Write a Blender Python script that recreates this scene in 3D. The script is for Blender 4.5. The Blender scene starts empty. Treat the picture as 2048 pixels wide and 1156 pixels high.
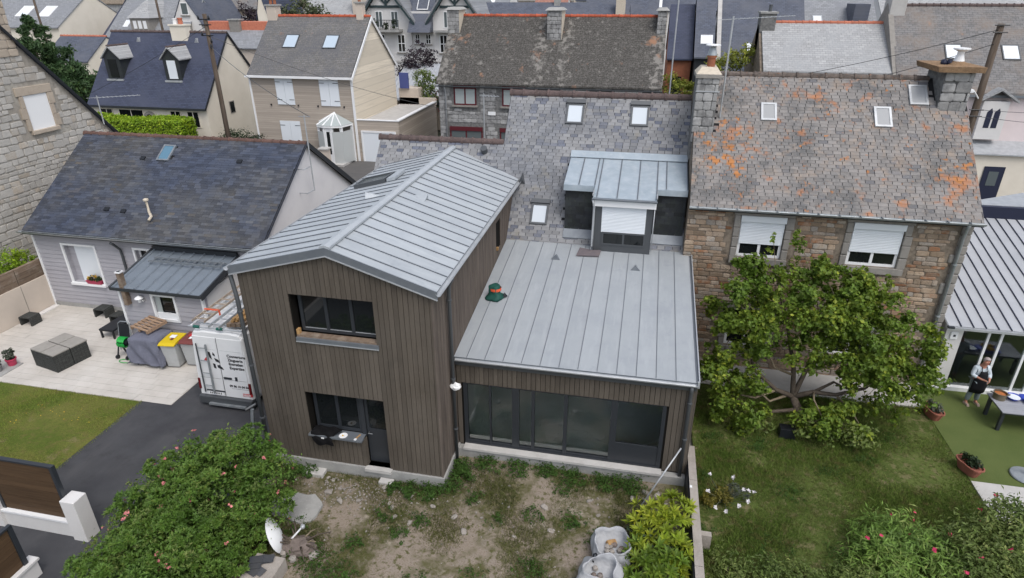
import bpy, bmesh, math, random
import numpy as np
from mathutils import Vector, Matrix, Euler

# ---------------------------------------------------------------- camera, sky, sun, exposure
SC = bpy.context.scene
COL = SC.collection
CAM = Vector((4.558, -12.545, 12.0))
def make_camera():
    yaw, pitch, roll = (math.radians(a) for a in (11.891, 25.605, 0.176))
    f = Vector((-math.sin(yaw)*math.cos(pitch), math.cos(yaw)*math.cos(pitch), -math.sin(pitch)))
    r = Vector((math.cos(yaw), math.sin(yaw), 0)); d = f.cross(r)
    r2 = r*math.cos(roll) + d*math.sin(roll); d2 = -r*math.sin(roll) + d*math.cos(roll)
    m = Matrix((r2, -d2, -f)).transposed().to_4x4(); m.translation = CAM
    cd = bpy.data.cameras.new('camera'); cd.sensor_width = 36; cd.lens = 1260.27/2048*36
    cd.clip_start = .1; cd.clip_end = 2000
    co = bpy.data.objects.new('camera', cd); COL.objects.link(co); co.matrix_world = m
    SC.camera = co
make_camera()
SUN_EL, SUN_AZ = math.radians(58), math.radians(138)     # azimuth measured clockwise from +Y
w = bpy.data.worlds.new('World'); SC.world = w; w.use_nodes = True
nt = w.node_tree; nt.nodes.clear()
sky = nt.nodes.new('ShaderNodeTexSky'); sky.sky_type = 'NISHITA'; sky.sun_disc = False
sky.sun_elevation = SUN_EL; sky.sun_rotation = SUN_AZ; sky.air_density = 1.0; sky.dust_density = 3.0; sky.ozone_density = 1.0
hs = nt.nodes.new('ShaderNodeHueSaturation'); hs.inputs['Saturation'].default_value = .50
bg = nt.nodes.new('ShaderNodeBackground'); bg.inputs['Strength'].default_value = .15
out = nt.nodes.new('ShaderNodeOutputWorld')
nt.links.new(sky.outputs[0], hs.inputs['Color']); nt.links.new(hs.outputs[0], bg.inputs[0]); nt.links.new(bg.outputs[0], out.inputs[0])
sd = bpy.data.lights.new('sun', 'SUN'); sd.energy = .8; sd.angle = math.radians(28); sd.color = (1, .96, .9)
so = bpy.data.objects.new('sun', sd); COL.objects.link(so)
_s = Vector((math.sin(SUN_AZ)*math.cos(SUN_EL), math.cos(SUN_AZ)*math.cos(SUN_EL), math.sin(SUN_EL)))
so.rotation_euler = _s.to_track_quat('Z', 'Y').to_euler(); so.location = (0, 0, 40)
SC.view_settings.view_transform = 'Standard'; SC.view_settings.look = 'None'
SC.view_settings.gamma = 1; SC.view_settings.use_curve_mapping = False
SC.view_settings.exposure = 0.60
SC.render.engine = 'CYCLES'
SC.cycles.use_denoising = True
try: SC.cycles.denoiser = 'OPENIMAGEDENOISE'
except Exception: pass
SC.cycles.max_bounces = 5; SC.cycles.diffuse_bounces = 3; SC.cycles.glossy_bounces = 3; SC.cycles.transparent_max_bounces = 12
random.seed(7); RNG = np.random.default_rng(11)

# ---------------------------------------------------------------- materials
MATS = {}
def mat(name, col, rough=.75, spec=.3, metal=0., layers=(), var=0., hvar=None, bump=None, brick=None, trans=0.):
    """layers: (scale, colour, lo, hi[, stretch xyz]) noise mixes in world space; var: random value per piece; hvar: colour mixed in for some pieces."""
    m = bpy.data.materials.new(name); m.use_nodes = True; MATS[name] = m
    t = m.node_tree; N = t.nodes; L = t.links; N.clear()
    o = N.new('ShaderNodeOutputMaterial'); p = N.new('ShaderNodeBsdfPrincipled')
    p.inputs['Roughness'].default_value = rough; p.inputs['Specular IOR Level'].default_value = spec; p.inputs['Metallic'].default_value = metal
    L.new(p.outputs[0], o.inputs[0])
    g = N.new('ShaderNodeNewGeometry'); pos = g.outputs['Position']
    def mixc(a, b, fac):
        n = N.new('ShaderNodeMix'); n.data_type = 'RGBA'
        if isinstance(a, tuple): n.inputs[6].default_value = (*a, 1)
        else: L.new(a, n.inputs[6])
        if isinstance(b, tuple): n.inputs[7].default_value = (*b, 1)
        else: L.new(b, n.inputs[7])
        if isinstance(fac, float): n.inputs[0].default_value = fac
        else: L.new(fac, n.inputs[0])
        return n.outputs[2]
    cur = col; rnd = None
    if var or hvar:
        oi = N.new('ShaderNodeObjectInfo'); ad = N.new('ShaderNodeMath'); ad.operation = 'ADD'
        L.new(oi.outputs['Random'], ad.inputs[0]); L.new(g.outputs['Random Per Island'], ad.inputs[1])
        fr = N.new('ShaderNodeMath'); fr.operation = 'FRACT'; L.new(ad.outputs[0], fr.inputs[0]); rnd = fr.outputs[0]
    if hvar:
        for (c2, lo, hi) in hvar:
            m3 = N.new('ShaderNodeMath'); m3.operation = 'MULTIPLY'; L.new(rnd, m3.inputs[0]); m3.inputs[1].default_value = 7.31 + 3*lo
            f3 = N.new('ShaderNodeMath'); f3.operation = 'FRACT'; L.new(m3.outputs[0], f3.inputs[0])
            mr = N.new('ShaderNodeMapRange'); mr.inputs[1].default_value = lo; mr.inputs[2].default_value = hi; L.new(f3.outputs[0], mr.inputs[0])
            cur = mixc(cur, c2, mr.outputs[0])
    if brick:
        ax, bw, bh, zs, mort = brick
        sx = N.new('ShaderNodeSeparateXYZ'); L.new(pos, sx.inputs[0])
        cb = N.new('ShaderNodeCombineXYZ'); L.new(sx.outputs[0 if ax == 'x' else 1], cb.inputs[0])
        mz = N.new('ShaderNodeMath'); mz.operation = 'MULTIPLY'; mz.inputs[1].default_value = zs; L.new(sx.outputs[2], mz.inputs[0]); L.new(mz.outputs[0], cb.inputs[1])
        bt = N.new('ShaderNodeTexBrick'); L.new(cb.outputs[0], bt.inputs['Vector']); bt.inputs['Scale'].default_value = 1
        bt.inputs['Brick Width'].default_value = bw; bt.inputs['Row Height'].default_value = bh; bt.inputs['Mortar Size'].default_value = min(bw, bh)*.07
        c0 = cur if isinstance(cur, tuple) else col
        bt.inputs['Color1'].default_value = (*[x*1.18 for x in c0], 1); bt.inputs['Color2'].default_value = (*[x*.8 for x in c0], 1); bt.inputs['Mortar'].default_value = (*mort, 1)
        cur = bt.outputs['Color']
    for ly in layers:
        sc_, c2, lo, hi = ly[:4]
        v = pos
        if len(ly) > 4:
            vm = N.new('ShaderNodeVectorMath'); vm.operation = 'MULTIPLY'; vm.inputs[1].default_value = ly[4]; L.new(pos, vm.inputs[0]); v = vm.outputs[0]
        nz = N.new('ShaderNodeTexNoise'); nz.inputs['Scale'].default_value = sc_; nz.inputs['Detail'].default_value = 5; nz.inputs['Roughness'].default_value = .62; L.new(v, nz.inputs['Vector'])
        val = nz.outputs[0]
        for (c_, r_, amp, msk) in (ly[5] if len(ly) > 5 else ()):      # lichen or moss that grows round these places
            v1 = N.new('ShaderNodeVectorMath'); v1.operation = 'MULTIPLY'; v1.inputs[1].default_value = msk; L.new(pos, v1.inputs[0])
            v2 = N.new('ShaderNodeVectorMath'); v2.operation = 'DISTANCE'; v2.inputs[1].default_value = tuple(a*b for a, b in zip(c_, msk)); L.new(v1.outputs[0], v2.inputs[0])
            m1 = N.new('ShaderNodeMapRange'); m1.inputs[1].default_value = 0; m1.inputs[2].default_value = r_; m1.inputs[3].default_value = amp; m1.inputs[4].default_value = 0; L.new(v2.outputs['Value'], m1.inputs[0])
            a1 = N.new('ShaderNodeMath'); a1.operation = 'ADD'; L.new(val, a1.inputs[0]); L.new(m1.outputs[0], a1.inputs[1]); val = a1.outputs[0]
        mr = N.new('ShaderNodeMapRange'); mr.inputs[1].default_value = lo; mr.inputs[2].default_value = hi; L.new(val, mr.inputs[0])
        cur = mixc(cur, c2, mr.outputs[0])
    if var:
        mr = N.new('ShaderNodeMapRange'); mr.inputs[3].default_value = 1-var; mr.inputs[4].default_value = 1+var; L.new(rnd, mr.inputs[0])
        vm = N.new('ShaderNodeVectorMath'); vm.operation = 'SCALE'
        if isinstance(cur, tuple): vm.inputs[0].default_value = cur
        else: L.new(cur, vm.inputs[0])
        L.new(mr.outputs[0], vm.inputs['Scale']); cur = vm.outputs[0]
    if isinstance(cur, tuple): p.inputs['Base Color'].default_value = (*cur, 1)
    else: L.new(cur, p.inputs['Base Color'])
    if bump:
        nz = N.new('ShaderNodeTexNoise'); nz.inputs['Scale'].default_value = bump[0]; nz.inputs['Detail'].default_value = 4
        if len(bump) > 2:
            vm = N.new('ShaderNodeVectorMath'); vm.operation = 'MULTIPLY'; vm.inputs[1].default_value = bump[2]; L.new(pos, vm.inputs[0]); L.new(vm.outputs[0], nz.inputs['Vector'])
        else: L.new(pos, nz.inputs['Vector'])
        b = N.new('ShaderNodeBump'); b.inputs['Strength'].default_value = bump[1]; b.inputs['Distance'].default_value = .03
        L.new(nz.outputs[0], b.inputs['Height']); L.new(b.outputs[0], p.inputs['Normal'])
    if trans:
        tr = N.new('ShaderNodeBsdfTranslucent'); ms = N.new('ShaderNodeMixShader'); ms.inputs[0].default_value = trans
        if isinstance(cur, tuple): tr.inputs[0].default_value = (*cur, 1)
        else: L.new(cur, tr.inputs[0])
        L.new(p.outputs[0], ms.inputs[1]); L.new(tr.outputs[0], ms.inputs[2]); L.new(ms.outputs[0], o.inputs[0])
    return m
def glass(name, tint=(.55, .6, .6), rough=.02, ior=1.5):
    m = bpy.data.materials.new(name); m.use_nodes = True; MATS[name] = m
    t = m.node_tree; N = t.nodes; L = t.links; N.clear()
    o = N.new('ShaderNodeOutputMaterial'); tr = N.new('ShaderNodeBsdfTransparent'); gl = N.new('ShaderNodeBsdfGlossy'); gl.inputs['Roughness'].default_value = rough
    tr.inputs[0].default_value = (*tint, 1); fr = N.new('ShaderNodeFresnel'); fr.inputs[0].default_value = ior
    mx = N.new('ShaderNodeMath'); mx.operation = 'MULTIPLY_ADD'; mx.inputs[1].default_value = 1.0; mx.inputs[2].default_value = .0; L.new(fr.outputs[0], mx.inputs[0])
    ms = N.new('ShaderNodeMixShader'); L.new(mx.outputs[0], ms.inputs[0]); L.new(tr.outputs[0], ms.inputs[1]); L.new(gl.outputs[0], ms.inputs[2]); L.new(ms.outputs[0], o.inputs[0])
    return m

# zinc and metals
mat('zinc', (.405, .435, .46), .5, .35, .15, [(1.2, (.36, .39, .42), .4, .7), (5, (.45, .48, .5), .5, .75, (.2, 1.2, .2)), (2.5, (.34, .37, .4), .58, .75)], var=.05, bump=(2.2, .25))
mat('zinc_flat', (.345, .37, .39), .5, .35, .15, [(1.2, (.31, .335, .36), .4, .7), (5, (.38, .405, .425), .5, .75, (1.2, .2, .2)), (2.5, (.3, .325, .35), .6, .75)], var=.035, bump=(2.2, .25))
mat('zinc_old', (.4, .46, .51), .5, .4, .25, [(1.5, (.31, .37, .42), .35, .7), (5, (.46, .5, .53), .5, .8)], var=.05)
mat('zinc_trim', (.17, .19, .215), .45, .4, .4, [(3, (.21, .23, .25), .4, .7)])
mat('zinc_seam_shade', (.13, .145, .165), .5, .35, .2)  # shadow along the seams, painted as a darker colour on the upstands
mat('zinc_pale', (.46, .48, .5), .45, .4, .4, [(3, (.36, .38, .4), .4, .7)])
mat('gutter_metal', (.24, .265, .29), .4, .5, .5, [(4, (.33, .35, .37), .45, .75)])
mat('pipe_dark', (.085, .092, .1), .45, .4, .3)
mat('anthracite', (.028, .032, .038), .4, .45)
mat('black_metal', (.012, .014, .018), .4, .4)
mat('steel', (.42, .42, .41), .4, .5, .8, [(6, (.3, .3, .29), .4, .7)])
mat('galvanised', (.3, .33, .35), .5, .5, .6, [(5, (.42, .44, .45), .4, .7)])
# timber
mat('cladding', (.106, .09, .073), .85, .15, 0, [(7, (.07, .059, .048), .35, .75, (1, 1, .12)), (45, (.165, .147, .125), .58, .76, (1, 1, .3)), (.5, (.115, .1, .084), .35, .7), (1.2, (.085, .074, .062), .56, .72)], var=.13, bump=(60, .35, (1, 1, .08)))
mat('cladding_lit', (.14, .116, .098), .85, .15, 0, [(7, (.075, .062, .056), .35, .75, (1, 1, .12)), (45, (.22, .2, .185), .62, .78, (1, 1, .18))], var=.12, bump=(60, .35, (1, 1, .08)))  # same timber as the front, lighter: the side's extra light is in the colour
mat('cladding_gap', (.012, .011, .01), .95, .05)
mat('wood_raw', (.4, .25, .11), .7, .2, 0, [(12, (.28, .16, .07), .4, .7, (1, .2, 1))], var=.15)
mat('wood_old', (.2, .15, .11), .85, .15, 0, [(9, (.12, .085, .065), .4, .7, (1, .15, 3)), (3, (.27, .23, .19), .5, .75)], var=.2)
mat('pallet_wood', (.34, .235, .16), .8, .15, 0, [(15, (.24, .16, .11), .4, .7)], var=.15)
mat('pole_wood', (.085, .066, .052), .9, .1, 0, [(10, (.13, .105, .085), .45, .7, (1, 1, .1))])
mat('fence_brown', (.085, .052, .028), .7, .2, 0, [(5, (.06, .036, .02), .4, .7, (.25, .25, 6)), (30, (.11, .07, .04), .55, .75, (.1, .1, 4))], var=.12)
# slates: near roofs
SL = [(.55, (.12, .125, .135), .42, .68), (30, (.3, .3, .29), .55, .8)]
mat('slate_old_house', (.225, .228, .235), .62, .35, 0, [(.45, (.155, .163, .18), .42, .66), (28, (.27, .265, .255), .56, .78), (1.1, (.2, .185, .15), .58, .75)], var=.17, hvar=[((.1, .112, .15), .72, .84)])
mat('slate_lichen', (.215, .203, .196), .75, .25, 0, [(.8, (.12, .12, .122), .47, .62), (24, (.26, .245, .225), .54, .78), (5, (.15, .145, .14), .53, .72), (2.6, (.26, .215, .18), .52, .7), (1.9, (.33, .16, .09), .595, .71, (1, 1, 1), [((14.3, 8.6, 6.5), 1.3, .11, (1, 1, 1)), ((14.3, 10, 7.8), 1.4, .11, (1, 1, 1)), ((7.3, 9.5, 7.3), 1.7, .09, (1, 1, 1)), ((9.6, 11.2, 8.8), 1.6, .06, (1, 1, 1)), ((11.4, 10.9, 8.6), 1.5, .05, (1, 1, 1))]), (3.2, (.38, .165, .06), .63, .71, (1, 1, 1), [((7.2, 9.4, 7.2), 1.3, .17, (1, 1, 1)), ((7.5, 8.7, 6.6), 1.0, .1, (1, 1, 1)), ((14.2, 8.8, 6.7), 1.0, .12, (1, 1, 1))])], var=.13, hvar=[((.13, .13, .14), .86, .93)])
mat('slate_dark', (.056, .063, .08), .55, .4, 0, [(.8, (.07, .07, .072), .42, .62), (26, (.12, .122, .125), .57, .78), (.35, (.042, .052, .08), .45, .65)], var=.32, hvar=[((.09, .094, .102), .8, .95), ((.078, .07, .062), .86, .95)])
mat('slate_black', (.022, .025, .03), .6, .35, 0, [(8, (.05, .05, .045), .58, .8), (2, (.028, .034, .03), .45, .7)], var=.35)
mat('slate_under', (.028, .028, .03), .9, .1)
# far roofs
def far_roof(n, c, l, ax='x', bw=.33, bh=.16): mat(n, c, .7, .3, 0, l, brick=(ax, bw, bh, 1.35, tuple(x*.45 for x in c)))
far_roof('roof_navy', (.045, .054, .09), [(.5, (.055, .063, .097), .4, .7), (25, (.085, .09, .105), .6, .8)])
far_roof('roof_tan_house', (.14, .138, .138), [(.7, (.1, .102, .112), .4, .65), (9, (.2, .185, .16), .5, .75), (1.1, (.24, .12, .07), .67, .78), (22, (.06, .06, .065), .6, .72)])
far_roof('roof_moss', (.095, .09, .083), [(9, (.038, .035, .031), .42, .6), (2.6, (.19, .18, .165), .6, .72, (1, 1, 1), [((-10.3, 0, 0), 1.3, .16, (1, 0, 0)), ((-3.3, 0, 0), 1.0, .15, (1, 0, 0)), ((-1.5, 0, 0), .8, .13, (1, 0, 0)), ((5.0, 0, 0), 1.0, .17, (1, 0, 0))]), (22, (.24, .235, .22), .6, .68), (1.3, (.26, .14, .085), .64, .76, (1, 1, .5), [((-3.2, 35.3, 7.8), 1.2, .13, (1, .6, .6)), ((5.0, 36, 8.6), 1.2, .14, (1, .6, .6)), ((-9.4, 36, 8.4), 1.1, .1, (1, .6, .6)), ((-1.6, 37, 9.6), .9, .13, (1, 1, 1))])])
far_roof('roof_grey', (.24, .25, .265), [(.5, (.2, .21, .23), .4, .7), (18, (.29, .29, .295), .55, .75)])
far_roof('roof_pale', (.34, .345, .35), [(.6, (.29, .3, .31), .4, .7), (10, (.38, .38, .38), .5, .75)])
far_roof('roof_brown_slate', (.16, .157, .158), [(.6, (.2, .165, .14), .45, .7), (6, (.2, .195, .19), .5, .7), (1.2, (.3, .17, .11), .66, .78), (20, (.1, .1, .11), .58, .72)])
far_roof('roof_blue', (.085, .097, .13), [(.5, (.105, .112, .135), .4, .7), (16, (.14, .145, .16), .58, .75)])
far_roof('roof_blue_y', (.085, .097, .13), [(.5, (.105, .112, .135), .4, .7)], 'y')
far_roof('roof_pink_tile', (.33, .17, .13), [(2, (.27, .12, .09), .4, .7)])
far_roof('roof_tile_brown', (.2, .185, .165), [(2, (.16, .15, .14), .4, .7)])
mat('ridge_red', (.4, .095, .05), .8, .2, 0, [(4, (.27, .08, .05), .45, .7), (20, (.5, .2, .12), .6, .8)], var=.2)
mat('ridge_brown', (.115, .085, .08), .85, .2, 0, [(8, (.07, .055, .055), .4, .7), (22, (.2, .17, .16), .58, .78)], var=.12)
mat('ridge_rust', (.13, .075, .062), .85, .2, 0, [(8, (.08, .055, .05), .4, .7), (22, (.2, .14, .12), .58, .78)], var=.15)
mat('ridge_lichen', (.15, .125, .11), .9, .15, 0, [(5, (.07, .06, .055), .4, .65), (9, (.3, .12, .05), .6, .75)], var=.15)
mat('roof_red_pan', (.45, .16, .1), .8, .2, 0, [(6, (.35, .12, .08), .45, .7)], var=.15)
# walls
mat('siding_grey', (.36, .355, .385), .7, .25, 0, [(3, (.3, .295, .32), .4, .7, (.3, 1, 4))], var=.04)
mat('render_white', (.62, .61, .6), .85, .15, 0, [(1.2, (.55, .54, .53), .4, .75), (30, (.66, .65, .64), .5, .8)])
mat('render_lilac', (.7, .69, .7), .85, .15, 0, [(1.2, (.64, .63, .645), .4, .75)])
mat('render_cream', (.7, .65, .56), .85, .15, 0, [(.8, (.64, .59, .5), .4, .75)])
mat('render_sand', (.56, .49, .42), .85, .15, 0, [(.8, (.49, .43, .37), .4, .75)])
mat('render_pink', (.66, .58, .58), .85, .15, 0, [(.8, (.6, .53, .53), .4, .75)])
mat('siding_tan', (.39, .34, .29), .75, .2, 0, [(2, (.36, .315, .27), .4, .7, (.3, .3, 5))], brick=('x', 60, .16, 1.0, (.29, .255, .22)))
mat('siding_tan_y', (.39, .34, .29), .75, .2, 0, [(2, (.36, .315, .27), .4, .7, (.3, .3, 5))], brick=('y', 60, .16, 1.0, (.29, .255, .22)))
mat('siding_cream_y', (.68, .61, .5), .75, .2, 0, [(2, (.63, .565, .46), .4, .7, (.3, .3, 5))], brick=('y', 60, .55, 1.0, (.56, .5, .41)))
mat('mortar_warm', (.24, .2, .158), .95, .1, 0, [(6, (.11, .092, .075), .4, .7)], bump=(30, .5))
mat('mortar_pale', (.3, .275, .24), .95, .1, 0, [(.35, (.4, .38, .34), .45, .6), (6, (.25, .23, .2), .45, .7)], bump=(30, .5))
mat('mortar_grey', (.19, .19, .187), .95, .1, 0, [(6, (.1, .1, .098), .4, .7)])
mat('stone_warm', (.3, .225, .16), .9, .15, 0, [(3, (.36, .29, .225), .45, .7), (20, (.19, .145, .11), .5, .75)], var=.32, hvar=[((.3, .275, .245), .6, .85), ((.24, .12, .065), .8, .95)], bump=(25, .5))
mat('stone_pale', (.4, .385, .36), .9, .15, 0, [(2.5, (.46, .44, .41), .45, .7), (18, (.3, .285, .26), .55, .75)], var=.13, hvar=[((.4, .35, .29), .75, .95)], bump=(25, .5))
mat('stone_grey', (.32, .32, .318), .9, .15, 0, [(3, (.15, .15, .152), .45, .7), (18, (.24, .235, .225), .55, .75)], var=.2, bump=(25, .5))
mat('granite', (.265, .25, .23), .9, .15, 0, [(4, (.21, .198, .182), .45, .7), (25, (.27, .265, .255), .55, .75)], var=.08, bump=(25, .4))
mat('granite_tan', (.42, .36, .295), .9, .15, 0, [(4, (.36, .305, .25), .45, .7)], var=.08, bump=(25, .4))
mat('cap_rust', (.27, .18, .11), .95, .1, 0, [(7, (.18, .12, .075), .4, .7), (25, (.36, .24, .14), .55, .75)], bump=(30, .6))
mat('cap_cream', (.55, .49, .4), .9, .1, 0, [(8, (.45, .4, .33), .45, .7)])
mat('brick_red', (.3, .12, .07), .9, .1, 0, [(3, (.24, .1, .06), .4, .7)])
mat('concrete', (.33, .33, .32), .9, .15, 0, [(2, (.25, .25, .245), .4, .7), (14, (.38, .375, .36), .55, .8)], bump=(20, .3))
mat('concrete_pale', (.46, .45, .435), .9, .15, 0, [(2, (.38, .37, .355), .4, .7), (14, (.5, .49, .47), .55, .8)], bump=(20, .25))
mat('concrete_wall', (.34, .31, .28), .9, .15, 0, [(2.2, (.26, .235, .21), .4, .7), (14, (.42, .39, .36), .6, .8)], bump=(20, .4))
# paint, plastic
mat('white_paint', (.74, .75, .76), .5, .35)
mat('white_shutter', (.68, .72, .76), .5, .35)
mat('white_van', (.7, .71, .72), .3, .5, 0, [(2, (.64, .65, .655), .4, .75)])
mat('plum_paint', (.09, .012, .018), .5, .35)
mat('dark_navy', (.016, .02, .045), .5, .35)
mat('green_timber', (.03, .05, .055), .6, .3)
mat('blind_sky_tint', (.52, .57, .62), .25, .5)  # pale blind tone with the sky's reflection painted into it
mat('pane_sky_tint', (.42, .5, .58), .08, .6)  # reflected sky painted into the pane colour
mat('pane_dark', (.01, .012, .013), .04, .5)
mat('pane_matte', (.3, .31, .32), .45, .4)
mat('pane_blue', (.09, .19, .27), .08, .6)
mat('pane_grey', (.1, .12, .125), .08, .6)
mat('porch_glass', (.42, .44, .44), .15, .5)
mat('curtain', (.36, .4, .4), .3, .5)
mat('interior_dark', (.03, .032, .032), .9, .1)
mat('interior_floor', (.62, .63, .64), .5, .35, 0, [(1.5, (.55, .56, .57), .4, .7)])
mat('floor_dark', (.1, .1, .1), .5, .3)
mat('plaster', (.7, .7, .69), .9, .1)
glass('glass_big', (.93, .97, .96))
glass('glass_clear', (.85, .9, .9))
# ground
mat('asphalt', (.06, .061, .066), .9, .2, 0, [(.9, (.08, .08, .084), .46, .66, (1, .22, 1)), (2.2, (.05, .05, .054), .52, .68), (1.3, (.072, .074, .08), .4, .7), (60, (.1, .1, .105), .62, .8), (.5, (.05, .051, .057), .45, .65)], bump=(90, .4))
mat('street', (.1, .097, .095), .9, .2, 0, [(1.3, (.12, .115, .112), .4, .7), (60, (.16, .155, .15), .62, .8)])
mat('paving', (.5, .472, .435), .85, .2, 0, [(1.1, (.43, .405, .37), .45, .7), (3.5, (.32, .305, .285), .6, .8, (1, .4, 1)), (.6, (.55, .525, .49), .5, .7)], var=.03)
mat('joint', (.4, .37, .33), .95, .1)
mat('far_ground', (.115, .115, .108), .95, .1, 0, [(.15, (.075, .09, .05), .48, .56), (.5, (.15, .145, .135), .4, .7)])
mat('yard_soil', (.25, .21, .17), .98, .05, 0, [(.8, (.085, .085, .035), .43, .55), (3.0, (.25, .215, .18), .52, .72), (7, (.08, .082, .03), .52, .64), (28, (.14, .11, .085), .5, .75), (1.6, (.3, .26, .21), .6, .7)], bump=(14, .8))
mat('lawn_soil', (.14, .145, .04), .98, .05, 0, [(.9, (.085, .115, .024), .42, .6), (5, (.14, .125, .045), .5, .68), (1.5, (.2, .165, .09), .63, .75), (20, (.07, .085, .022), .5, .7)], bump=(18, .8))
mat('lawn_right', (.09, .118, .034), .98, .05, 0, [(.7, (.055, .078, .02), .44, .58), (3.2, (.15, .132, .07), .52, .64), (8, (.045, .058, .015), .5, .62), (22, (.13, .125, .05), .55, .7)], bump=(18, .8))
mat('turf', (.098, .125, .042), .95, .1, 0, [(.9, (.08, .108, .034), .4, .65), (40, (.12, .15, .05), .5, .75)], bump=(70, .5))
mat('grass_blade', (.125, .18, .036), .8, .2, 0, [(.9, (.095, .15, .026), .42, .6), (4, (.17, .15, .06), .5, .66)], var=.35, trans=.25)
mat('grass_bright', (.21, .25, .05), .8, .2, 0, [(.9, (.17, .23, .04), .42, .6), (3, (.25, .22, .075), .55, .7)], var=.3, trans=.25)
mat('grass_dry', (.12, .125, .045), .8, .2, 0, [(.8, (.085, .105, .03), .45, .58), (3.0, (.26, .22, .13), .52, .68)], var=.35, trans=.25)
mat('weed', (.06, .12, .022), .75, .25, 0, [(3, (.035, .075, .015), .4, .7)], var=.3, trans=.3)
mat('pale_rock', (.27, .25, .23), .95, .1, 0, [(6, (.3, .27, .24), .4, .7)], var=.2, bump=(20, .6))
mat('dark_rock', (.17, .14, .125), .95, .1, 0, [(6, (.11, .09, .08), .4, .7)], var=.25, bump=(20, .6))
# foliage
def leafm(n, a, b, c, tr=.3): mat(n, a, .55, .35, 0, [(1.1, b, .42, .62)], var=.35, hvar=[(c, .72, .95)], trans=tr)
leafm('leaf_fruit', (.145, .215, .026), (.095, .165, .02), (.27, .31, .033), .36)
leafm('leaf_camellia', (.105, .19, .03), (.07, .14, .02), (.18, .235, .05), .35)
leafm('leaf_lime', (.24, .29, .022), (.17, .24, .018), (.36, .37, .03))
leafm('leaf_lime_low', (.12, .19, .02), (.085, .15, .016), (.2, .25, .025))
leafm('leaf_hedge', (.24, .36, .02), (.18, .3, .014), (.38, .46, .03))
leafm('leaf_dark', (.03, .05, .02), (.022, .04, .014), (.05, .07, .025))
leafm('leaf_conifer', (.062, .115, .045), (.04, .085, .032), (.1, .16, .05))
leafm('leaf_olive', (.14, .19, .046), (.1, .15, .036), (.23, .26, .08))
leafm('leaf_yellow', (.26, .28, .045), (.19, .23, .035), (.36, .35, .06))
leafm('leaf_purple', (.035, .022, .032), (.025, .016, .024), (.055, .04, .045), .15)
leafm('leaf_far', (.095, .115, .055), (.07, .09, .042), (.14, .155, .08))
leafm('leaf_oleander', (.16, .26, .045), (.115, .2, .036), (.29, .34, .1))
leafm('leaf_grey', (.1, .115, .085), (.08, .095, .07), (.14, .14, .1))
leafm('leaf_mustard', (.15, .135, .02), (.12, .11, .018), (.2, .17, .03))
mat('bark', (.1, .082, .065), .95, .1, 0, [(12, (.065, .052, .042), .4, .7)], bump=(30, .6))
mat('bark_pale', (.2, .165, .115), .95, .1, 0, [(12, (.13, .105, .075), .4, .7)], bump=(30, .6))
mat('petal_pink', (.5, .17, .17), .6, .3, var=.25)
mat('petal_white', (.55, .53, .54), .6, .3, var=.08)
mat('petal_red', (.6, .05, .13), .6, .3, var=.2)
mat('petal_yellow', (.6, .38, .03), .6, .3, var=.25)

# ---------------------------------------------------------------- builders
WM = {}
I4 = Matrix.Identity(4)
def wm(o): return WM.get(o.name, I4) if o else I4
def put(o, parent, local):
    if parent is not None:
        o.parent = parent
        if not local: o.matrix_parent_inverse = wm(parent).inverted()
def thing(name, label, cat, loc=(0, 0, 0), rz=0., group=None, kind=None):
    o = bpy.data.objects.new(name, None); o.empty_display_size = .2; COL.objects.link(o)
    o.location = loc; o.rotation_euler = (0, 0, rz)
    WM[o.name] = Matrix.Translation(loc) @ Matrix.Rotation(rz, 4, 'Z')
    return tag(o, label, cat, group, kind)
def tag(o, label=None, cat=None, group=None, kind=None):
    if label: o['label'] = label
    if cat: o['category'] = cat
    if group: o['group'] = group
    if kind: o['kind'] = kind
    return o
def mesh_obj(name, me, m, parent=None, local=False, M=None):
    o = bpy.data.objects.new(name, me); COL.objects.link(o)
    if m is not None and not me.materials: me.materials.append(MATS[m] if isinstance(m, str) else m)
    put(o, parent, local)
    if M is not None: o.matrix_basis = M; WM[o.name] = M
    return o
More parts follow.
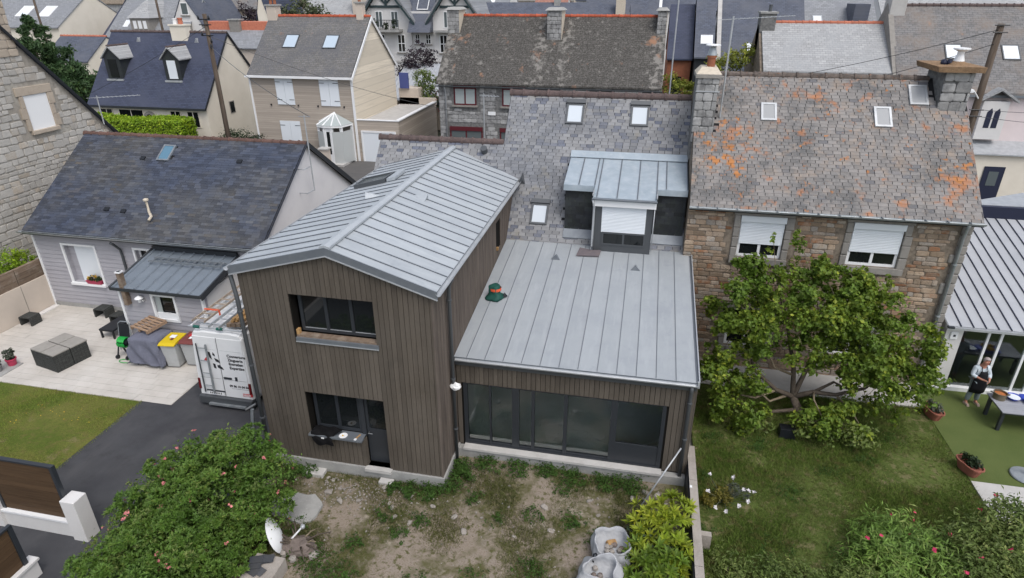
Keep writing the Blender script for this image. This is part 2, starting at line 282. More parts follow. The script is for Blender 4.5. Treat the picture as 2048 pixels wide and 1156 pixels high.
class MB:
    def __init__(s): s.v = []; s.f = []
    def add(s, vs, fs):
        n = len(s.v); s.v += [tuple(p) for p in vs]; s.f += [tuple(i+n for i in q) for q in fs]; return s
    def box(s, x0, x1, y0, y1, z0, z1):
        return s.add([(x0,y0,z0),(x1,y0,z0),(x1,y1,z0),(x0,y1,z0),(x0,y0,z1),(x1,y0,z1),(x1,y1,z1),(x0,y1,z1)],
                     [(0,3,2,1),(4,5,6,7),(0,1,5,4),(1,2,6,5),(2,3,7,6),(3,0,4,7)])
    def taper(s, b, t, z0, z1):     # frustum: b, t = (x0,x1,y0,y1)
        return s.add([(b[0],b[2],z0),(b[1],b[2],z0),(b[1],b[3],z0),(b[0],b[3],z0),(t[0],t[2],z1),(t[1],t[2],z1),(t[1],t[3],z1),(t[0],t[3],z1)],
                     [(0,3,2,1),(4,5,6,7),(0,1,5,4),(1,2,6,5),(2,3,7,6),(3,0,4,7)])
    def obox(s, O, U, V, N):        # parallelepiped from corner O with edge vectors
        O, U, V, N = map(Vector, (O, U, V, N))
        return s.add([O, O+U, O+U+V, O+V, O+N, O+U+N, O+U+V+N, O+V+N], [(0,3,2,1),(4,5,6,7),(0,1,5,4),(1,2,6,5),(2,3,7,6),(3,0,4,7)])
    def quad(s, *p): return s.add(p, [tuple(range(len(p)))])
    def prism(s, pts, vec):
        n = len(pts); vec = Vector(vec); P = [Vector(p) for p in pts]
        return s.add(P + [p+vec for p in P], [tuple(range(n))[::-1], tuple(range(n, 2*n))] + [(i, (i+1) % n, n+(i+1) % n, n+i) for i in range(n)])
    def tube(s, pts, r, n=8, cap=True):
        P = [Vector(p) for p in pts]; R = r if isinstance(r, (list, tuple)) else [r]*len(P)
        base = len(s.v); up = Vector((0, 0, 1))
        for i, p in enumerate(P):
            d = (P[min(i+1, len(P)-1)] - P[max(i-1, 0)]).normalized()
            a = d.cross(up if abs(d.z) < .95 else Vector((0, 1, 0))).normalized(); b = d.cross(a)
            for k in range(n):
                t = 2*math.pi*k/n; s.v.append(tuple(p + (a*math.cos(t)+b*math.sin(t))*R[i]))
        for i in range(len(P)-1):
            for k in range(n):
                s.f.append((base+i*n+k, base+i*n+(k+1) % n, base+(i+1)*n+(k+1) % n, base+(i+1)*n+k))
        if cap:
            s.f.append(tuple(base+k for k in range(n))[::-1]); e = base+(len(P)-1)*n; s.f.append(tuple(e+k for k in range(n)))
        return s
    def lathe(s, prof, c=(0, 0, 0), n=16, sx=1., sy=1., closed=True):
        b = len(s.v)
        for (r, z) in prof:
            for k in range(n):
                t = 2*math.pi*k/n; s.v.append((c[0]+r*sx*math.cos(t), c[1]+r*sy*math.sin(t), c[2]+z))
        for i in range(len(prof)-1):
            for k in range(n): s.f.append((b+i*n+k, b+i*n+(k+1) % n, b+(i+1)*n+(k+1) % n, b+(i+1)*n+k))
        if closed:
            s.f.append(tuple(b+k for k in range(n))[::-1]); e = b+(len(prof)-1)*n; s.f.append(tuple(e+k for k in range(n)))
        return s
    def mesh(s, name, smooth=False):
        me = bpy.data.meshes.new(name); me.from_pydata(s.v, [], s.f); me.update()
        if smooth: me.polygons.foreach_set('use_smooth', [True]*len(me.polygons))
        return me
    def build(s, name, m, parent=None, local=False, smooth=False, bevel=0.):
        me = s.mesh(name, smooth)
        if bevel:
            bm = bmesh.new(); bm.from_mesh(me); bmesh.ops.bevel(bm, geom=bm.edges[:], offset=bevel, segments=2, affect='EDGES', profile=.6); bm.to_mesh(me); bm.free()
        return mesh_obj(name, me, m, parent, local)
def part(parent, name, m, *boxes, local=False, bevel=0.):
    b = MB()
    for q in boxes: b.box(*q)
    return b.build(name, m, parent, local, bevel=bevel)
def np_mesh(name, V, F, m, parent=None, kind=None, smooth=False):
    me = bpy.data.meshes.new(name); V = np.asarray(V, np.float32); F = np.asarray(F, np.int32)
    me.vertices.add(len(V)); me.vertices.foreach_set('co', V.ravel())
    k = F.shape[1]; me.loops.add(F.size); me.loops.foreach_set('vertex_index', F.ravel())
    me.polygons.add(len(F)); me.polygons.foreach_set('loop_start', np.arange(0, F.size, k, dtype=np.int32))
    try: me.polygons.foreach_set('loop_total', np.full(len(F), k, np.int32))
    except Exception: pass
    me.update(calc_edges=True)
    me.polygons.foreach_set('use_smooth', np.full(len(F), bool(smooth)))
    o = mesh_obj(name, me, m, parent)
    if kind: o['kind'] = kind
    return o
def frame_mat(O, U, V, N):
    M = Matrix((Vector(U), Vector(V), Vector(N))).transposed().to_4x4(); M.translation = Vector(O); return M
BOXV = np.array([(0,0,0),(1,0,0),(1,1,0),(0,1,0),(0,0,1),(1,0,1),(1,1,1),(0,1,1)], float)
BOXF = np.array([(0,3,2,1),(4,5,6,7),(0,1,5,4),(1,2,6,5),(2,3,7,6),(3,0,4,7)])
def scatter(parent, name, meshes, arrs, M4s, m, limit=290, rest='pieces'):
    """M4s: list of (matrix, variant). nearest to the camera become parts, the others one joined stuff part."""
    order = sorted(range(len(M4s)), key=lambda i: (M4s[i][0].translation - CAM).length)
    for i in order[:limit]:
        M, k = M4s[i]; mesh_obj(name, meshes[k], m, parent, M=M)
    left = order[limit:]
    if left:
        VV, FF = [], []; n = 0
        for i in left:
            M, k = M4s[i]; v, f = arrs[k]; A = np.array(M)
            VV.append(v @ A[:3, :3].T + A[:3, 3]); FF.append(f + n); n += len(v)
        np_mesh(rest, np.vstack(VV), np.vstack(FF), m, parent, 'stuff')
def slates(parent, name, O, U, V, L, rows, sw, sh, m, holes=(), th=.008, gap=.018, limit=290, seed=1, rest='slates', jit=.006):
    """rows(v) -> (u0,u1) for each course; L length up the slope; holes: f(u,v)->bool"""
    U, V = Vector(U).normalized(), Vector(V).normalized(); N = U.cross(V)
    rg = random.Random(seed)
    me = MB().add([tuple(p) for p in BOXV], [tuple(q) for q in BOXF]).mesh(name); me.materials.append(MATS[m])
    out = []; nr = int(math.ceil(L/sh)); tilt = th*1.05/(sh*1.3)
    Vt = (V - N*tilt).normalized(); Nt = U.cross(Vt)
    for r in range(nr):
        v = r*sh; rr = rows(v + sh/2)
        if rr is None: continue
        u0, u1 = rr; u = u0 - (sw*.5 if r % 2 else 0) - rg.random()*.05
        while u < u1:
            w_ = sw*rg.uniform(.88, 1.12); a, b = max(u, u0), min(u+w_, u1); u += w_
            if b-a < .03: continue
            um = (a+b)/2
            if holes and holes(um, v+sh/2): continue
            hh = min(sh*1.25, L - v + .02)
            j = rg.uniform(-jit, jit); ro = rg.uniform(-.012, .012)
            P = Vector(O) + U*(a+gap/2) + V*(v+j) + N*(th*1.1 + rg.uniform(0, .002))
            U2 = (U + V*ro)
            out.append((frame_mat(P, U2*(b-a-gap), Vt*hh, Nt*th), 0))
    scatter(parent, name, [me], [(BOXV, BOXF)], out, m, limit, rest)
def block_variants(name, m, k=5, seed=3, off=.14, jit=.05):
    ms, ar = [], []; rg = random.Random(seed)
    for i in range(k):
        bm = bmesh.new(); bmesh.ops.create_cube(bm, size=1)
        for v in bm.verts: v.co += Vector((.5, .5, .5)) + Vector([rg.uniform(-jit, jit) for _ in range(3)])
        bmesh.ops.bevel(bm, geom=bm.edges[:], offset=off, segments=1, affect='EDGES')
        bmesh.ops.triangulate(bm, faces=bm.faces[:])
        me = bpy.data.meshes.new(name); bm.to_mesh(me); bm.free(); me.materials.append(MATS[m])
        V = np.array([v.co for v in me.vertices]); F = np.array([p.vertices for p in me.polygons]); ms.append(me); ar.append((V, F))
    return ms, ar
def stones(parent, name, O, U, V, W, H, hr, wr, m, inside, d=.05, gap=.02, limit=290, seed=5, rest='stones', jit=.05, off=.14, rot=.0):
    U, V = Vector(U).normalized(), Vector(V).normalized(); N = U.cross(V); rg = random.Random(seed)
    ms, ar = block_variants(name, m, 5, seed, off, jit); out = []; v = 0.
    while v < H:
        h = rg.uniform(*hr); u = -rg.random()*wr[0]
        while u < W:
            w_ = rg.uniform(*wr); u2 = u + w_
            a, b = max(u, 0), min(u2, W); vv, hh = v, min(h, H-v)
            if rg.random() < .18: hh *= rg.uniform(.8, .95)
            if b-a > .07 and inside(a, b, vv, vv+hh):
                dd = d*rg.uniform(.7, 1.3); ro = rg.uniform(-rot, rot)
                P = Vector(O) + U*(a+gap/2) + V*(vv+gap/2) - N*.02
                out.append((frame_mat(P, (U+V*ro)*(b-a-gap), (V-U*ro)*(hh-gap), N*(dd+.02)), rg.randrange(5)))
            u = u2
        v += h
    scatter(parent, name, ms, ar, out, m, limit, rest)
def seam_panels(parent, name, O, U, V, widths, L, m, h=.035, t=.02, seam='zinc_seam_shade'):
    """zinc trays: flat sheet with an upstand along the far U edge"""
    U, V = Vector(U).normalized(), Vector(V).normalized(); N = U.cross(V); cache = {}; u = 0
    for w_ in widths:
        k = round(w_, 4)
        if k not in cache:
            prof = [(0, 0), (w_-t, .0), (w_-t, h), (w_, h), (w_, 0), (w_, -.012), (0, -.012)]
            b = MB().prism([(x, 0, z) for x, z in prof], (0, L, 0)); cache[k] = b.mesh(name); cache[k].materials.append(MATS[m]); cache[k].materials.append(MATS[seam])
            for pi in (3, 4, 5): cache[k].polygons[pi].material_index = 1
        mesh_obj(name, cache[k], m, parent, M=frame_mat(Vector(O)+U*u, U, V, N)); u += w_
def holed_wall(us, zs, hole, P, th):
    """connected wall slab: us, zs cut lines; hole(i,j) true = opening; P(u,z,back) -> point"""
    b = MB(); idx = {}
    def vi(i, j, k):
        if (i, j, k) not in idx: idx[(i, j, k)] = len(b.v); b.v.append(tuple(P(us[i], zs[j], k)))
        return idx[(i, j, k)]
    nu, nz = len(us)-1, len(zs)-1
    solid = lambda i, j: 0 <= i < nu and 0 <= j < nz and not hole((us[i]+us[i+1])/2, (zs[j]+zs[j+1])/2)
    for i in range(nu):
        for j in range(nz):
            if not solid(i, j): continue
            b.f.append((vi(i,j,0), vi(i+1,j,0), vi(i+1,j+1,0), vi(i,j+1,0)))
            b.f.append((vi(i,j,1), vi(i,j+1,1), vi(i+1,j+1,1), vi(i+1,j,1)))
            if not solid(i-1, j): b.f.append((vi(i,j,0), vi(i,j+1,0), vi(i,j+1,1), vi(i,j,1)))
            if not solid(i+1, j): b.f.append((vi(i+1,j,0), vi(i+1,j,1), vi(i+1,j+1,1), vi(i+1,j+1,0)))
            if not solid(i, j-1): b.f.append((vi(i,j,0), vi(i,j,1), vi(i+1,j,1), vi(i+1,j,0)))
            if not solid(i, j+1): b.f.append((vi(i,j+1,0), vi(i+1,j+1,0), vi(i+1,j+1,1), vi(i,j+1,1)))
    return b
def gutter(parent, p0, p1, r=.075, m='gutter_metal', name='gutter'):
    p0, p1 = Vector(p0), Vector(p1); d = (p1-p0).normalized(); a = d.cross(Vector((0, 0, 1))).normalized(); up = Vector((0, 0, 1)); pts = []
    for k in range(9):
        t = math.pi*(1 + k/8); pts.append(a*math.cos(t)*r + up*math.sin(t)*r)
    inner = [q*.88 for q in pts][::-1]
    return MB().prism([p0+q for q in pts+inner], p1-p0).build(name, m, parent, smooth=False)
def downpipe(parent, pts, r=.045, m='gutter_metal', name='downpipe', clips=()):
    o = MB().tube(pts, r, 10).build(name, m, parent, smooth=True)
    for (x, y, z) in clips:
        MB().lathe([(r+.006, -.025), (r+.018, -.02), (r+.018, .02), (r+.006, .025)], (x, y, z), 10).build('bracket', m, o)
    return o
def ridge_tiles(parent, p0, p1, n, r, m, name='ridge_tile', collar=True):
    p0, p1 = Vector(p0), Vector(p1); D = p1-p0; l = D.length/n; d = D.normalized(); s_ = d.cross(Vector((0, 0, 1))).normalized(); up = s_.cross(d)
    b = MB(); seg = 8; rings = [(0, r*1.18), (l*.14, r*1.18), (l*.16, r), (l, r*.94)] if collar else [(0, r), (l, r*.97)]
    for (x, rr) in rings:
        for k in range(seg+1):
            t = math.pi*(-.12 + 1.24*k/seg); b.v.append((x, math.cos(t)*rr, math.sin(t)*rr))
        b.v.append((x, 0, -.01))
    q = seg+2
    for i in range(len(rings)-1):
        for k in range(q): b.f.append((i*q+k, (i+1)*q+k, (i+1)*q+(k+1) % q, i*q+(k+1) % q))
    b.f.append(tuple(range(q))); e = (len(rings)-1)*q; b.f.append(tuple(e+k for k in range(q))[::-1])
    me = b.mesh(name); me.materials.append(MATS[m])
    for i in range(n):
        j = Vector((0, 0, random.uniform(-.006, .006)))
        mesh_obj(name, me, m, parent, M=frame_mat(p0+D*(i/n)+j, d, s_, up))
def roller(parent, x0, x1, y, z0, z1, pitch=.045, m='white_shutter', name='roller_shutter', local=False):
    n = max(2, int((z1-z0)/pitch)); pts = []
    for i in range(n):
        a = z0+(z1-z0)*i/n; b_ = z0+(z1-z0)*(i+1)/n; pts += [(x0, y, a), (x0, y-.012, a+(b_-a)*.3), (x0, y-.012, a+(b_-a)*.75)]
    pts += [(x0, y, z1), (x0, y+.03, z1), (x0, y+.03, z0)]
    return MB().prism(pts[::-1], (x1-x0, 0, 0)).build(name, m, parent, local)
def framed_window(parent, x0, x1, z0, z1, y, cols=2, fw=.07, mf='white_paint', mp='pane_dark', d=.06, rows=1, name='window', sill=None, panes=True):
    """window facing -Y at plane y: outer frame with mullions (one connected frame) and panes"""
    us = [x0]; c = (x1-x0-fw)/cols
    for i in range(cols): us += [x0+i*c+fw, x0+(i+1)*c]
    us.append(x1)
    zs = [z0]; r = (z1-z0-fw)/rows
    for i in range(rows): zs += [z0+i*r+fw, z0+(i+1)*r]
    zs.append(z1)
    inb = lambda v, s: any(s[1+2*i] < v < s[2+2*i] for i in range((len(s)-2)//2))
    fr = holed_wall(us, zs, lambda u, z: inb(u, us) and inb(z, zs), lambda u, z, k: (u, y+(d if k else 0), z), d).build(name, mf, parent)
    if panes:
        for i in range(cols):
            for j in range(rows):
                part(fr, 'pane', mp, (us[1+2*i]-.005, us[2+2*i]+.005, y+d*.45, y+d*.6, zs[1+2*j]-.005, zs[2+2*j]+.005))
    if sill: part(fr, 'sill', sill, (x0-.12, x1+.12, y-.1, y+.05, z0-.1, z0-.005))
    return fr
def skylight(parent, C, U, V, w_, h, mf='zinc_trim', mp='blind_sky_tint', name='skylight', up=.07, shutter=None):
    U, V = Vector(U).normalized(), Vector(V).normalized(); N = U.cross(V); C = Vector(C); t = .07
    O = C - U*w_/2 - V*h/2
    us = [0, t, w_-t, w_]; vs = [0, t, h-t, h]
    fr = holed_wall(us, vs, lambda u, v: t < u < w_-t and t < v < h-t, lambda u, v, k: O+U*u+V*v+N*(up if k == 0 else -.02), 0).build(name, mf, parent)
    MB().obox(O+U*t+V*t+N*(up*.4), U*(w_-2*t), V*(h-2*t), N*(up*.3)).build('pane', mp, fr)
    if shutter: MB().obox(O-U*.03+V*(h+.002)+N*.01, U*(w_+.06), V*shutter, N*(up+.04)).build('shutter_box', mf, fr)
    return fr
def gable_body(x0, x1, y0, y1, zb, ze, zr, ridge='x', yr=None):
    """closed house body"""
    if ridge == 'x':
        ym = yr if yr is not None else (y0+y1)/2
        return MB().prism([(x0, y0, zb), (x0, y1, zb), (x0, y1, ze), (x0, ym, zr), (x0, y0, ze)][::-1], (x1-x0, 0, 0))
    xm = yr if yr is not None else (x0+x1)/2
    return MB().prism([(x0, y0, zb), (x1, y0, zb), (x1, y0, ze), (xm, y0, zr), (x0, y0, ze)], (0, y1-y0, 0))
def gable_roof(x0, x1, y0, y1, ze, zr, ridge='x', t=.12, yr=None):
    if ridge == 'x':
        ym = yr if yr is not None else (y0+y1)/2
        return MB().prism([(x0, y0, ze), (x0, ym, zr), (x0, y1, ze), (x0, y1, ze+t), (x0, ym, zr+t*1.3), (x0, y0, ze+t)], (x1-x0, 0, 0))
    xm = yr if yr is not None else (x0+x1)/2
    return MB().prism([(x0, y0, ze), (xm, y0, zr), (x1, y0, ze), (x1, y0, ze+t), (xm, y0, zr+t*1.3), (x0, y0, ze+t)][::-1], (0, y1-y0, 0))
def chimney(parent, x0, x1, y0, y1, z0, z1, m, cap='concrete', pots=(), capov=.08, caph=.12, name='chimney'):
    c = part(parent, name, m, (x0, x1, y0, y1, z0, z1), bevel=.02)
    part(c, 'chimney_cap', cap, (x0-capov, x1+capov, y0-capov, y1+capov, z1+.002, z1+caph))
    for (px, py, r, h, pm) in pots: MB().lathe([(r, 0), (r*.92, h*.8), (r*1.1, h*.82), (r*1.1, h), (r*.7, h)], (px, py, z1+caph), 12).build('chimney_pot', pm, c, smooth=False)
    return c
# ---- foliage
def leaves(name, parent, m, blobs, n, size, seed=1, clump=26, spread=.33, aspect=.55, up=.5, shell=.55, kind=None, droop=0.):
    rg = np.random.default_rng(seed); B = np.array(blobs, float)   # x,y,z,rx,ry,rz
    wgt = B[:, 3]*B[:, 4] + B[:, 4]*B[:, 5] + B[:, 3]*B[:, 5]; wgt /= wgt.sum()
    nc = max(1, n//clump); bi = rg.choice(len(B), nc, p=wgt)
    d = rg.normal(size=(nc, 3)); d[:, 2] += .25; d /= np.linalg.norm(d, axis=1)[:, None]
    rad = shell + (1-shell)*rg.random(nc)**.5
    rad *= rg.uniform(.75, 1.12, nc)
    cc = B[bi, :3] + d*B[bi, 3:]*rad[:, None]
    ci = np.repeat(np.arange(nc), clump); N = len(ci)
    sp = spread*B[bi][ci][:, 3:].mean(1)*rg.uniform(.6, 1.2, nc)[ci]
    sp = np.minimum(sp, size*5)
    P = cc[ci] + rg.normal(size=(N, 3))*sp[:, None]*.55
    nrm = d[ci]*.7 + rg.normal(size=(N, 3))*.55; nrm[:, 2] += up; nrm /= np.linalg.norm(nrm, axis=1)[:, None]
    t = rg.normal(size=(N, 3)); t[:, 2] -= droop; t -= nrm*(t*nrm).sum(1)[:, None]; t /= np.linalg.norm(t, axis=1)[:, None]
    s_ = np.cross(nrm, t); L = size*rg.uniform(.6, 1.3, N)[:, None]; Wd = L*aspect*.5
    fold = nrm*L*.12
    V = np.stack([P - t*L*.5, P + s_*Wd + fold, P + t*L*.5, P - s_*Wd + fold], 1).reshape(-1, 3)
    F = np.arange(N*4).reshape(-1, 4)
    return np_mesh(name, V, F, m, parent, kind)
def blades(name, m, xy, z, h, w_, seed=1, lean=.5):
    rg = np.random.default_rng(seed); N = len(xy); P = np.column_stack([xy, z]); a = rg.random(N)*6.283
    dirv = np.column_stack([np.cos(a), np.sin(a), np.zeros(N)]); H = h*rg.uniform(.5, 1.4, N)[:, None]
    le = np.column_stack([rg.normal(size=N), rg.normal(size=N), np.zeros(N)])*lean
    V = np.stack([P - dirv*w_/2, P + dirv*w_/2, P + le*H + np.array([0, 0, 1])*H], 1).reshape(-1, 3)
    o = np_mesh(name, V, np.arange(N*3).reshape(-1, 3), m); o['kind'] = 'stuff'; return o
def limb(parent, pts, r0, r1, m='bark', name='branch', n=7):
    k = len(pts); return MB().tube(pts, [r0+(r1-r0)*i/(k-1) for i in range(k)], n).build(name, m, parent, smooth=True)
def text_mesh(s, size, name='lettering', bold=0.):
    c = bpy.data.curves.new(name, 'FONT'); c.body = s; c.size = size; c.extrude = .002; c.offset = bold; c.resolution_u = 3
    o = bpy.data.objects.new(name, c); COL.objects.link(o); bpy.context.view_layer.update()
    me = bpy.data.meshes.new_from_object(o.evaluated_get(bpy.context.evaluated_depsgraph_get()))
    bpy.data.objects.remove(o); bpy.data.curves.remove(c); return me
def structure(name, b, m):
    o = b.build(name, m); o['kind'] = 'structure'; return o
GZ = -.3

# ================================================================ SETTING: ground sheets
def grid_sheet(name, x0, x1, y0, y1, z, m, step=.25, amp=.03, seed=1):
    rg = np.random.default_rng(seed); nx, ny = int((x1-x0)/step)+1, int((y1-y0)/step)+1
    X, Y = np.meshgrid(np.linspace(x0, x1, nx), np.linspace(y0, y1, ny)); Z = np.zeros_like(X)
    for k in range(14):
        f = rg.uniform(.4, 3.2); a = rg.random()*6.28; Z += np.sin((X*math.cos(a)+Y*math.sin(a))*f + rg.random()*6.28)/(1+f)
    Z = z + Z*amp*.45
    V = np.column_stack([X.ravel(), Y.ravel(), Z.ravel()]); i = np.arange(nx*ny).reshape(ny, nx)
    F = np.column_stack([i[:-1, :-1].ravel(), i[:-1, 1:].ravel(), i[1:, 1:].ravel(), i[1:, :-1].ravel()])
    o = np_mesh(name, V, F, m, smooth=True); o['kind'] = 'structure'
    return lambda x, y: z
structure('ground', MB().quad((-500, -80, -.45), (500, -80, -.45), (500, 700, -.45), (-500, 700, -.45)), 'far_ground')
structure('street', MB().box(-90, 70, 18.5, 29.5, -.44, -.33), 'street')
structure('driveway', MB().prism([(-24, -16, -.43), (-4.9, -16, -.43), (-4.9, 8.2, -.43), (-9.85, 8.2, -.43), (-9.85, 1.75, -.43), (-11, 1.75, -.43), (-11, -3.2, -.43), (-24, -3.2, -.43)], (0, 0, .13)), 'asphalt')
structure('forecourt_ground', MB().box(-30, -11.5, 29.5, 34, -.44, -.325), 'street')
grid_sheet('yard_ground', -5.0, 6.6, -9, 1.75, -.33, 'yard_soil', .2, .05, 3)
grid_sheet('lawn', -21, -11.0, -3.1, 1.72, -.31, 'lawn_soil', .25, .03, 4)
grid_sheet('garden_lawn', 6.75, 14.15, -8, 6.55, -.33, 'lawn_right', .25, .05, 5)
grid_sheet('back_garden', -5.0, 14, 14, 18.3, -.35, 'lawn_right', .5, .05, 6)
structure('artificial_turf', MB().box(14.15, 22, 3.12, 7.85, -.44, -.3), 'turf')
structure('garden_path', MB().box(6.75, 14.1, 6.5, 7.9, -.44, -.27), 'concrete_pale')
structure('concrete_path', MB().box(14.15, 22, 1.6, 3.11, -.44, -.29), 'concrete_pale')
structure('shrub_bed', MB().box(14.15, 22, -8, 1.59, -.44, -.31), 'lawn_right')
# patio of pale slabs, each slab a piece of its own
pt = structure('patio', MB().box(-19.72, -9.86, 1.75, 7.2, -.44, -.315), 'joint')
me_slab = MB().box(0, .594, 0, .294, 0, .02).mesh('paving_slab'); me_slab.materials.append(MATS['paving'])
_slabs = []
for r in range(18):
    y = 1.76 + r*.302; x = -19.7 - (.2 if r % 3 == 1 else .4 if r % 3 == 2 else 0)
    while x < -9.9:
        a, b = max(x, -19.7), min(x+.6, -9.87)
        if b-a > .1: _slabs.append((frame_mat((a, y, -.319+random.uniform(0, .004)), ((b-a)/.6, 0, 0), (0, 1, 0), (0, 0, 1)), 0))
        x += .6
_V = np.array([v.co for v in me_slab.vertices]); _F = np.array([p.vertices for p in me_slab.polygons])
scatter(pt, 'paving_slab', [me_slab], [(_V, _F)], _slabs, 'paving', 295, 'paving_slabs')

# ================================================================ the new timber extension (two storeys, zinc roof)
EX = thing('timber_extension', 'two-storey extension in vertical brown timber cladding under a pale zinc gable roof', 'house', (-2.5, 5, GZ))
RX, RZ, EZ = -2.55, 6.5, 5.63; XR, XL = .14, -5.2; EL = 5.82
ztop = lambda x: RZ - .19 - (RZ-EZ)/(XR-RX)*(x-RX) if x > RX else RZ - .19 - (RZ-EL)/(RX-XL)*(RX-x)
part(EX, 'base', 'concrete', (-5.16, .05, -.06, 9, -.6, .0))
WIN_U = (-3.72, -1.46, 3.95, 5.18); WIN_D = (-3.73, -1.48, .98, 2.28); DOOR = (-2.2, -1.48, .03, 2.28)
def in_rect(u, z, r, e=0): return r[0]-e < u < r[1]+e and r[2]-e < z < r[3]+e
ext_hole = lambda u, z: in_rect(u, z, WIN_U) or in_rect(u, z, WIN_D) or in_rect(u, z, DOOR)
us = [-5.03, -3.73, -3.72, RX, -2.2, -1.48, -1.46, -.03]
zs = [.0, .03, .98, 2.28, 3.95, 5.18, 5.3, 1e3]
def _p(u, z, k): return (u, .29 if k else .022, min(z, ztop(u)-.03) if z > 100 else min(z, ztop(u)-.03))
holed_wall(us, zs, ext_hole, _p, .26).build('wall', 'cladding_gap', EX)
part(EX, 'wall', 'cladding_lit', (-5.06, -5.0, .3, 9.0, .0, 5.5))
part(EX, 'wall', 'cladding_gap', (-.24, -.022, .3, 9.4, .0, 5.42))
bw = .131; nb = int(5.06/bw); rb = random.Random(2)
def vboard(parent, x0, x1, za, zb, zc, y0, y1, m='cladding'):     # board with sloped top za->zb+..
    return MB().prism([(x0, y0, za), (x1, y0, za), (x1, y0, zc), (x0, y0, zb)], (0, y1-y0, 0)).build('cladding_board', m, parent)
x = -5.06
while x < -.02:
    x1 = min(x+bw, 0.); g0, g1 = x+.006, x1-.006; xm = (x+x1)/2; y0 = rb.uniform(-.004, .003)
    segs = [(.0, None)]
    def cut(segs, lo, hi):
        o = []
        for a, b in segs:
            bb = 99 if b is None else b
            if lo > a: o.append((a, lo if lo < bb else b))
            if hi < bb: o.append((max(hi, a), b))
        return o
    for r in (WIN_U, WIN_D, DOOR):
        if r[0] < xm < r[1]: segs = cut(segs, r[2]-.004, r[3]+.004)
    for a, b in segs:
        vboard(EX, g0, g1, a, ztop(g0)-.005 if b is None else b, ztop(g1)-.005 if b is None else b, y0, y0+.022)
    x = x1
y = .0
NARROW = (6.6, 7.15, 3.98, 4.98)
while y < 9.6:                                                   # right side wall
    y1 = y+bw; o = rb.uniform(-.004, .003); lo = .0 if y < 1.45 else 2.9 + .126*(y-1.5)
    for a, b in ([(lo, 5.43)] if not NARROW[0] < (y+y1)/2 < NARROW[1] else [(lo, NARROW[2]), (NARROW[3], 5.43)]):
        part(EX, 'cladding_board', 'cladding_lit', (-.022+o, o, y+.006, y1-.006, a, b))
    y = y1
part(EX, 'corner_trim', 'cladding_lit', (-.03, .012, -.012, -.0045, .0, 5.42))
# roof
L_R = math.hypot(XR-RX, RZ-EZ); L_L = math.hypot(RX-XL, RZ-EL)
roof = MB().prism([(XL, -.05, EL-.05), (RX, -.05, RZ-.05), (XR, -.05, EZ-.05), (XR, -.05, EZ-.02), (RX, -.05, RZ-.02), (XL, -.05, EL-.02)][::-1], (0, 10.6, 0)).build('roof', 'zinc_trim', EX)
wds = [.35] + [.505]*20
seam_panels(roof, 'zinc_panel', (XR, -.06, EZ), (0, 1, 0), (RX-XR, 0, RZ-EZ), wds, L_R, 'zinc', .026, .017)
seam_panels(roof, 'zinc_panel', (XL, -.06+10.45, EL), (0, -1, 0), (RX-XL, 0, RZ-EL), wds[::-1], L_L, 'zinc', .026, .017)
MB().prism([(RX-.13, -.07, RZ-.01), (RX-.13, -.07, RZ+.045), (RX, -.07, RZ+.085), (RX+.13, -.07, RZ+.045), (RX+.13, -.07, RZ-.01), (RX, -.07, RZ+.02)][::-1], (0, 10.5, 0)).build('ridge_cap', 'zinc', roof)
for (xa, za, xb, zb) in ((XL-.02, EL+.01, RX, RZ+.03), (RX, RZ+.03, XR+.02, EZ+.01)):
    MB().prism([(xa, -.085, za), (xb, -.085, zb), (xb, -.085, zb-.2), (xa, -.085, za-.2)][::-1], (0, .025, 0)).build('fascia', 'zinc_trim', EX)
    MB().prism([(xa, -.10, za-.2), (xb, -.10, zb-.2), (xb, -.10, zb-.23), (xa, -.10, za-.23)][::-1], (0, .04, 0)).build('drip_edge', 'zinc_pale', EX)
gutter(EX, (XR+.06, -.1, EZ-.03), (XR+.06, 9.6, EZ-.03), .07, 'zinc_pale'); gutter(EX, (XL-.06, -.1, EL-.03), (XL-.06, 10, EL-.03), .07, 'zinc_pale')
part(EX, 'fascia', 'zinc_trim', (XR-.03, XR-.005, -.05, 9.5, EZ-.2, EZ-.04)); part(EX, 'fascia', 'zinc_trim', (XL+.005, XL+.03, -.05, 10, EL-.2, EL-.04))
part(EX, 'soffit', 'zinc_trim', (.004, XR-.03, -.04, 9.5, EZ-.2, EZ-.18)); part(EX, 'soffit', 'zinc_trim', (XL+.03, -5.07, -.04, 10, EL-.2, EL-.18))
downpipe(EX, [(XL-.06, .05, 5.7), (XL-.06, .02, 5.55), (-5.14, -.08, 5.1), (-5.12, -.09, 4.9), (-5.12, -.09, -.28)], .055, 'pipe_dark', clips=[(-5.12, -.09, z) for z in (4.6, 3.0, 1.3)])
downpipe(EX, [(XR+.06, 1.0, 5.5), (.1, 1.0, 5.3), (.09, 1.0, 5.1), (.09, 1.0, -.3)], .048, 'pipe_dark', clips=[(.09, 1.0, z) for z in (4.9, 2.55, .9)])
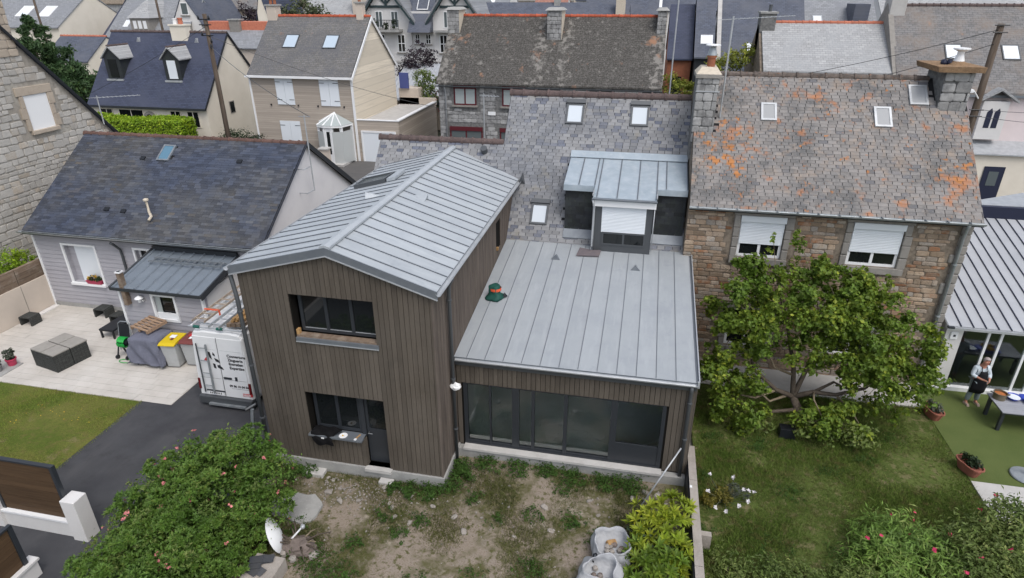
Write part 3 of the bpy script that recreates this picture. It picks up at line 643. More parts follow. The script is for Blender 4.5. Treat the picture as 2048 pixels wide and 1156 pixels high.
# roof window and vents on the zinc
sl = Vector((RX-XL, 0, RZ-EL)).normalized(); sr = Vector((RX-XR, 0, RZ-EZ)).normalized()
def on_left(u, y, h=0): q = Vector((XL, y, EL)) + sl*u; return q
skylight(EX, on_left(1.02, 6.8), (0, -1, 0), sl, .95, 1.15, 'pipe_dark', 'pane_grey', up=.14)
MB().obox(on_left(1.64, 6.35)+Vector((0, 0, .03)), Vector((0, .95, 0)), sl*.3, Vector((0, 0, .1))).build('skylight_apron', 'zinc', EX)
for (q, sd_) in ((Vector((XL, 4.55, EL))+sl*1.75, sl), (Vector((XR, 4.8, EZ))+sr*1.95, sr)):
    nn = Vector((-sd_.z, 0, sd_.x)) if sd_.x > 0 else Vector((sd_.z, 0, -sd_.x))
    yv = Vector((0, 1, 0)); a = q-yv*.17; b = q+yv*.17; c = q+nn*.19; e = q+sd_*.42
    MB().add([a, b, c, e], [(0, 1, 2), (0, 2, 3), (1, 3, 2), (0, 3, 1)]).build('roof_vent', 'zinc', EX)
# upper window
wu = framed_window(EX, WIN_U[0]+.1, WIN_U[1]-.02, WIN_U[2]+.12, WIN_U[3]-.02, .2, 3, .085, 'anthracite', 'pane_dark', .07)
for i in range(3):
    c = (WIN_U[1]-.02-WIN_U[0]-.1-.085)/3; xa = WIN_U[0]+.1+i*c+.085
    part(wu, 'glazing_bead', 'zinc_pale', (xa, xa+c-.085, .205, .222, WIN_U[2]+.205, WIN_U[2]+.217))
part(EX, 'window_sill', 'wood_old', (WIN_U[0]+.02, WIN_U[1]-.01, .02, .2, WIN_U[2]+.0, WIN_U[2]+.075))
part(EX, 'sill_flashing', 'zinc_trim', (WIN_U[0]+.015, WIN_U[1]-.005, -.035, .02, WIN_U[2]-.1, WIN_U[2]+.02))
part(EX, 'sill_edge', 'zinc_pale', (WIN_U[0]+.01, WIN_U[1], -.045, -.036, WIN_U[2]-.105, WIN_U[2]-.08))
part(EX, 'shim', 'wood_raw', (WIN_U[0]+.02, WIN_U[0]+.09, .03, .15, WIN_U[2]+.08, WIN_U[2]+.22))
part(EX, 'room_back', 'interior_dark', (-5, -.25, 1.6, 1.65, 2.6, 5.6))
# ground-floor window and door
wd = framed_window(EX, WIN_D[0]+.08, -2.3, WIN_D[2]+.03, WIN_D[3]-.02, .2, 2, .085, 'anthracite', 'pane_dark', .07)
part(EX, 'post', 'anthracite', (-2.295, -2.18, .15, .29, .03, 2.27))
part(EX, 'window_sill', 'zinc_trim', (WIN_D[0]-.03, -2.2, -.16, .19, .93, .985))
dr = part(EX, 'door', 'anthracite', (-2.17, -1.5, .2, .25, .05, 1.1))
framed_window(dr, -2.17, -1.5, 1.1, 2.26, .2, 1, .07, 'anthracite', 'pane_dark', .06, name='door_light')
MB().tube([(-2.12, .19, 1.05), (-2.12, .13, 1.05), (-2.0, .13, 1.05)], .014, 6).build('handle', 'steel', dr)
part(EX, 'threshold', 'concrete_pale', (-2.22, -1.46, -.14, .2, -.06, .03))
part(EX, 'reveal', 'cladding', (-2.2, -2.18, .023, .2, .03, .93))
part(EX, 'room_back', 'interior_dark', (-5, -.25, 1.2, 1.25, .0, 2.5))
# narrow side window with rough opening
part(EX, 'window_reveal', 'wood_old', (-.2, -.05, NARROW[0]+.01, NARROW[0]+.06, NARROW[2], NARROW[3])); part(EX, 'narrow_pane', 'pane_dark', (-.1, -.08, NARROW[0]+.06, NARROW[1]-.02, NARROW[2]+.03, NARROW[3]-.03))
part(EX, 'sill_offcut', 'wood_raw', (-.12, .05, NARROW[0]+.02, NARROW[0]+.12, NARROW[2]+.02, NARROW[2]+.12))
# wrapped wall lamp
b = bmesh.new(); bmesh.ops.create_icosphere(b, subdivisions=2, radius=.1)
for v in b.verts: v.co = Vector((v.co.x*1.7+.15, v.co.y*.95+.98+random.uniform(-.03, .03), v.co.z*1.0+2.33+random.uniform(-.025, .025)))
me = bpy.data.meshes.new('wrapped_wall_lamp'); b.to_mesh(me); b.free(); mesh_obj('wrapped_wall_lamp', me, 'white_paint', EX)

# ================================================================ the low extension with zinc roof and sliding doors
LT = thing('garden_room', 'single-storey garden room with broad pale zinc roof and wide sliding glass doors', 'house', (3.2, 4.5, GZ))
S = .126; LX = 6.42; LF = 1.5
lz = lambda y: 3.0 + S*(y-1.42)
rf = MB().prism([(.012, 1.42, 2.9), (.012, 8.3, lz(8.3)-.12), (.012, 8.3, lz(8.3)-.012), (.012, 1.42, 2.988)][::-1], (LX-.012, 0, 0)).build('roof', 'zinc_trim', LT)
Ls = math.hypot(8.25-1.42, S*(8.25-1.42))
seam_panels(rf, 'zinc_panel', (.012, 1.40, 3.0), (1, 0, 0), (0, 1, S), [.36] + [.5]*11 + [.5], Ls, 'zinc_flat', .016, .014)
part(LT, 'verge_trim', 'zinc_pale', (LX-.03, LX+.02, 1.36, 1.42, 2.86, 3.04))
MB().prism([(LX+.0, 1.38, 2.85), (LX+.0, 8.1, 2.85+S*6.7), (LX+.0, 8.1, 3.05+S*6.7), (LX+.0, 1.38, 3.05)], (.03, 0, 0)).build('verge_trim', 'zinc_pale', LT)
gutter(LT, (.03, 1.36, 2.95), (LX, 1.36, 2.95), .065, 'zinc_pale'); part(LT, 'fascia', 'pipe_dark', (.015, LX-.02, 1.44, 1.48, 2.72, 2.9))
downpipe(LT, [(6.27, 1.36, 2.88), (6.27, 1.4, 2.7), (6.27, 1.42, 2.5), (6.27, 1.42, -.3)], .05, 'pipe_dark', clips=[(6.27, 1.42, z) for z in (2.35, 1.2)])
OPN = (.2, 5.73, .03, 2.12)
holed_wall([.0, .2, 5.73, 6.4], [-.05, .03, 2.12, 2.88], lambda u, z: in_rect(u, z, OPN), lambda u, z, k: (u, 1.7 if k else LF+.022, z), 0).build('wall', 'cladding_gap', LT)
x = .02
while x < 6.38:
    x1 = min(x+bw, 6.4); xm = (x+x1)/2; o = rb.uniform(-.004, .003)
    part(LT, 'cladding_board', 'cladding', (x+.006, x1-.006, LF+o, LF+o+.021, 2.122 if OPN[0] < xm < OPN[1] else .0, 2.72)); x = x1
part(LT, 'wall', 'cladding', (6.4, 6.43, LF, 8.0, -.1, 2.85))
part(LT, 'base', 'concrete', (.02, 6.42, 1.32, 2.2, -.6, -.05)); part(LT, 'ledge', 'concrete_pale', (.2, 5.78, 1.27, 1.5, -.045, .028))
part(LT, 'floor', 'interior_floor', (.05, 6.35, 1.75, 8.0, -.04, .01)); part(LT, 'back_wall', 'plaster', (.05, 6.35, 8.0, 8.05, .0, 3.3)); part(LT, 'side_wall', 'plaster', (.03, .05, 1.75, 8, 0, 3.0)); part(LT, 'side_wall', 'plaster', (6.36, 6.39, 1.75, 8, 0, 3.0)); part(LT, 'ceiling', 'plaster', (.06, 6.35, 1.75, 7.99, 2.66, 2.7))
part(LT, 'counter', 'pane_grey', (1.6, 4.6, 7.2, 7.95, .02, .9))
part(LT, 'track', 'anthracite', (.2, 5.73, 1.5, 1.68, .029, .07))
fx = [(.2, .3), (.93, .98), (1.58, 1.78), (2.13, 2.22), (3.03, 3.13), (4.3, 4.48), (5.63, 5.73)]
for i, (a, c) in enumerate(fx): part(LT, 'door_post', 'anthracite', (a, c, 1.52, 1.64, .07, 2.12))
for i in range(6):
    a, c = fx[i][1], fx[i+1][0]
    part(LT, 'rail', 'anthracite', (a, c, 1.54, 1.62, 2.06, 2.118)); part(LT, 'rail', 'anthracite', (a, c, 1.54, 1.62, .071, .13 if i < 5 else .7))
    part(LT, 'pane', 'glass_big', (a, c, 1.575, 1.585, .13 if i < 5 else .7, 2.06))
for (vx, vy) in ((1.95, 7.05), (4.62, 6.75)):
    z = lz(vy)+.002; MB().add([(vx-.16, vy-.12, z-.012), (vx+.16, vy-.12, z-.012), (vx, vy-.1, z+.16), (vx, vy+.3, z+.03)], [(0, 1, 2), (0, 2, 3), (1, 3, 2), (0, 3, 1)]).build('roof_vent', 'zinc_trim', LT)

# ================================================================ the old slate-roofed house
OH = thing('slate_cottage', 'old cottage with stepped weathered grey slate roof behind the zinc extensions', 'house', (2.5, 12, GZ))
K = 1.13; oz = lambda y: 3.81 + K*(y-8.08); NV = Vector((0, 1, K)).normalized(); kl = math.sqrt(1+K*K)
gable_body(-.6, 6.14, 8.35, 15.8, -.4, oz(8.35)-.2, 8.1, yr=12.1).build('wall', 'render_sand', OH)
gable_body(-5.45, -.6, 8.35, 13.0, -.4, oz(8.35)-.2, 6.5, yr=10.69).build('wall', 'render_sand', OH)
rh = gable_roof(-.62, 6.12, 7.9, 16.3, oz(7.9)-.08, oz(12.1)-.1, t=.05, yr=12.1).build('roof', 'slate_under', OH)
rl = gable_roof(-5.55, -.62, 7.9, 13.48, oz(7.9)-.08, oz(10.69)-.1, t=.05, yr=10.69).build('roof', 'slate_under', OH)
O0 = Vector((-5.55, 7.95, oz(7.95)))
def oh_rows(v):
    y = 7.95 + v/kl
    if y < 9.2: return (5.55, 12.0)
    return (0.0, 11.67) if y < 10.62 else (4.93, 11.67)
def oh_hole(u, v):
    x, y = u-5.55, 7.95 + v/kl
    return 2.02 < x < 6.1 and 8.55 < y < 10.3
slates(rh, 'slate', O0, (1, 0, 0), NV, (12.08-7.95)*kl, oh_rows, .265, .134, 'slate_old_house', oh_hole, seed=3)
ridge_tiles(OH, (-.66, 12.1, oz(12.1)-.05), (6.1, 12.1, oz(12.1)-.05), 14, .15, 'ridge_brown')
ridge_tiles(OH, (-5.6, 10.69, oz(10.69)-.05), (-.62, 10.69, oz(10.69)-.05), 12, .135, 'ridge_brown')
part(OH, 'verge', 'slate_dark', (-.64, -.6, 10.7, 10.72, 6.6, 6.7))
MB().prism([(-.645, 10.69, oz(10.69)-.1), (-.645, 12.1, oz(12.1)-.1), (-.645, 12.1, oz(12.1)-.75), (-.645, 10.69, oz(10.69)-.75)][::-1], (.02, 0, 0)).build('verge', 'slate_black', OH)
def oh_pt(x, y): return Vector((x, y, oz(y)))
skylight(OH, oh_pt(1.92, 11.52), (1, 0, 0), NV, .66, .84, 'pipe_dark', 'blind_sky_tint', shutter=.16)
skylight(OH, oh_pt(4.3, 11.52), (1, 0, 0), NV, .66, .84, 'pipe_dark', 'blind_sky_tint', shutter=.16)
skylight(OH, oh_pt(1.08, 8.8), (1, 0, 0), NV, .62, .8, 'pipe_dark', 'blind_sky_tint', shutter=.16)
MB().tube([oh_pt(-1.31, 10.42)-Vector((0, 0, .1)), oh_pt(-1.31, 10.42)+Vector((0, -.16, .12))], .13, 14).build('roof_vent', 'pipe_dark', OH, smooth=False)
MB().add([(.12, 9.55, oz(9.55)), (.42, 9.55, oz(9.55)), (.27, 9.5, oz(9.55)+.28), (.27, 9.9, oz(9.9))], [(0, 1, 2), (0, 2, 3), (1, 3, 2), (0, 3, 1)]).build('roof_vent', 'pipe_dark', OH)
# dormer
DM = MB().prism([(2.05, 8.5, 4.0), (2.05, 8.5, 5.82), (2.05, 10.2, 6.22), (2.05, 10.2, 6.0)], (4.04, 0, 0)).build('dormer', 'interior_dark', OH)
def dz(y): return 5.74 + .245*(y-7.62)
rg2 = random.Random(5)
for (xa, xb) in ((2.03, 3.1), (5.06, 6.1)):                       # slate-hung cheeks
    slates(DM, 'wall_slate', (xa, 8.48, 4.22), (1, 0, 0), (0, 0, 1), 1.62, lambda v, w_=xb-xa: (0, w_), .27, .15, 'slate_black', limit=100, seed=int(xa*10), gap=.008, rest='wall_slates')
    MB().prism([(xa-.02, 8.44, oz(8.44)+.05), (xa-.02, 8.22, oz(8.22)+.05), (xa-.02, 8.22, oz(8.22)+.075), (xa-.02, 8.44, oz(8.44)+.075)], (xb-xa+.04, 0, 0)).build('flashing', 'zinc_trim', DM)
part(DM, 'dormer_front', 'pipe_dark', (3.12, 5.04, 7.76, 8.6, 3.75, 5.62))
roller(DM, 3.37, 4.82, 7.755, 4.5, 5.46, .05)
framed_window(DM, 3.4, 4.86, 4.05, 4.52, 7.735, 2, .06, 'pipe_dark', 'pane_dark', .03)
dzn = Vector((0, 1, .245)).normalized(); dl = lambda a, b: (b-a)*math.sqrt(1+.245**2)
dr_ = MB().prism([(1.98, 8.33, dz(8.33)-.1), (3.05, 8.33, dz(8.33)-.1), (3.05, 7.62, dz(7.62)-.1), (5.12, 7.62, dz(7.62)-.1), (5.12, 8.33, dz(8.33)-.1), (6.11, 8.33, dz(8.33)-.1), (6.11, 10.4, dz(10.4)-.1), (1.98, 10.4, dz(10.4)-.1)], (0, 0, .085)).build('dormer_roof', 'zinc_old', DM)
seam_panels(dr_, 'zinc_panel', (1.98, 8.33, dz(8.33)), (1, 0, 0), dzn, [.53, .54], dl(8.33, 10.42), 'zinc_old', .035, .03)
seam_panels(dr_, 'zinc_panel', (3.05, 7.62, dz(7.62)), (1, 0, 0), dzn, [.14, .66, .66, .61], dl(7.62, 10.42), 'zinc_old', .035, .03)
seam_panels(dr_, 'zinc_panel', (5.12, 8.33, dz(8.33)), (1, 0, 0), dzn, [.3, .69], dl(8.33, 10.42), 'zinc_old', .035, .03)
MB().prism([(1.96, 10.22, dz(10.22)+.03), (6.11, 10.22, dz(10.22)+.03), (6.11, 10.5, oz(10.5)+.03), (1.96, 10.5, oz(10.5)+.03)], (0, 0, .02)).build('apron', 'zinc_old', DM)
part(DM, 'eaves_board', 'white_paint', (3.06, 5.12, 7.63, 7.66, dz(7.62)-.3, dz(7.62)-.1)); gutter(DM, (3.02, 7.57, 5.72), (5.14, 7.57, 5.72), .055, 'zinc_trim')
for xa, xb in ((1.98, 3.04), (5.13, 6.11)): part(DM, 'eaves_board', 'zinc_old', (xa, xb, 8.32, 8.345, dz(8.33)-.2, dz(8.33)-.02))
for x in (3.03, 5.1): part(DM, 'edge_roll', 'zinc_pale', (x, x+.04, 7.6, 8.32, 5.8, 5.86))
downpipe(DM, [(3.06, 7.57, 5.66), (3.1, 7.66, 5.45), (3.1, 7.68, 5.2), (3.1, 7.68, 4.0), (3.05, 7.6, 3.92)], .04, 'zinc_pale'); downpipe(DM, [(5.08, 7.7, 5.5), (5.08, 7.7, 3.95)], .018, 'zinc_pale')

# ================================================================ the stone house next door
SH = thing('stone_house', 'brown rubble stone house with orange lichen slate roof and white roller shutters', 'house', (10.3, 10, GZ))
SX0, SX1, SYW = 6.15, 14.5, 7.9; SK = .88; sk = math.sqrt(1+SK*SK); sz = lambda y: 5.65 + SK*(y-7.6)
wins = [(7.83, 9.22, 3.92, 5.36), (11.2, 12.7, 3.9, 5.36), (7.9, 9.2, .55, 2.0), (11.25, 12.65, .55, 2.0)]
hol = lambda u, z: any(in_rect(u, z, w_) for w_ in wins)
us = sorted({SX0, SX1, *[q for w_ in wins for q in w_[:2]]}); zs = sorted({-.5, 5.72, *[q for w_ in wins for q in w_[2:]]})
wl = holed_wall(us, zs, hol, lambda u, z, k: (u, SYW+(.35 if k else 0), z), 0).build('wall', 'mortar_warm', SH)
gable_body(SX0, SX1-.002, SYW+.36, 15.5, -.5, sz(8.26)-.2, 9.05, yr=11.7).build('wall', 'mortar_warm', SH)
def st_in(a, b, v0, v1):
    a += SX0; b += SX0; v0 -= .5; v1 -= .5
    for w_ in wins:
        if b > w_[0]-.24 and a < w_[1]+.24 and v1 > w_[2]-.22 and v0 < w_[3]+.2: return False
    return b < 14.15
stones(wl, 'stone', (SX0, SYW-.0, -.5), (1, 0, 0), (0, 0, 1), SX1-SX0, 6.2, (.1, .19), (.17, .46), 'stone_warm', st_in, .022, .016, 295, 5, jit=.06)
rq = random.Random(9); z = -.5                                     # granite quoins and window surrounds
qm, qa = block_variants('quoin', 'granite', 3, 4, .08, .02)
while z < 5.6:
    h = rq.uniform(.28, .4); w_ = rq.choice((.3, .42)); mesh_obj('quoin', qm[rq.randrange(3)], 'granite', wl, M=frame_mat((14.52-w_, SYW-.05, z), (w_, 0, 0), (0, .3, 0), (0, 0, h-.012))); z += h
for w_ in wins:
    z = w_[2]-.02
    while z < w_[3]-.05:
        h = min(rq.uniform(.3, .42), w_[3]-z+.02)
        for sx in (0, 1):
            ww = rq.choice((.2, .26)); xa = w_[0]-ww if sx == 0 else w_[1]
            mesh_obj('jamb_stone', qm[rq.randrange(3)], 'granite', wl, M=frame_mat((xa, SYW-.05, z), (ww-.008, 0, 0), (0, .3, 0), (0, 0, h-.012)))
        z += h
    part(wl, 'lintel', 'granite', (w_[0]-.22, w_[1]+.22, SYW-.05, SYW+.2, w_[3]+.006, w_[3]+.19)); part(wl, 'sill', 'granite', (w_[0]-.2, w_[1]+.2, SYW-.12, SYW+.2, w_[2]-.2, w_[2]-.008))
for w_ in wins[:2]:
    part(SH, 'shutter_box', 'white_shutter', (w_[0]+.005, w_[1]-.005, SYW-.07, SYW+.1, w_[3]-.2, w_[3]-.002)); roller(SH, w_[0]+.03, w_[1]-.03, SYW+.02, w_[2]+.46, w_[3]-.2, .05)
    framed_window(SH, w_[0]+.01, w_[1]-.01, w_[2]+.005, w_[3]-.21, SYW+.05, 2, .085, 'white_paint', 'pane_dark', .07)
for w_ in wins[2:]: framed_window(SH, w_[0]+.01, w_[1]-.01, w_[2]+.005, w_[3]-.01, SYW+.08, 2, .085, 'white_paint', 'pane_dark', .07)
sr_ = gable_roof(SX0, 14.62, 7.55, 15.9, sz(7.55)-.07, sz(11.7)-.09, t=.05, yr=11.7).build('roof', 'slate_under', SH)
slates(sr_, 'slate', (SX0, 7.58, sz(7.58)), (1, 0, 0), (0, 1, SK), (11.68-7.58)*sk, lambda v: (0, 8.47), .26, .132, 'slate_lichen', lambda u, v: (u < .68 and 9.8 < 7.58+v/sk < 10.9) or (u > 7.5 and 7.58+v/sk > 10.7), seed=8)
ridge_tiles(SH, (6.7, 11.7, sz(11.7)-.06), (13.6, 11.7, sz(11.7)-.06), 15, .125, 'ridge_lichen')
gutter(SH, (SX0, 7.5, 5.66), (14.62, 7.5, 5.66), .075, 'galvanised')
for i in range(14): MB().box(6.4+i*.6, 6.42+i*.6, 7.42, 7.6, 5.64, 5.68).build('gutter_bracket', 'gutter_metal', SH)
downpipe(SH, [(14.2, 7.5, 5.6), (14.25, 7.7, 5.35), (14.28, 7.8, 5.1), (14.28, 7.8, -.3)], .055, 'galvanised', clips=[(14.28, 7.8, z) for z in (4.2, 2.4)])
SV = Vector((0, 1, SK)).normalized()
for (x, y, w_, h) in ((8.56, 10.45, .5, .72), (12.08, 10.4, .52, .8), (13.2, 11.1, .55, .8)): skylight(SH, (x, y, sz(y)+.02), (1, 0, 0), SV, w_, h, 'zinc_pale', 'pane_matte', up=.06)
ch = part(SH, 'chimney', 'mortar_grey', (6.08, 6.78, 9.85, 10.9, 6.6, 9.3))
stones(ch, 'chimney_stone', (6.08, 9.85, 7.2), (1, 0, 0), (0, 0, 1), .7, 2.1, (.22, .34), (.24, .4), 'stone_grey', lambda *a: True, .03, .015, 60, 6, jit=.03)
MB().taper((6.02, 6.84, 9.78, 10.98), (6.02, 6.84, 9.78, 10.98), 9.3, 9.42).build('chimney_cap', 'granite', ch); MB().taper((6.03, 6.83, 9.8, 10.96), (6.2, 6.7, 10.2, 10.9), 9.421, 9.6).build('cap_flaunching', 'cap_cream', ch)
pot = MB().lathe([(.13, 0), (.13, .32), (.15, .33), (.15, .4), (.1, .4)], (6.5, 10.45, 9.55), 14).build('chimney_pot', 'brick_red', ch)
MB().lathe([(.16, 0), (.1, .22), (.08, .26), (.02, .27)], (6.5, 10.45, 9.955), 14).build('cowl', 'galvanised', ch); MB().lathe([(.24, 0), (.24, .025), (.2, .04)], (6.5, 10.45, 10.25), 16).build('cowl_disc', 'white_paint', ch)
part(ch, 'strap', 'zinc_pale', (6.07, 6.82, 9.81, 9.83, 8.86, 8.9))
ch2 = part(SH, 'chimney', 'mortar_grey', (13.72, 14.55, 10.75, 12.2, 7.6, 9.55))
stones(ch2, 'chimney_stone', (13.72, 10.75, 8.0), (1, 0, 0), (0, 0, 1), .83, 1.55, (.26, .4), (.28, .5), 'stone_grey', lambda *a: True, .05, .02, 60, 7, jit=.05)
MB().taper((13.4, 14.7, 10.5, 12.4), (13.35, 14.72, 10.48, 12.42), 9.55, 9.72).build('chimney_cap', 'cap_rust', ch2)
MB().lathe([(.32, 0), (.2, .1), (.12, .16)], (14.15, 11.2, 9.7), 12).build('cap_flaunching', 'cap_rust', ch2)
MB().lathe([(.16, 0), (.1, .2), (.1, .3), (.24, .36), (.24, .4), (.05, .42)], (14.15, 11.2, 9.82), 14).build('chimney_cowl', 'white_paint', ch2)
for q in (13.75, 13.92): MB().lathe([(.08, 0), (.1, .06), (.07, .14), (.03, .16)], (q, 11.25, 9.72), 10).build('chimney_pot', 'dark_navy', ch2)

# ================================================================ white conservatory on the right
CV = thing('conservatory', 'white conservatory with pale ribbed roof, dark seams and sliding glass doors', 'house', (17, 10, GZ))
CF = 7.85; cz = lambda y: 2.16 + .25*(y-7.7); cl = math.sqrt(1+.0625)
part(CV, 'wall', 'render_white', (14.7, 15.2, CF, CF+.25, -.4, 2.06)); part(CV, 'wall', 'render_white', (14.7, 14.9, CF+.25, 14.2, -.4, 2.1)); part(CV, 'back_wall', 'interior_dark', (14.9, 21.6, 13.9, 14.1, -.4, 3.6))
part(CV, 'floor', 'floor_dark', (14.9, 21.6, CF+.1, 13.9, -.38, -.26)); part(CV, 'side_wall', 'render_white', (21.6, 21.8, CF, 14.2, -.4, 3.0))
cr = MB().prism([(14.62, 7.7, 2.1), (14.62, 14.2, cz(14.2)-.06), (14.62, 14.2, cz(14.2)-.012), (14.62, 7.7, 2.148)][::-1], (7.2, 0, 0)).build('roof', 'white_paint', CV)
mat('sheet_white', (.37, .385, .41), .5, .3, 0, [(1.5, (.33, .345, .37), .4, .7)], var=.03)
for i in range(20):
    x = 14.63+i*.36
    MB().obox((x, 7.68, 2.155), (.352, 0, 0), (0, 6.52, 6.52*.25), (0, 0, .012)).build('roof_sheet', 'sheet_white', cr); MB().obox((x+.34, 7.66, 2.168), (.024, 0, 0), (0, 6.54, 6.54*.25), (0, 0, .03)).build('roof_rib', 'dark_navy', cr)
part(CV, 'eaves_beam', 'white_paint', (14.64, 21.8, 7.72, 7.9, 2.0, 2.095)); part(CV, 'gutter', 'zinc_pale', (14.64, 21.8, 7.6, 7.7, 2.08, 2.14)); part(CV, 'gutter_end', 'anthracite', (14.6, 14.78, 7.58, 7.71, 2.1, 2.16))
part(CV, 'sill', 'white_paint', (15.2, 21.6, 7.76, 8.02, -.3, -.16)); part(CV, 'plinth', 'white_paint', (14.66, 15.24, 7.78, 7.849, -.35, -.2))
for i, x in enumerate((15.94, 16.32, 17.12, 17.52, 18.4, 19.5)): part(CV, 'door_post', 'white_paint', (x, x+.075, 7.9, 7.98, -.16, 2.0))
for a, c in ((15.2, 15.94), (16.015, 16.32), (16.395, 17.12), (17.195, 17.52), (17.595, 18.4), (18.475, 19.5)): part(CV, 'pane', 'glass_clear', (a, c, 7.93, 7.94, -.16, 2.0))
al = part(CV, 'alarm_box', 'white_paint', (14.83, 15.05, 7.8, 7.85, 1.62, 1.88), bevel=.02); part(al, 'alarm_face', 'anthracite', (14.91, 14.98, 7.79, 7.799, 1.72, 1.79))
part(CV, 'back_band', 'dark_navy', (16.5, 24, 14.2, 14.4, 3.7, 4.25)); MB().prism([(16.6, 14.4, 4.15), (24, 14.4, 4.15), (24, 19.0, 4.15), (17.4, 14.75, 4.15)], (0, 0, .12)).build('flat_roof', 'zinc_pale', CV)

# ================================================================ grey boarded house on the left
LH = thing('boarded_house', 'low house in pale grey horizontal boards with dark slate roof and white gable', 'house', (-14.5, 11, GZ))
LK = .70; lk = math.sqrt(1+LK*LK); LE = (6.85, 3.2); lhz = lambda y: 3.2 + LK*(y-6.85); LRY = 11.2
lw = [(-18.36, -16.88, .9, 2.56), (-14.95, -14.2, .9, 2.62)]
lhol = lambda u, z: any(in_rect(u, z, w_) for w_ in lw)
us = sorted({-19.7, -9.2, *[q for w_ in lw for q in w_[:2]]}); zs = sorted({-.4, 3.2, *[q for w_ in lw for q in w_[2:]]})
lwall = holed_wall(us, zs, lhol, lambda u, z, k: (u, 7.2+(.3 if k else 0), z), 0).build('wall', 'siding_grey', LH)
def hboards(parent, x0, x1, z0, z1, y, rects, m, step=.185, name='siding_board'):
    z = z0
    while z < z1-.02:
        zt = min(z+step, z1); segs = [(x0, x1)]
        for r in rects:
            if zt > r[2]+.02 and z < r[3]-.02: segs = [q for a, b in segs for q in ((a, min(b, r[0]-.09)), (max(a, r[1]+.09), b)) if q[1]-q[0] > .03]
        for a, b in segs: MB().prism([(a, y-.005, zt-.004), (a, y-.026, z+.004), (a, y+.001, z+.004), (a, y+.001, zt-.004)], (b-a, 0, 0)).build(name, m, parent)
        z = zt
hboards(lwall, -19.7, -9.25, -.12, 3.15, 7.2, lw, 'siding_grey')
part(LH, 'plinth', 'concrete', (-19.68, -9.25, 7.15, 7.2, -.4, -.125))
gable_body(-19.69, -9.2, 7.5, 15.0, -.4, lhz(7.5)-.16, 6.1, yr=LRY).build('wall', 'render_lilac', LH)
part(LH, 'corner_trim', 'white_paint', (-19.74, -19.66, 7.14, 7.22, -.3, 3.1))
for i, w_ in enumerate(lw):
    a, b, c, d = w_
    holed_wall([a-.085, a, b, b+.085], [c-.085, c, d, d+.085], lambda u, z: a < u < b and c < z < d, lambda u, z, k: (u, 7.199 if k else 7.14, z), 0).build('window_trim', 'white_paint', LH)
    if i == 0: wf = part(LH, 'window_shutter', 'white_shutter', (a+.3, b, 7.38, 7.42, c, d)); part(LH, 'window_reveal', 'siding_grey', (a, a+.3, 7.39, 7.41, c, d))
    else: framed_window(LH, a, b, c, d, 7.36, 2, .07, 'white_paint', 'pane_dark', .06)
    part(LH, 'sill', 'white_paint', (a-.09, b+.09, 7.08, 7.36, c-.1, c-.002))
lr = gable_roof(-19.75, -9.05, 6.82, 15.4, lhz(6.82)-.08, lhz(LRY)-.1, t=.05, yr=LRY).build('roof', 'slate_under', LH)
slates(lr, 'slate', (-19.75, 6.85, 3.2), (1, 0, 0), (0, 1, LK), (LRY-6.87)*lk, lambda v: (0, 10.66), .3, .125, 'slate_dark', lambda u, v: abs(u-4.58) < .33 and abs(v-4.33) < .45, seed=12, gap=.006)
ridge_tiles(LH, (-19.8, LRY, lhz(LRY)-.05), (-9.05, LRY, lhz(LRY)-.05), 27, .11, 'ridge_rust')
gutter(LH, (-19.9, 6.78, 3.19), (-9.1, 6.78, 3.19), .075, 'galvanised'); part(LH, 'eaves_strip', 'pipe_dark', (-19.75, -9.1, 6.83, 6.87, 3.05, 3.15))
for (y0, y1, s_) in ((6.82, LRY, 1), (LRY, 15.42, -1)):
    za, zb = (lhz(y0), lhz(LRY)) if s_ > 0 else (lhz(LRY), lhz(LRY)-LK*(y1-LRY))
    MB().prism([(-9.05, y0, za-(.2 if s_ < 0 else .09)), (-9.05, y1, zb-(.2 if s_ < 0 else .09)), (-9.05, y1, zb+.03), (-9.05, y0, za+.03)], (.05 if s_ < 0 else .012, 0, 0)).build('verge_board', 'anthracite' if s_ < 0 else 'slate_dark', LH)
downpipe(LH, [(-15.62, 6.8, 2.98), (-15.62, 6.9, 2.9), (-15.55, 7.1, 2.6), (-15.55, 7.12, 2.3), (-15.55, 7.12, -.1)], .05, 'pipe_dark')
LV = Vector((0, 1, LK)).normalized(); q = Vector((-19.75, 6.85, 3.2)) + Vector((4.58, 0, 0)) + LV*4.33
skylight(LH, q+Vector((0, 0, .03)), (1, 0, 0), LV, .58, .85, 'gutter_metal', 'pane_blue', up=.05)
for (u, v) in ((3.85, 3.9), (8.35, 4.0), (3.55, 1.2), (4.35, 1.15)):
    p_ = Vector((-20.1+u, 6.85, 3.2)) + LV*v; MB().obox(p_+Vector((0, 0, .03)), (.22, 0, 0), LV*.17, (0, -.02, .03)).build('slate_vent', 'black_metal', LH)
fp = Vector((-14.3, 7.65, lhz(7.65)))
fq = MB().tube([fp+Vector((.12, -.2, .04)), fp+Vector((.12, -.02, .14)), fp+Vector((.02, .04, .3)), fp+Vector((-.05, .1, .72))], .055, 10).build('flue_pipe', 'cap_cream', LH, smooth=True); MB().lathe([(.06, -.03), (.1, 0), (.1, .06), (.05, .09)], tuple(fp+Vector((-.05, .1, .74))), 10).build('flue_cap', 'cap_cream', fq)
# gable aerial mast
ma = MB().tube([(-8.85, 10.9, 4.3), (-8.85, 10.9, 7.4)], .028, 8).build('mast', 'zinc_pale', LH); 
for z in (4.35, 5.35): MB().tube([(-9.2, 10.3, z), (-8.85, 10.3, z), (-8.85, 10.92, z)], .022, 6).build('mast_bracket', 'zinc_pale', LH)
MB().tube([(-9.1, 10.9, 7.35), (-8.6, 10.9, 7.35)], .02, 6).build('mast_arm', 'steel', LH)

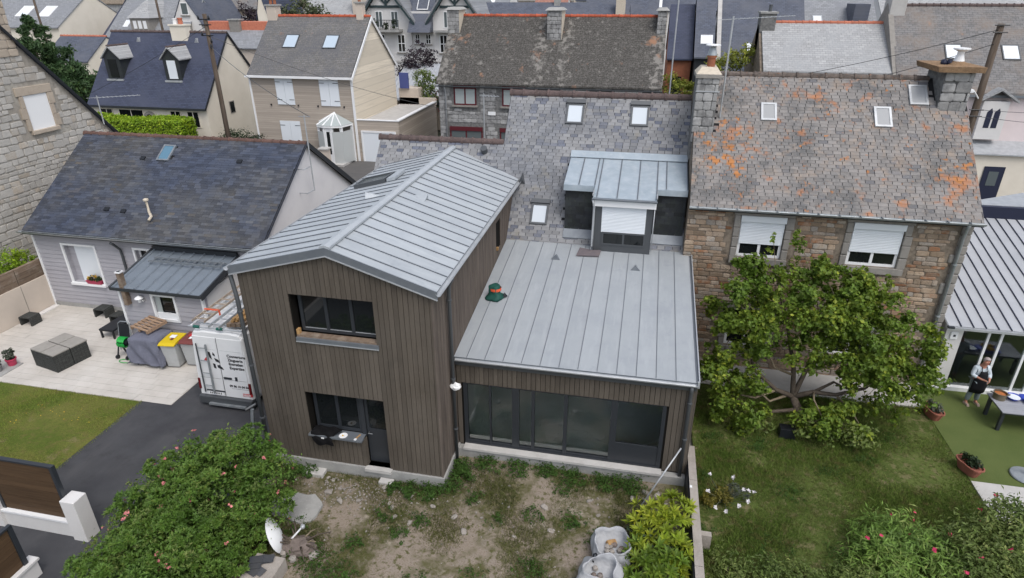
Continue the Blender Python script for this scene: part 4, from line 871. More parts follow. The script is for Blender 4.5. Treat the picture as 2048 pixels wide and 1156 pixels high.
# ---- its annexe with ribbed steel roof
AN = thing('annexe', 'small grey boarded annexe with blue-grey ribbed steel roof beside the van', 'outbuilding', (-12.2, 6, GZ))
aw = (-12.52, -11.66, .98, 1.9)
awl = holed_wall([-13.9, aw[0], aw[1], -10.45], [-.4, aw[2], aw[3], 2.12], lambda u, z: in_rect(u, z, aw), lambda u, z, k: (u, 4.95+(.2 if k else 0), z), 0).build('wall', 'siding_grey', AN)
hboards(awl, -13.9, -10.47, -.25, 2.1, 4.95, [aw], 'siding_grey', .2)
part(AN, 'wall', 'render_white', (-10.6, -10.44, 5.15, 7.15, -.4, 2.1)); part(AN, 'wall', 'siding_grey', (-13.9, -13.75, 5.15, 7.15, -.4, 2.1))
part(AN, 'corner_trim', 'white_paint', (-13.96, -13.87, 4.9, 4.98, -.3, 2.1)); part(AN, 'corner_trim', 'white_paint', (-10.5, -10.41, 4.88, 4.98, -.3, 2.1))
a, b, c, d = aw
holed_wall([a-.08, a, b, b+.08], [c-.1, c, d, d+.07], lambda u, z: a < u < b and c < z < d, lambda u, z, k: (u, 4.949 if k else 4.89, z), 0).build('window_trim', 'white_paint', AN)
framed_window(AN, a, b, c, d, 5.02, 1, .08, 'white_paint', 'pane_dark', .06); part(AN, 'window_reveal', 'curtain', (a+.0, a+.22, 5.0, 5.015, c+.0, d)); part(AN, 'frame_bottom', 'white_paint', (a, b, 4.96, 5.01, c, c+.22))
mat('steel_roof', (.17, .2, .235), .5, .35, .1, [(2, (.145, .17, .2), .4, .7), (8, (.21, .235, .26), .55, .75)], var=.04)
ar_ = MB().obox((-14.02, 4.74, 2.16), (3.72, 0, 0), (0, 2.4, .55), (0, 0, .03)).build('roof', 'steel_roof', AN)
for i in range(9): MB().prism([(-13.95+i*.445+dx, 4.73, 2.192+dzz) for dx, dzz in ((0, 0), (.025, .045), (.06, .045), (.085, 0))][::-1], (0, 2.38, .55)).build('roof_rib', 'steel_roof', ar_)
part(AN, 'eaves_trim', 'anthracite', (-14.06, -10.28, 4.69, 4.735, 2.08, 2.19)); MB().obox((-10.3, 4.7, 2.02), (.05, 0, 0), (0, 2.42, .56), (0, 0, .22)).build('verge_trim', 'anthracite', AN); MB().obox((-14.08, 4.7, 2.14), (.06, 0, 0), (0, 2.42, .56), (0, 0, .09)).build('verge_trim', 'pipe_dark', AN)
part(AN, 'flashing', 'anthracite', (-14.0, -10.3, 7.05, 7.14, 2.66, 2.9))
lp = MB().lathe([(.02, .14), (.14, .06), (.15, .03), (.02, .03)], (-12.98, 4.78, 1.78), 14).build('wall_lamp', 'white_paint', AN); MB().lathe([(.05, -.12), (.06, .03)], (-12.98, 4.78, 1.78), 10).build('lamp_glass', 'white_paint', lp); MB().tube([(-12.98, 4.78, 1.9), (-12.85, 4.8, 1.7), (-12.9, 4.93, 1.68)], .016, 6).build('lamp_arm', 'white_paint', lp)
ck = part(AN, 'box_flue', 'wood_old', (-13.62, -13.46, 4.72, 4.9, 1.5, 2.78)); part(ck, 'flue_cap', 'white_paint', (-13.64, -13.44, 4.7, 4.9, 2.781, 2.83)); part(ck, 'flue_hole', 'black_metal', (-13.6, -13.48, 4.74, 4.86, 2.831, 2.84))

# ================================================================ tall rubble-stone gable at the far left
SG = thing('stone_gable_house', 'tall pale rubble stone gable with one white shuttered window and dark verge', 'house', (-24, 11, GZ))
GX = -22.; gpk = (10.25, 10.95); gk = 1.155
gtop = lambda y: gpk[1]-gk*abs(y-gpk[0])
gw = (10.7, 11.9, 6.32, 7.8)
gbd = MB().prism([(GX, 3.0, -.5), (GX, 17.2, -.5), (GX, 17.2, gtop(17.2)), (GX, gpk[0], gpk[1]), (GX, 3.0, gtop(3.))][::-1], (-9, 0, 0)).build('wall', 'mortar_pale', SG)
def sg_in(a, b, v0, v1):
    ya, yb = a+3, b+3; za, zb = v0-.5, v1-.5
    if zb > min(gtop(ya), gtop(yb))-.06: return False
    return not (yb > gw[0]-.32 and ya < gw[1]+.32 and zb > gw[2]-.25 and za < gw[3]+.4)
stones(gbd, 'rubble_stone', (GX, 3.0, -.5), (0, 1, 0), (0, 0, 1), 14.2, 11.5, (.19, .36), (.22, .6), 'stone_pale', sg_in, .03, .025, 295, 15, jit=.1, off=.1, rot=.06)
ws = part(SG, 'roller_shutter', 'white_paint', (GX-.01, GX+.015, gw[0], gw[1], gw[2], gw[3]))
for (ya, yb, za, zb) in ((gw[0]-.3, gw[1]+.3, gw[3], gw[3]+.36), (gw[0]-.1, gw[1]+.12, gw[2]-.17, gw[2])): part(SG, 'lintel' if za > 7 else 'sill', 'granite_tan', (GX-.1, GX+(.07 if za > 7 else .14), ya, yb, za, zb), bevel=.02)
z = gw[2]+.003
for k, h in enumerate((.52, .45, .5)):
    for (ya, yb) in ((gw[0]-(.32 if k % 2 else .2), gw[0]-.004), (gw[1]+.004, gw[1]+(.2 if k % 2 else .32))): part(SG, 'jamb_stone', 'granite_tan', (GX-.1, GX+.07, ya, yb, z, z+h-.012), bevel=.015)
    z += h
for sgn, ye in ((1, 17.4), (-1, 2.8)):
    MB().prism([(GX+.16, gpk[0], gpk[1]+.02), (GX+.16, ye, gtop(ye)+.02), (GX+.16, ye, gtop(ye)+.16), (GX+.16, gpk[0], gpk[1]+.16)], (-9.2, 0, 0)).build('roof', 'roof_navy', SG); MB().prism([(GX+.19, gpk[0], gpk[1]-.06), (GX+.19, ye, gtop(ye)-.06), (GX+.19, ye, gtop(ye)+.12), (GX+.19, gpk[0], gpk[1]+.12)], (-.03, 0, 0)).build('verge_board', 'black_metal', SG)
sc_ = part(SG, 'chimney', 'mortar_pale', (GX-1, GX+.03, 9.5, 11.15, 9.4, 12.3))
stones(sc_, 'chimney_stone', (GX+.03, 9.5, 9.4), (0, 1, 0), (0, 0, 1), 1.65, 2.9, (.25, .4), (.3, .6), 'granite_tan', lambda *a: True, .04, .02, 60, 17, jit=.03)

# ================================================================ houses behind, across the street
def bg_window(parent, x0, x1, z0, z1, y, mf='white_paint', mp='pane_dark', cols=2, rows=1, fw=.08, sill='granite', name='window'):
    w_ = framed_window(parent, x0, x1, z0, z1, y-.03, cols, fw, mf, mp, .05, rows, name)
    if sill: part(w_, 'sill', sill, (x0-.12, x1+.12, y-.16, y, z0-.12, z0-.003))
    return w_
def bg_window_x(parent, y0, y1, z0, z1, x, mf='white_paint', mp='pane_dark'):
    f_ = part(parent, 'window', mf, (x, x+.04, y0, y1, z0, z1)); part(f_, 'pane', mp, (x+.041, x+.05, y0+.07, y1-.07, z0+.07, z1-.07)); return f_
def bg_house(name, label, x0, x1, y0, d, ze, zr, wall, roof, ridge='x', ov=.25, ridge_m=None, cat='house', zb=GZ-.2, t=.12):
    root = thing(name, label, cat, ((x0+x1)/2, y0+d/2, GZ))
    gable_body(x0, x1, y0, y0+d, zb, ze, zr-.02, ridge).build('wall', wall, root)
    if ridge == 'x':
        k = (zr-ze)/(d/2); r_ = gable_roof(x0-.08, x1+.08, y0-ov, y0+d+ov, ze-k*ov, zr, 'x', t).build('roof', roof, root)
        if ridge_m: ridge_tiles(r_, (x0-.1, y0+d/2, zr+t), (x1+.1, y0+d/2, zr+t), max(3, int((x1-x0)/.42)), .13, ridge_m)
    else:
        k = (zr-ze)/((x1-x0)/2); r_ = gable_roof(x0-ov, x1+ov, y0-.08, y0+d+.08, ze-k*ov, zr, 'y', t).build('roof', roof, root)
        if ridge_m: ridge_tiles(r_, ((x0+x1)/2, y0-.1, zr+t), ((x0+x1)/2, y0+d+.1, zr+t), max(3, int(d/.42)), .13, ridge_m)
    return root
def rp(y0, d, ze, zr, x, y, t=.12):        # point on the front roof slope
    k = (zr-ze)/(d/2); return Vector((x, y, ze + k*(y-y0) + t*1.05)), Vector((0, 1, k)).normalized()

# --- beige house with cream gable
TH = bg_house('beige_boarded_house', 'two-storey beige boarded house with cream gable, white shutters and red ridge', -25.6, -17.2, 33, 8.6, 6.1, 9.85, 'siding_tan', 'roof_tan_house', ridge_m='ridge_red')
MB().prism([(-17.197, 33.02, GZ-.1), (-17.197, 41.58, GZ-.1), (-17.197, 41.58, 6.08), (-17.197, 37.3, 9.8), (-17.197, 33.02, 6.08)][::-1], (.03, 0, 0)).build('gable_cladding', 'siding_cream_y', TH)
part(TH, 'corner_trim', 'white_paint', (-17.3, -17.14, 32.93, 33.03, GZ, 6.0)); part(TH, 'corner_trim', 'white_paint', (-25.7, -25.58, 32.93, 33.03, GZ, 6.0)); part(TH, 'gutter', 'white_paint', (-25.8, -17.05, 32.6, 32.75, 5.83, 5.98))
for s_ in (1, -1): MB().prism([(-17.05, 37.3, 9.72), (-17.05, 37.3-s_*4.6, 9.72-4.6*.872), (-17.05, 37.3-s_*4.6, 9.98-4.6*.872), (-17.05, 37.3, 9.98)], (.06, 0, 0)).build('verge_board', 'white_paint', TH)
for (xa, xb, za, zb) in ((-23.5, -22.05, 3.85, 5.85), (-19.85, -18.3, 3.85, 5.85), (-23.6, -21.9, .6, 2.6)):
    for k in range(2):
        xm = (xa+xb)/2; s_ = part(TH, 'shutter', 'white_shutter', ((xa, xm-.01)[k] if k == 0 else xm+.01, (xm-.01 if k == 0 else xb), 32.93, 32.98, za, zb))
        for zz in (za+.35, zb-.35): part(s_, 'strap_hinge', 'black_metal', ((xa if k == 0 else xb-.42), (xa+.42 if k == 0 else xb), 32.915, 32.929, zz, zz+.04))
for x in (-23.35, -20.0):
    p_, v_ = rp(33, 8.6, 6.1, 9.85, x+.35, 35.3); skylight(TH, p_, (1, 0, 0), v_, 1.15, 1.35, 'pipe_dark', 'pane_sky_tint')
chimney(TH, -25.7, -24.9, 36.9, 37.7, 8.6, 10.7, 'render_sand', pots=[(-25.45, 37.3, .12, .35, 'brick_red'), (-25.1, 37.3, .12, .35, 'brick_red')]); chimney(TH, -18.15, -17.6, 37, 37.6, 9.2, 10.9, 'render_sand', pots=[(-17.9, 37.3, .12, .3, 'brick_red')])
part(TH, 'garage_wall', 'siding_tan', (-17.15, -13.8, 33.05, 33.25, GZ-.1, 2.85)); part(TH, 'garage_side_wall', 'siding_tan_y', (-14.0, -13.78, 33.26, 42.2, GZ-.1, 2.85)); part(TH, 'garage_roof', 'concrete_pale', (-17.15, -14.0, 33.26, 42.2, 2.5, 2.62)); part(TH, 'parapet', 'white_paint', (-14.05, -13.72, 33.0, 42.2, 2.851, 2.93)); part(TH, 'parapet', 'white_paint', (-17.15, -14.06, 33.0, 33.28, 2.851, 2.91)); part(TH, 'parapet', 'render_sand', (-17.1, -13.75, 42.0, 42.3, 2.63, 3.2))
gd = part(TH, 'garage_door', 'white_shutter', (-16.75, -14.15, 32.99, 33.04, GZ, 1.95)); holed_wall([-16.87, -16.75, -14.15, -14.03], [GZ, GZ+.001, 1.95, 2.08], lambda u, z: -16.75 < u < -14.15 and z < 1.95, lambda u, z, k: (u, 33.04 if k else 32.95, z), 0).build('door_trim', 'white_paint', gd)
# glazed porch
px0, px1 = -20.15, -17.55
for (x, y) in ((px0, 32.9), (px0+.45, 31.8), (-19.15, 31.55), (-18.55, 31.55), (px1-.35, 31.8), (px1, 32.9)): part(TH, 'porch_post', 'white_paint', (x-.1, x+.1, y-.08, y+.08, GZ, 2.6))
pr_pts = [(px0-.1, 32.95), (px0+.35, 31.65), (-19.2, 31.4), (-18.5, 31.4), (px1-.25, 31.65), (px1+.1, 32.95)]
ap = (-18.85, 32.9, 3.35)
for i in range(5):
    a, c = pr_pts[i], pr_pts[i+1]
    MB().prism([(a[0], a[1], 2.62), (c[0], c[1], 2.62), ap], (0, 0, .03)).build('porch_roof_pane', 'curtain', TH); MB().tube([(a[0], a[1], 2.66), (ap[0], ap[1], 3.4)], .05, 6).build('porch_rafter', 'white_paint', TH)
    MB().obox((a[0], a[1], 2.5), (c[0]-a[0], c[1]-a[1], 0), (0, .1, 0), (0, 0, .12)).build('porch_beam', 'white_paint', TH)
    if i != 2: MB().obox((a[0], a[1]+.05, GZ+.1), (c[0]-a[0], c[1]-a[1], 0), (0, .03, 0), (0, 0, 2.4)).build('porch_pane', 'porch_glass', TH)
pd = part(TH, 'porch_door', 'white_paint', (-19.1, -18.6, 31.5, 31.56, GZ, 2.5)); part(pd, 'pane', 'pane_dark', (-18.98, -18.72, 31.49, 31.499, .5, 2.2)); part(TH, 'porch_step', 'concrete_pale', (-19.8, -17.7, 31.1, 32.9, GZ-.1, GZ+.12))
for p in [(-24.15, 32.9, 3.75), (-21.85, 32.9, 3.75), (-20.2, 32.9, 3.75), (-18.05, 32.9, 3.75)]: part(TH, 'shutter_stay', 'black_metal', (p[0], p[0]+.08, p[1], p[1]+.1, p[2], p[2]+.12))
gp = thing('gate_pier', 'beige gate pier with cap at the kerb before the glazed porch', 'pier', (-18.3, 29.6, GZ)); part(gp, 'shaft', 'render_sand', (-18.6, -18.0, 29.4, 29.9, GZ-.1, 1.35)); part(gp, 'cap', 'concrete_pale', (-18.68, -17.92, 29.32, 29.98, 1.351, 1.45))
fw_ = part(None, 'front_wall', 'render_sand', (-25.5, -18.62, 29.5, 29.75, GZ-.1, .5)); tag(fw_, 'low beige front wall left of the gate pier at the kerb', 'wall')
rbin = part(None, 'recycling_bin', 'black_metal', (-19.6, -18.75, 30.0, 30.5, GZ, .5), bevel=.03); mat('blue_plastic', (.06, .08, .24), .5, .4); rbin.data.materials.clear(); rbin.data.materials.append(MATS['blue_plastic']); tag(rbin, 'dark blue bin behind the low front wall by the porch', 'bin')

# --- grey stone double house
DH = bg_house('granite_terrace_house', 'grey granite house with mossy dark roof, red ridge and plum window frames', -10.45, 5.3, 33, 9, 5.95, 9.95, 'mortar_grey', 'roof_moss', ov=.3, ridge_m='ridge_red')
dw = [(-9.3, -7.62, 4.25, 5.68), (-5.7, -4.0, 4.25, 5.68), (-9.7, -7.2, .9, 2.68), (-5.9, -3.6, .9, 2.68), (-1.35, .5, 3.9, 5.6), (2.25, 4.1, 3.9, 5.6)]
stones(DH.children[0], 'granite_block', (-10.45, 33, 1.0), (1, 0, 0), (0, 0, 1), 15.75, 4.9, (.24, .34), (.32, .6), 'stone_grey', lambda a, b, c, d: not any(b-10.45 > w_[0]-.08 and a-10.45 < w_[1]+.08 and d+1 > w_[2]-.25 and c+1 < w_[3]+.05 for w_ in dw), .03, .022, 260, 21, jit=.04, rest='granite_blocks')
for i, w_ in enumerate(dw):
    if i < 4:
        f_ = bg_window(DH, *w_, 32.98, 'plum_paint', 'curtain' if i < 2 else 'pane_grey', 2, 1, .1, 'granite'); part(f_, 'shutter_box', 'plum_paint', (w_[0], w_[1], 32.9, 32.949, w_[3]-.28, w_[3]+.02))
    else: part(DH, 'shutter_box', 'white_paint', (w_[0], w_[1], 32.85, 32.96, w_[3]-.22, w_[3]-.02)); part(DH, 'window', 'pane_dark', (w_[0], w_[1], 32.95, 32.98, w_[2], w_[3]-.23))
gutter(DH, (-10.6, 32.62, 5.62), (5.45, 32.62, 5.62), .09, 'pipe_dark'); downpipe(DH, [(-9.95, 32.7, 5.6), (-9.9, 32.88, 5.3), (-9.9, 32.88, GZ)], .06, 'zinc_pale'); downpipe(DH, [(4.7, 32.7, 5.6), (4.7, 32.88, 5.3), (4.7, 32.88, GZ)], .06, 'pipe_dark')
sg_ = part(DH, 'name_plaque', 'white_paint', (-6.75, -6.2, 32.9, 32.95, 3.6, 3.85))
for k, (xa, xb, yf, zb) in enumerate(((-10.55, -9.65, 36.2, 8.0), (-3.0, -1.95, 35.8, 7.9), (4.72, 5.35, 36.2, 8.2))):
    c_ = part(DH, 'chimney', 'mortar_grey', (xa, xb, yf, yf+1.7, zb, 10.5)); stones(c_, 'chimney_block', (xa, yf, zb), (1, 0, 0), (0, 0, 1), xb-xa, 10.5-zb, (.26, .3), (.34, .5), 'stone_grey', lambda *a: True, .03, .02, 30, 30+k, jit=.02)
    MB().taper((xa-.15, xb+.15, yf-.15, yf+1.85), (xa+.05, xb-.05, yf+.2, yf+1.5), 10.5, 10.68).build('chimney_cap', 'concrete', c_)
    part(c_, 'render_side', 'cap_cream', (xb+.001, xb+.03, yf, yf+1.7, zb, 10.5))

# --- dark slate house with two dormers, and its hedge
NH = bg_house('dark_slate_house', 'cream house with dark navy slate roof, two pointed dormers and cream chimney', -42.3, -31.1, 34.5, 9, 3.25, 8.45, 'render_cream', 'roof_navy', ov=.3, ridge_m='ridge_brown')
for (xa, xb) in ((-41.4, -40.2), (-39.6, -37.2), (-34.6, -33.6), (-33.0, -31.9)): bg_window(NH, xa, xb, 1.4, 2.75, 34.48, 'render_cream', 'pane_dark', 2, 1, .06, None)
ad_ = MB().prism([(-36.6+.75*math.cos(t), 34.4, 1.6+1.05*max(0, math.sin(t))) for t in [math.pi*k/10 for k in range(11)]], (0, .08, 0)).build('door_arch', 'granite', NH); MB().prism([(-36.6+.5*math.cos(t), 34.36, 1.55+.85*max(0, math.sin(t))) for t in [math.pi*k/10 for k in range(11)]], (0, .03, 0)).build('door_pane', 'pane_dark', ad_)
part(NH, 'eaves_board', 'anthracite', (-42.4, -31.0, 34.16, 34.22, 2.86, 3.03))
for i, xd in enumerate((-40.3, -34.6)):
    yf = 35.9; zb = 3.25+1.1556*(yf-34.5)+.1
    dd = MB().prism([(xd-.75, yf, zb), (xd+.75, yf, zb), (xd+.75, yf, zb+1.75), (xd, yf, zb+2.5), (xd-.75, yf, zb+1.75)], (0, 2.2, 0)).build('dormer', 'slate_black', NH)
    MB().prism([(xd-.95, yf-.15, zb+1.62), (xd, yf-.15, zb+2.55), (xd+.95, yf-.15, zb+1.62), (xd+.95, yf-.15, zb+1.72), (xd, yf-.15, zb+2.68), (xd-.95, yf-.15, zb+1.72)][::-1], (0, 2.4, 0)).build('dormer_roof', 'roof_pale', dd)
    ridge_tiles(dd, (xd, yf-.15, zb+2.66), (xd, yf+2.2, zb+2.66), 5, .09, 'ridge_brown'); part(dd, 'dormer_window', 'pane_dark' if i == 0 else 'white_shutter', (xd-.4, xd+.4, yf-.04, yf-.005, zb+.15, zb+1.6)); part(dd, 'dormer_sill', 'zinc_pale', (xd-.8, xd+.8, yf-.2, yf-.05, zb-.12, zb+.02))
for xv in (-39.3, -33.6): p_, v_ = rp(34.5, 9, 3.25, 8.45, xv, 38.3); MB().add([p_+Vector((-.2, 0, 0)), p_+Vector((.2, 0, 0)), p_+Vector((.05, -.1, .38)), p_+v_*.5], [(0, 1, 2), (0, 2, 3), (1, 3, 2), (0, 3, 1)]).build('roof_vent', 'zinc_pale', NH)
chimney(NH, -36.0, -34.5, 38.4, 39.1, 7.0, 9.1, 'render_cream', 'render_cream', [(-35.6, 38.75, .2, .45, 'white_paint'), (-35.1, 38.75, .2, .5, 'roof_red_pan')])
bg_window_x(NH, 37.6, 38.3, 2.1, 3.1, -31.1, 'granite', 'pane_dark')
for s_ in (1, -1): MB().prism([(-30.98, 39, 8.42), (-30.98, 39-s_*4.8, 8.42-4.8*1.1556), (-30.98, 39-s_*4.8, 8.6-4.8*1.1556), (-30.98, 39, 8.6)], (.05, 0, 0)).build('verge_board', 'black_metal', NH)
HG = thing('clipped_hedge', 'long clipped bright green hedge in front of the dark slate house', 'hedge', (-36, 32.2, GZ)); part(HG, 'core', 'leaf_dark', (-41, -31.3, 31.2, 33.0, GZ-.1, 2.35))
rg_ = np.random.default_rng(3)
def box_leaves(name, parent, m, x0, x1, y0, y1, z0, z1, n, size, seed):
    rg = np.random.default_rng(seed); f = rg.random(n); P = np.column_stack([rg.uniform(x0, x1, n), np.where(f < .5, y0, rg.uniform(y0, y1, n)), np.where(f < .5, rg.uniform(z0, z1, n), z1)]) + rg.normal(size=(n, 3))*.05
    side = f > .93; P[side, 0] = x1; P[side, 2] = rg.uniform(z0, z1, side.sum())
    P[:, 2] += .1*np.sin(P[:, 0]*.9)*(P[:, 2]-z0)/(z1-z0)
    nr = rg.normal(size=(n, 3))*.6; nr[:, 1] -= (f < .5)*.8; nr[:, 2] += .6; nr /= np.linalg.norm(nr, axis=1)[:, None]; t = rg.normal(size=(n, 3)); t -= nr*(t*nr).sum(1)[:, None]; t /= np.linalg.norm(t, axis=1)[:, None]; s_ = np.cross(nr, t); L = size*rg.uniform(.6, 1.4, n)[:, None]
    V = np.stack([P-t*L/2, P+s_*L*.3, P+t*L/2, P-s_*L*.3], 1).reshape(-1, 3); return np_mesh(name, V, np.arange(n*4).reshape(-1, 4), m, parent)
box_leaves('foliage', HG, 'leaf_hedge', -41.05, -31.25, 31.15, 33.05, 0.2, 2.5, 14000, .17, 4)

# --- right: pale slate roof house, big roof house with pink wall
PH = bg_house('pale_slate_house', 'stone house with pale grey slate roof and orange-red ridge tiles', 11.95, 19.85, 34, 8, 6.9, 9.6, 'granite', 'roof_pale', ov=.1, ridge_m='roof_red_pan')
MB().prism([(11.7, 33.9, 6.7), (11.7, 38, 9.62), (11.7, 42, 6.7), (11.7, 42, 5), (11.7, 33.9, 5)], (.3, 0, 0)).build('gable_parapet', 'mortar_warm', PH); chimney(PH, 11.7, 12.7, 37.2, 38.6, 7.9, 10.3, 'mortar_grey', pots=[(12.3, 37.8, .12, .45, 'pipe_dark')])
BH = bg_house('pink_house', 'pink rendered house under a large grey-brown slate roof with two skylights', 20.0, 34, 33, 10, 6.15, 10.7, 'render_pink', 'roof_brown_slate', ov=.25, ridge_m='ridge_brown')
MB().prism([(19.7, 32.7, 5.9), (19.7, 38, 10.95), (19.7, 43.2, 5.9), (19.7, 43.2, 4), (19.7, 32.7, 4)], (.32, 0, 0)).build('gable_parapet', 'granite', BH); chimney(BH, 19.75, 20.7, 37.3, 38.7, 9.2, 11.6, 'concrete_pale')
for x in (23.35, 26.6): p_, v_ = rp(33, 10, 6.15, 10.7, x, 35.1); skylight(BH, p_, (1, 0, 0), v_, 1.0, 1.2, 'pipe_dark', 'white_shutter')
part(BH, 'eaves_board', 'zinc_trim', (19.95, 34.1, 32.68, 32.76, 5.78, 5.93))
part(BH, 'lower_wall', 'render_cream', (24.2, 31, 31.6, 32.99, GZ-.1, 2.5)); MB().prism([(24.1, 31.4, 2.52), (31, 31.4, 2.52), (31, 33, 3.05), (24.1, 33, 3.05)], (0, 0, .08)).build('canopy_roof', 'zinc_pale', BH)
dk = part(BH, 'door', 'dark_navy', (25.55, 26.7, 31.53, 31.59, GZ, 1.8)); part(dk, 'pane', 'pane_grey', (25.85, 26.4, 31.515, 31.529, .6, 1.5))
po = part(BH, 'oriel', 'render_white', (24.75, 26.2, 32.4, 32.99, 3.3, 5.6)); MB().prism([(24.4, 32.2, 5.55), (25.5, 32.2, 6.25), (26.6, 32.2, 5.55), (26.6, 32.2, 5.68), (25.5, 32.2, 6.4), (24.4, 32.2, 5.68)][::-1], (0, .7, 0)).build('oriel_roof', 'roof_pale', po)
for x in (25.1, 25.52): MB().prism([(x, 32.39, 4.0), (x+.32, 32.39, 4.0), (x+.32, 32.39, 4.95), (x+.22, 32.39, 5.2), (x, 32.39, 4.95)], (0, .009, 0)).build('oriel_pane', 'dark_navy', po)

# --- half-timbered villa
VL = thing('half_timbered_villa', 'tall white villa with two half-timbered gables, balcony and dark blue roof', 'house', (-22, 64, GZ))
part(VL, 'wall', 'render_white', (-28.0, -16, 60.2, 70, GZ, 9.6))
for (xa, xb) in ((-27.8, -22.2), (-19.6, -14.4)):
    xm = (xa+xb)/2; MB().prism([(xa, 60, GZ), (xb, 60, GZ), (xb, 60, 9.0), (xm, 60, 12.6), (xa, 60, 9.0)], (0, 8, 0)).build('gable_wall', 'render_white', VL); MB().prism([(xa-.7, 59.3, 8.4), (xm, 59.3, 12.9), (xb+.7, 59.3, 8.4), (xb+.7, 59.3, 8.65), (xm, 59.3, 13.2), (xa-.7, 59.3, 8.65)][::-1], (0, 9.5, 0)).build('gable_roof', 'roof_grey', VL)
    for s_ in (-1, 1): MB().obox((xm, 59.22, 12.7), (s_*(xb-xa+1.4)/2, 0, -4.4), (0, .1, 0), (0, 0, -.3)).build('barge_board', 'green_timber', VL)
    part(VL, 'tie_beam', 'green_timber', (xa+.9, xb-.9, 59.85, 59.99, 9.95, 10.2)); part(VL, 'king_post', 'green_timber', (xm-.12, xm+.12, 59.86, 59.98, 10.2, 12.4))
    for s_ in (-1, 1): MB().obox((xm, 59.87, 10.2), (s_*1.3, 0, 1.2), (0, .1, 0), (0, 0, .25)).build('brace', 'green_timber', VL)
    for x in (xm-1.35, xm+.5): bg_window(VL, x, x+.85, 7.9, 9.6, 59.98, 'white_paint', 'pane_grey', 2, 1, .07, None)
MB().prism([(-28, 60.0, 8.5), (-28, 65, 13.0), (-28, 70, 8.5)], (12, 0, 0)).build('roof', 'roof_blue', VL)
MB().prism([(-22.2, 58.6, 7.5), (-22.2, 62, 11.5), (-22.2, 62, 7.5)], (2.6, 0, 0)).build('porch_roof', 'roof_blue', VL); p_ = Vector((-20.9, 60.9, 10.35)); skylight(VL, p_, (1, 0, 0), (0, 1, 1.18), 1.3, 1.6, 'white_paint', 'roof_blue')
bc = part(VL, 'balcony', 'concrete', (-26.6, -23.2, 58.7, 60, 7.5, 7.75))
for k in range(18): part(bc, 'baluster', 'anthracite', (-26.55+k*.195, -26.51+k*.195, 58.74, 58.78, 7.75, 8.7))
part(bc, 'handrail', 'anthracite', (-26.6, -23.2, 58.72, 58.8, 8.7, 8.76)); leaves('balcony_plants', bc, 'leaf_dark', [(-26, 58.9, 8.3, .4, .2, .6), (-24.8, 58.9, 8.1, .5, .2, .4), (-23.7, 58.9, 8.3, .3, .2, .6)], 900, .16, 5)
part(VL, 'balcony', 'concrete', (-19.3, -16.5, 59.0, 60, 7.5, 7.7)); bg_window(VL, -23.9, -23.0, 5.3, 7.2, 59.98, 'white_paint', 'pane_dark', 2, 2); bg_window(VL, -21.85, -21.3, 6.2, 7.25, 60.18, 'white_paint', 'pane_dark', 2, 2, .06); bg_window(VL, -20.6, -20.0, 6.2, 7.25, 60.18, 'white_paint', 'pane_dark', 2, 2, .06); bg_window(VL, -18.9, -18.0, 5.3, 7.2, 59.98, 'white_paint', 'pane_dark', 2, 2); bg_window(VL, -24.2, -23.0, 2.2, 3.2, 59.98, 'granite', 'pane_dark', 2, 1); part(VL, 'string_course', 'concrete_pale', (-27.9, -16, 59.9, 59.97, 4.2, 4.4))
bg_window(VL, -26.2, -25.4, 5.3, 7.2, 59.98, 'white_paint', 'pane_dark', 2, 2)

# --- far roofs
F1 = bg_house('far_grey_roof_house', 'distant house with broad pale grey roof and two white skylights, top left', -80, -67.2, 58, 12, 7.7, 11.4, 'render_cream', 'roof_grey')
for x in (-74.0, -70.6): p_, v_ = rp(58, 12, 7.7, 11.4, x, 60.5); skylight(F1, p_, (1, 0, 0), v_, 1.7, 2.2, 'white_paint', 'white_shutter')
F2 = bg_house('far_stone_house', 'distant brown stone house with white paired window under dark roof', -88, -76, 80, 8, 9.9, 12.5, 'stone_grey', 'roof_navy'); F2.children[0].data.materials.clear(); F2.children[0].data.materials.append(MATS['mortar_warm'])
bg_window(F2, -85.2, -83.2, 6.2, 8.9, 79.98, 'white_paint', 'pane_dark', 2, 1, .25, 'white_paint')
F3 = bg_house('far_dormer_house', 'distant grey roofed house with a pointed stone dormer of three small windows', -62.5, -51.5, 60, 10, 6.6, 10.5, 'granite', 'roof_grey')
MB().prism([(-62.6, 59.9, 6.0), (-62.6, 65, 10.75), (-66.5, 65, 4.0), (-66.5, 60.5, 4.0)], (.0, .0, .15)).build('hip_roof', 'roof_navy', F3)
tw = part(F3, 'stone_dormer', 'granite', (-58.6, -56.0, 60.1, 63, 6.4, 8.75)); MB().prism([(-58.9, 59.9, 8.7), (-57.3, 62.5, 10.9), (-55.7, 59.9, 8.7)], (0, 3, .0)).build('dormer_roof', 'roof_pale', tw)
for x in (-58.2, -57.5, -56.8): part(tw, 'dormer_window', 'white_paint', (x, x+.45, 60.05, 60.099, 7.5, 8.4))
p_, v_ = rp(60, 10, 6.6, 10.5, -60.4, 61.6); skylight(F3, p_, (1, 0, 0), v_, .7, 1.2, 'white_paint', 'white_shutter')
F4 = bg_house('far_white_gable_house', 'distant narrow white gabled house behind the wooden pole', -54, -50.2, 62, 9, 8.2, 11.3, 'render_white', 'roof_blue_y', 'y'); bg_window(F4, -52.6, -51.6, 6.6, 8.3, 61.98, 'white_paint', 'pane_grey', 1); bg_window(F4, -52.6, -51.6, 9.0, 10.4, 61.98, 'white_paint', 'pane_grey', 1)
F5 = bg_house('far_red_ridge_house', 'distant low grey roof topped with wide orange-red tiles behind the pole', -43, -34.4, 50, 8, 6.4, 8.3, 'render_sand', 'roof_grey'); part(F5, 'tile_band', 'roof_red_pan', (-43, -34.5, 52.9, 54.4, 7.85, 8.75)); chimney(F5, -39.9, -38.7, 52.5, 53.3, 7.4, 8.9, 'granite')
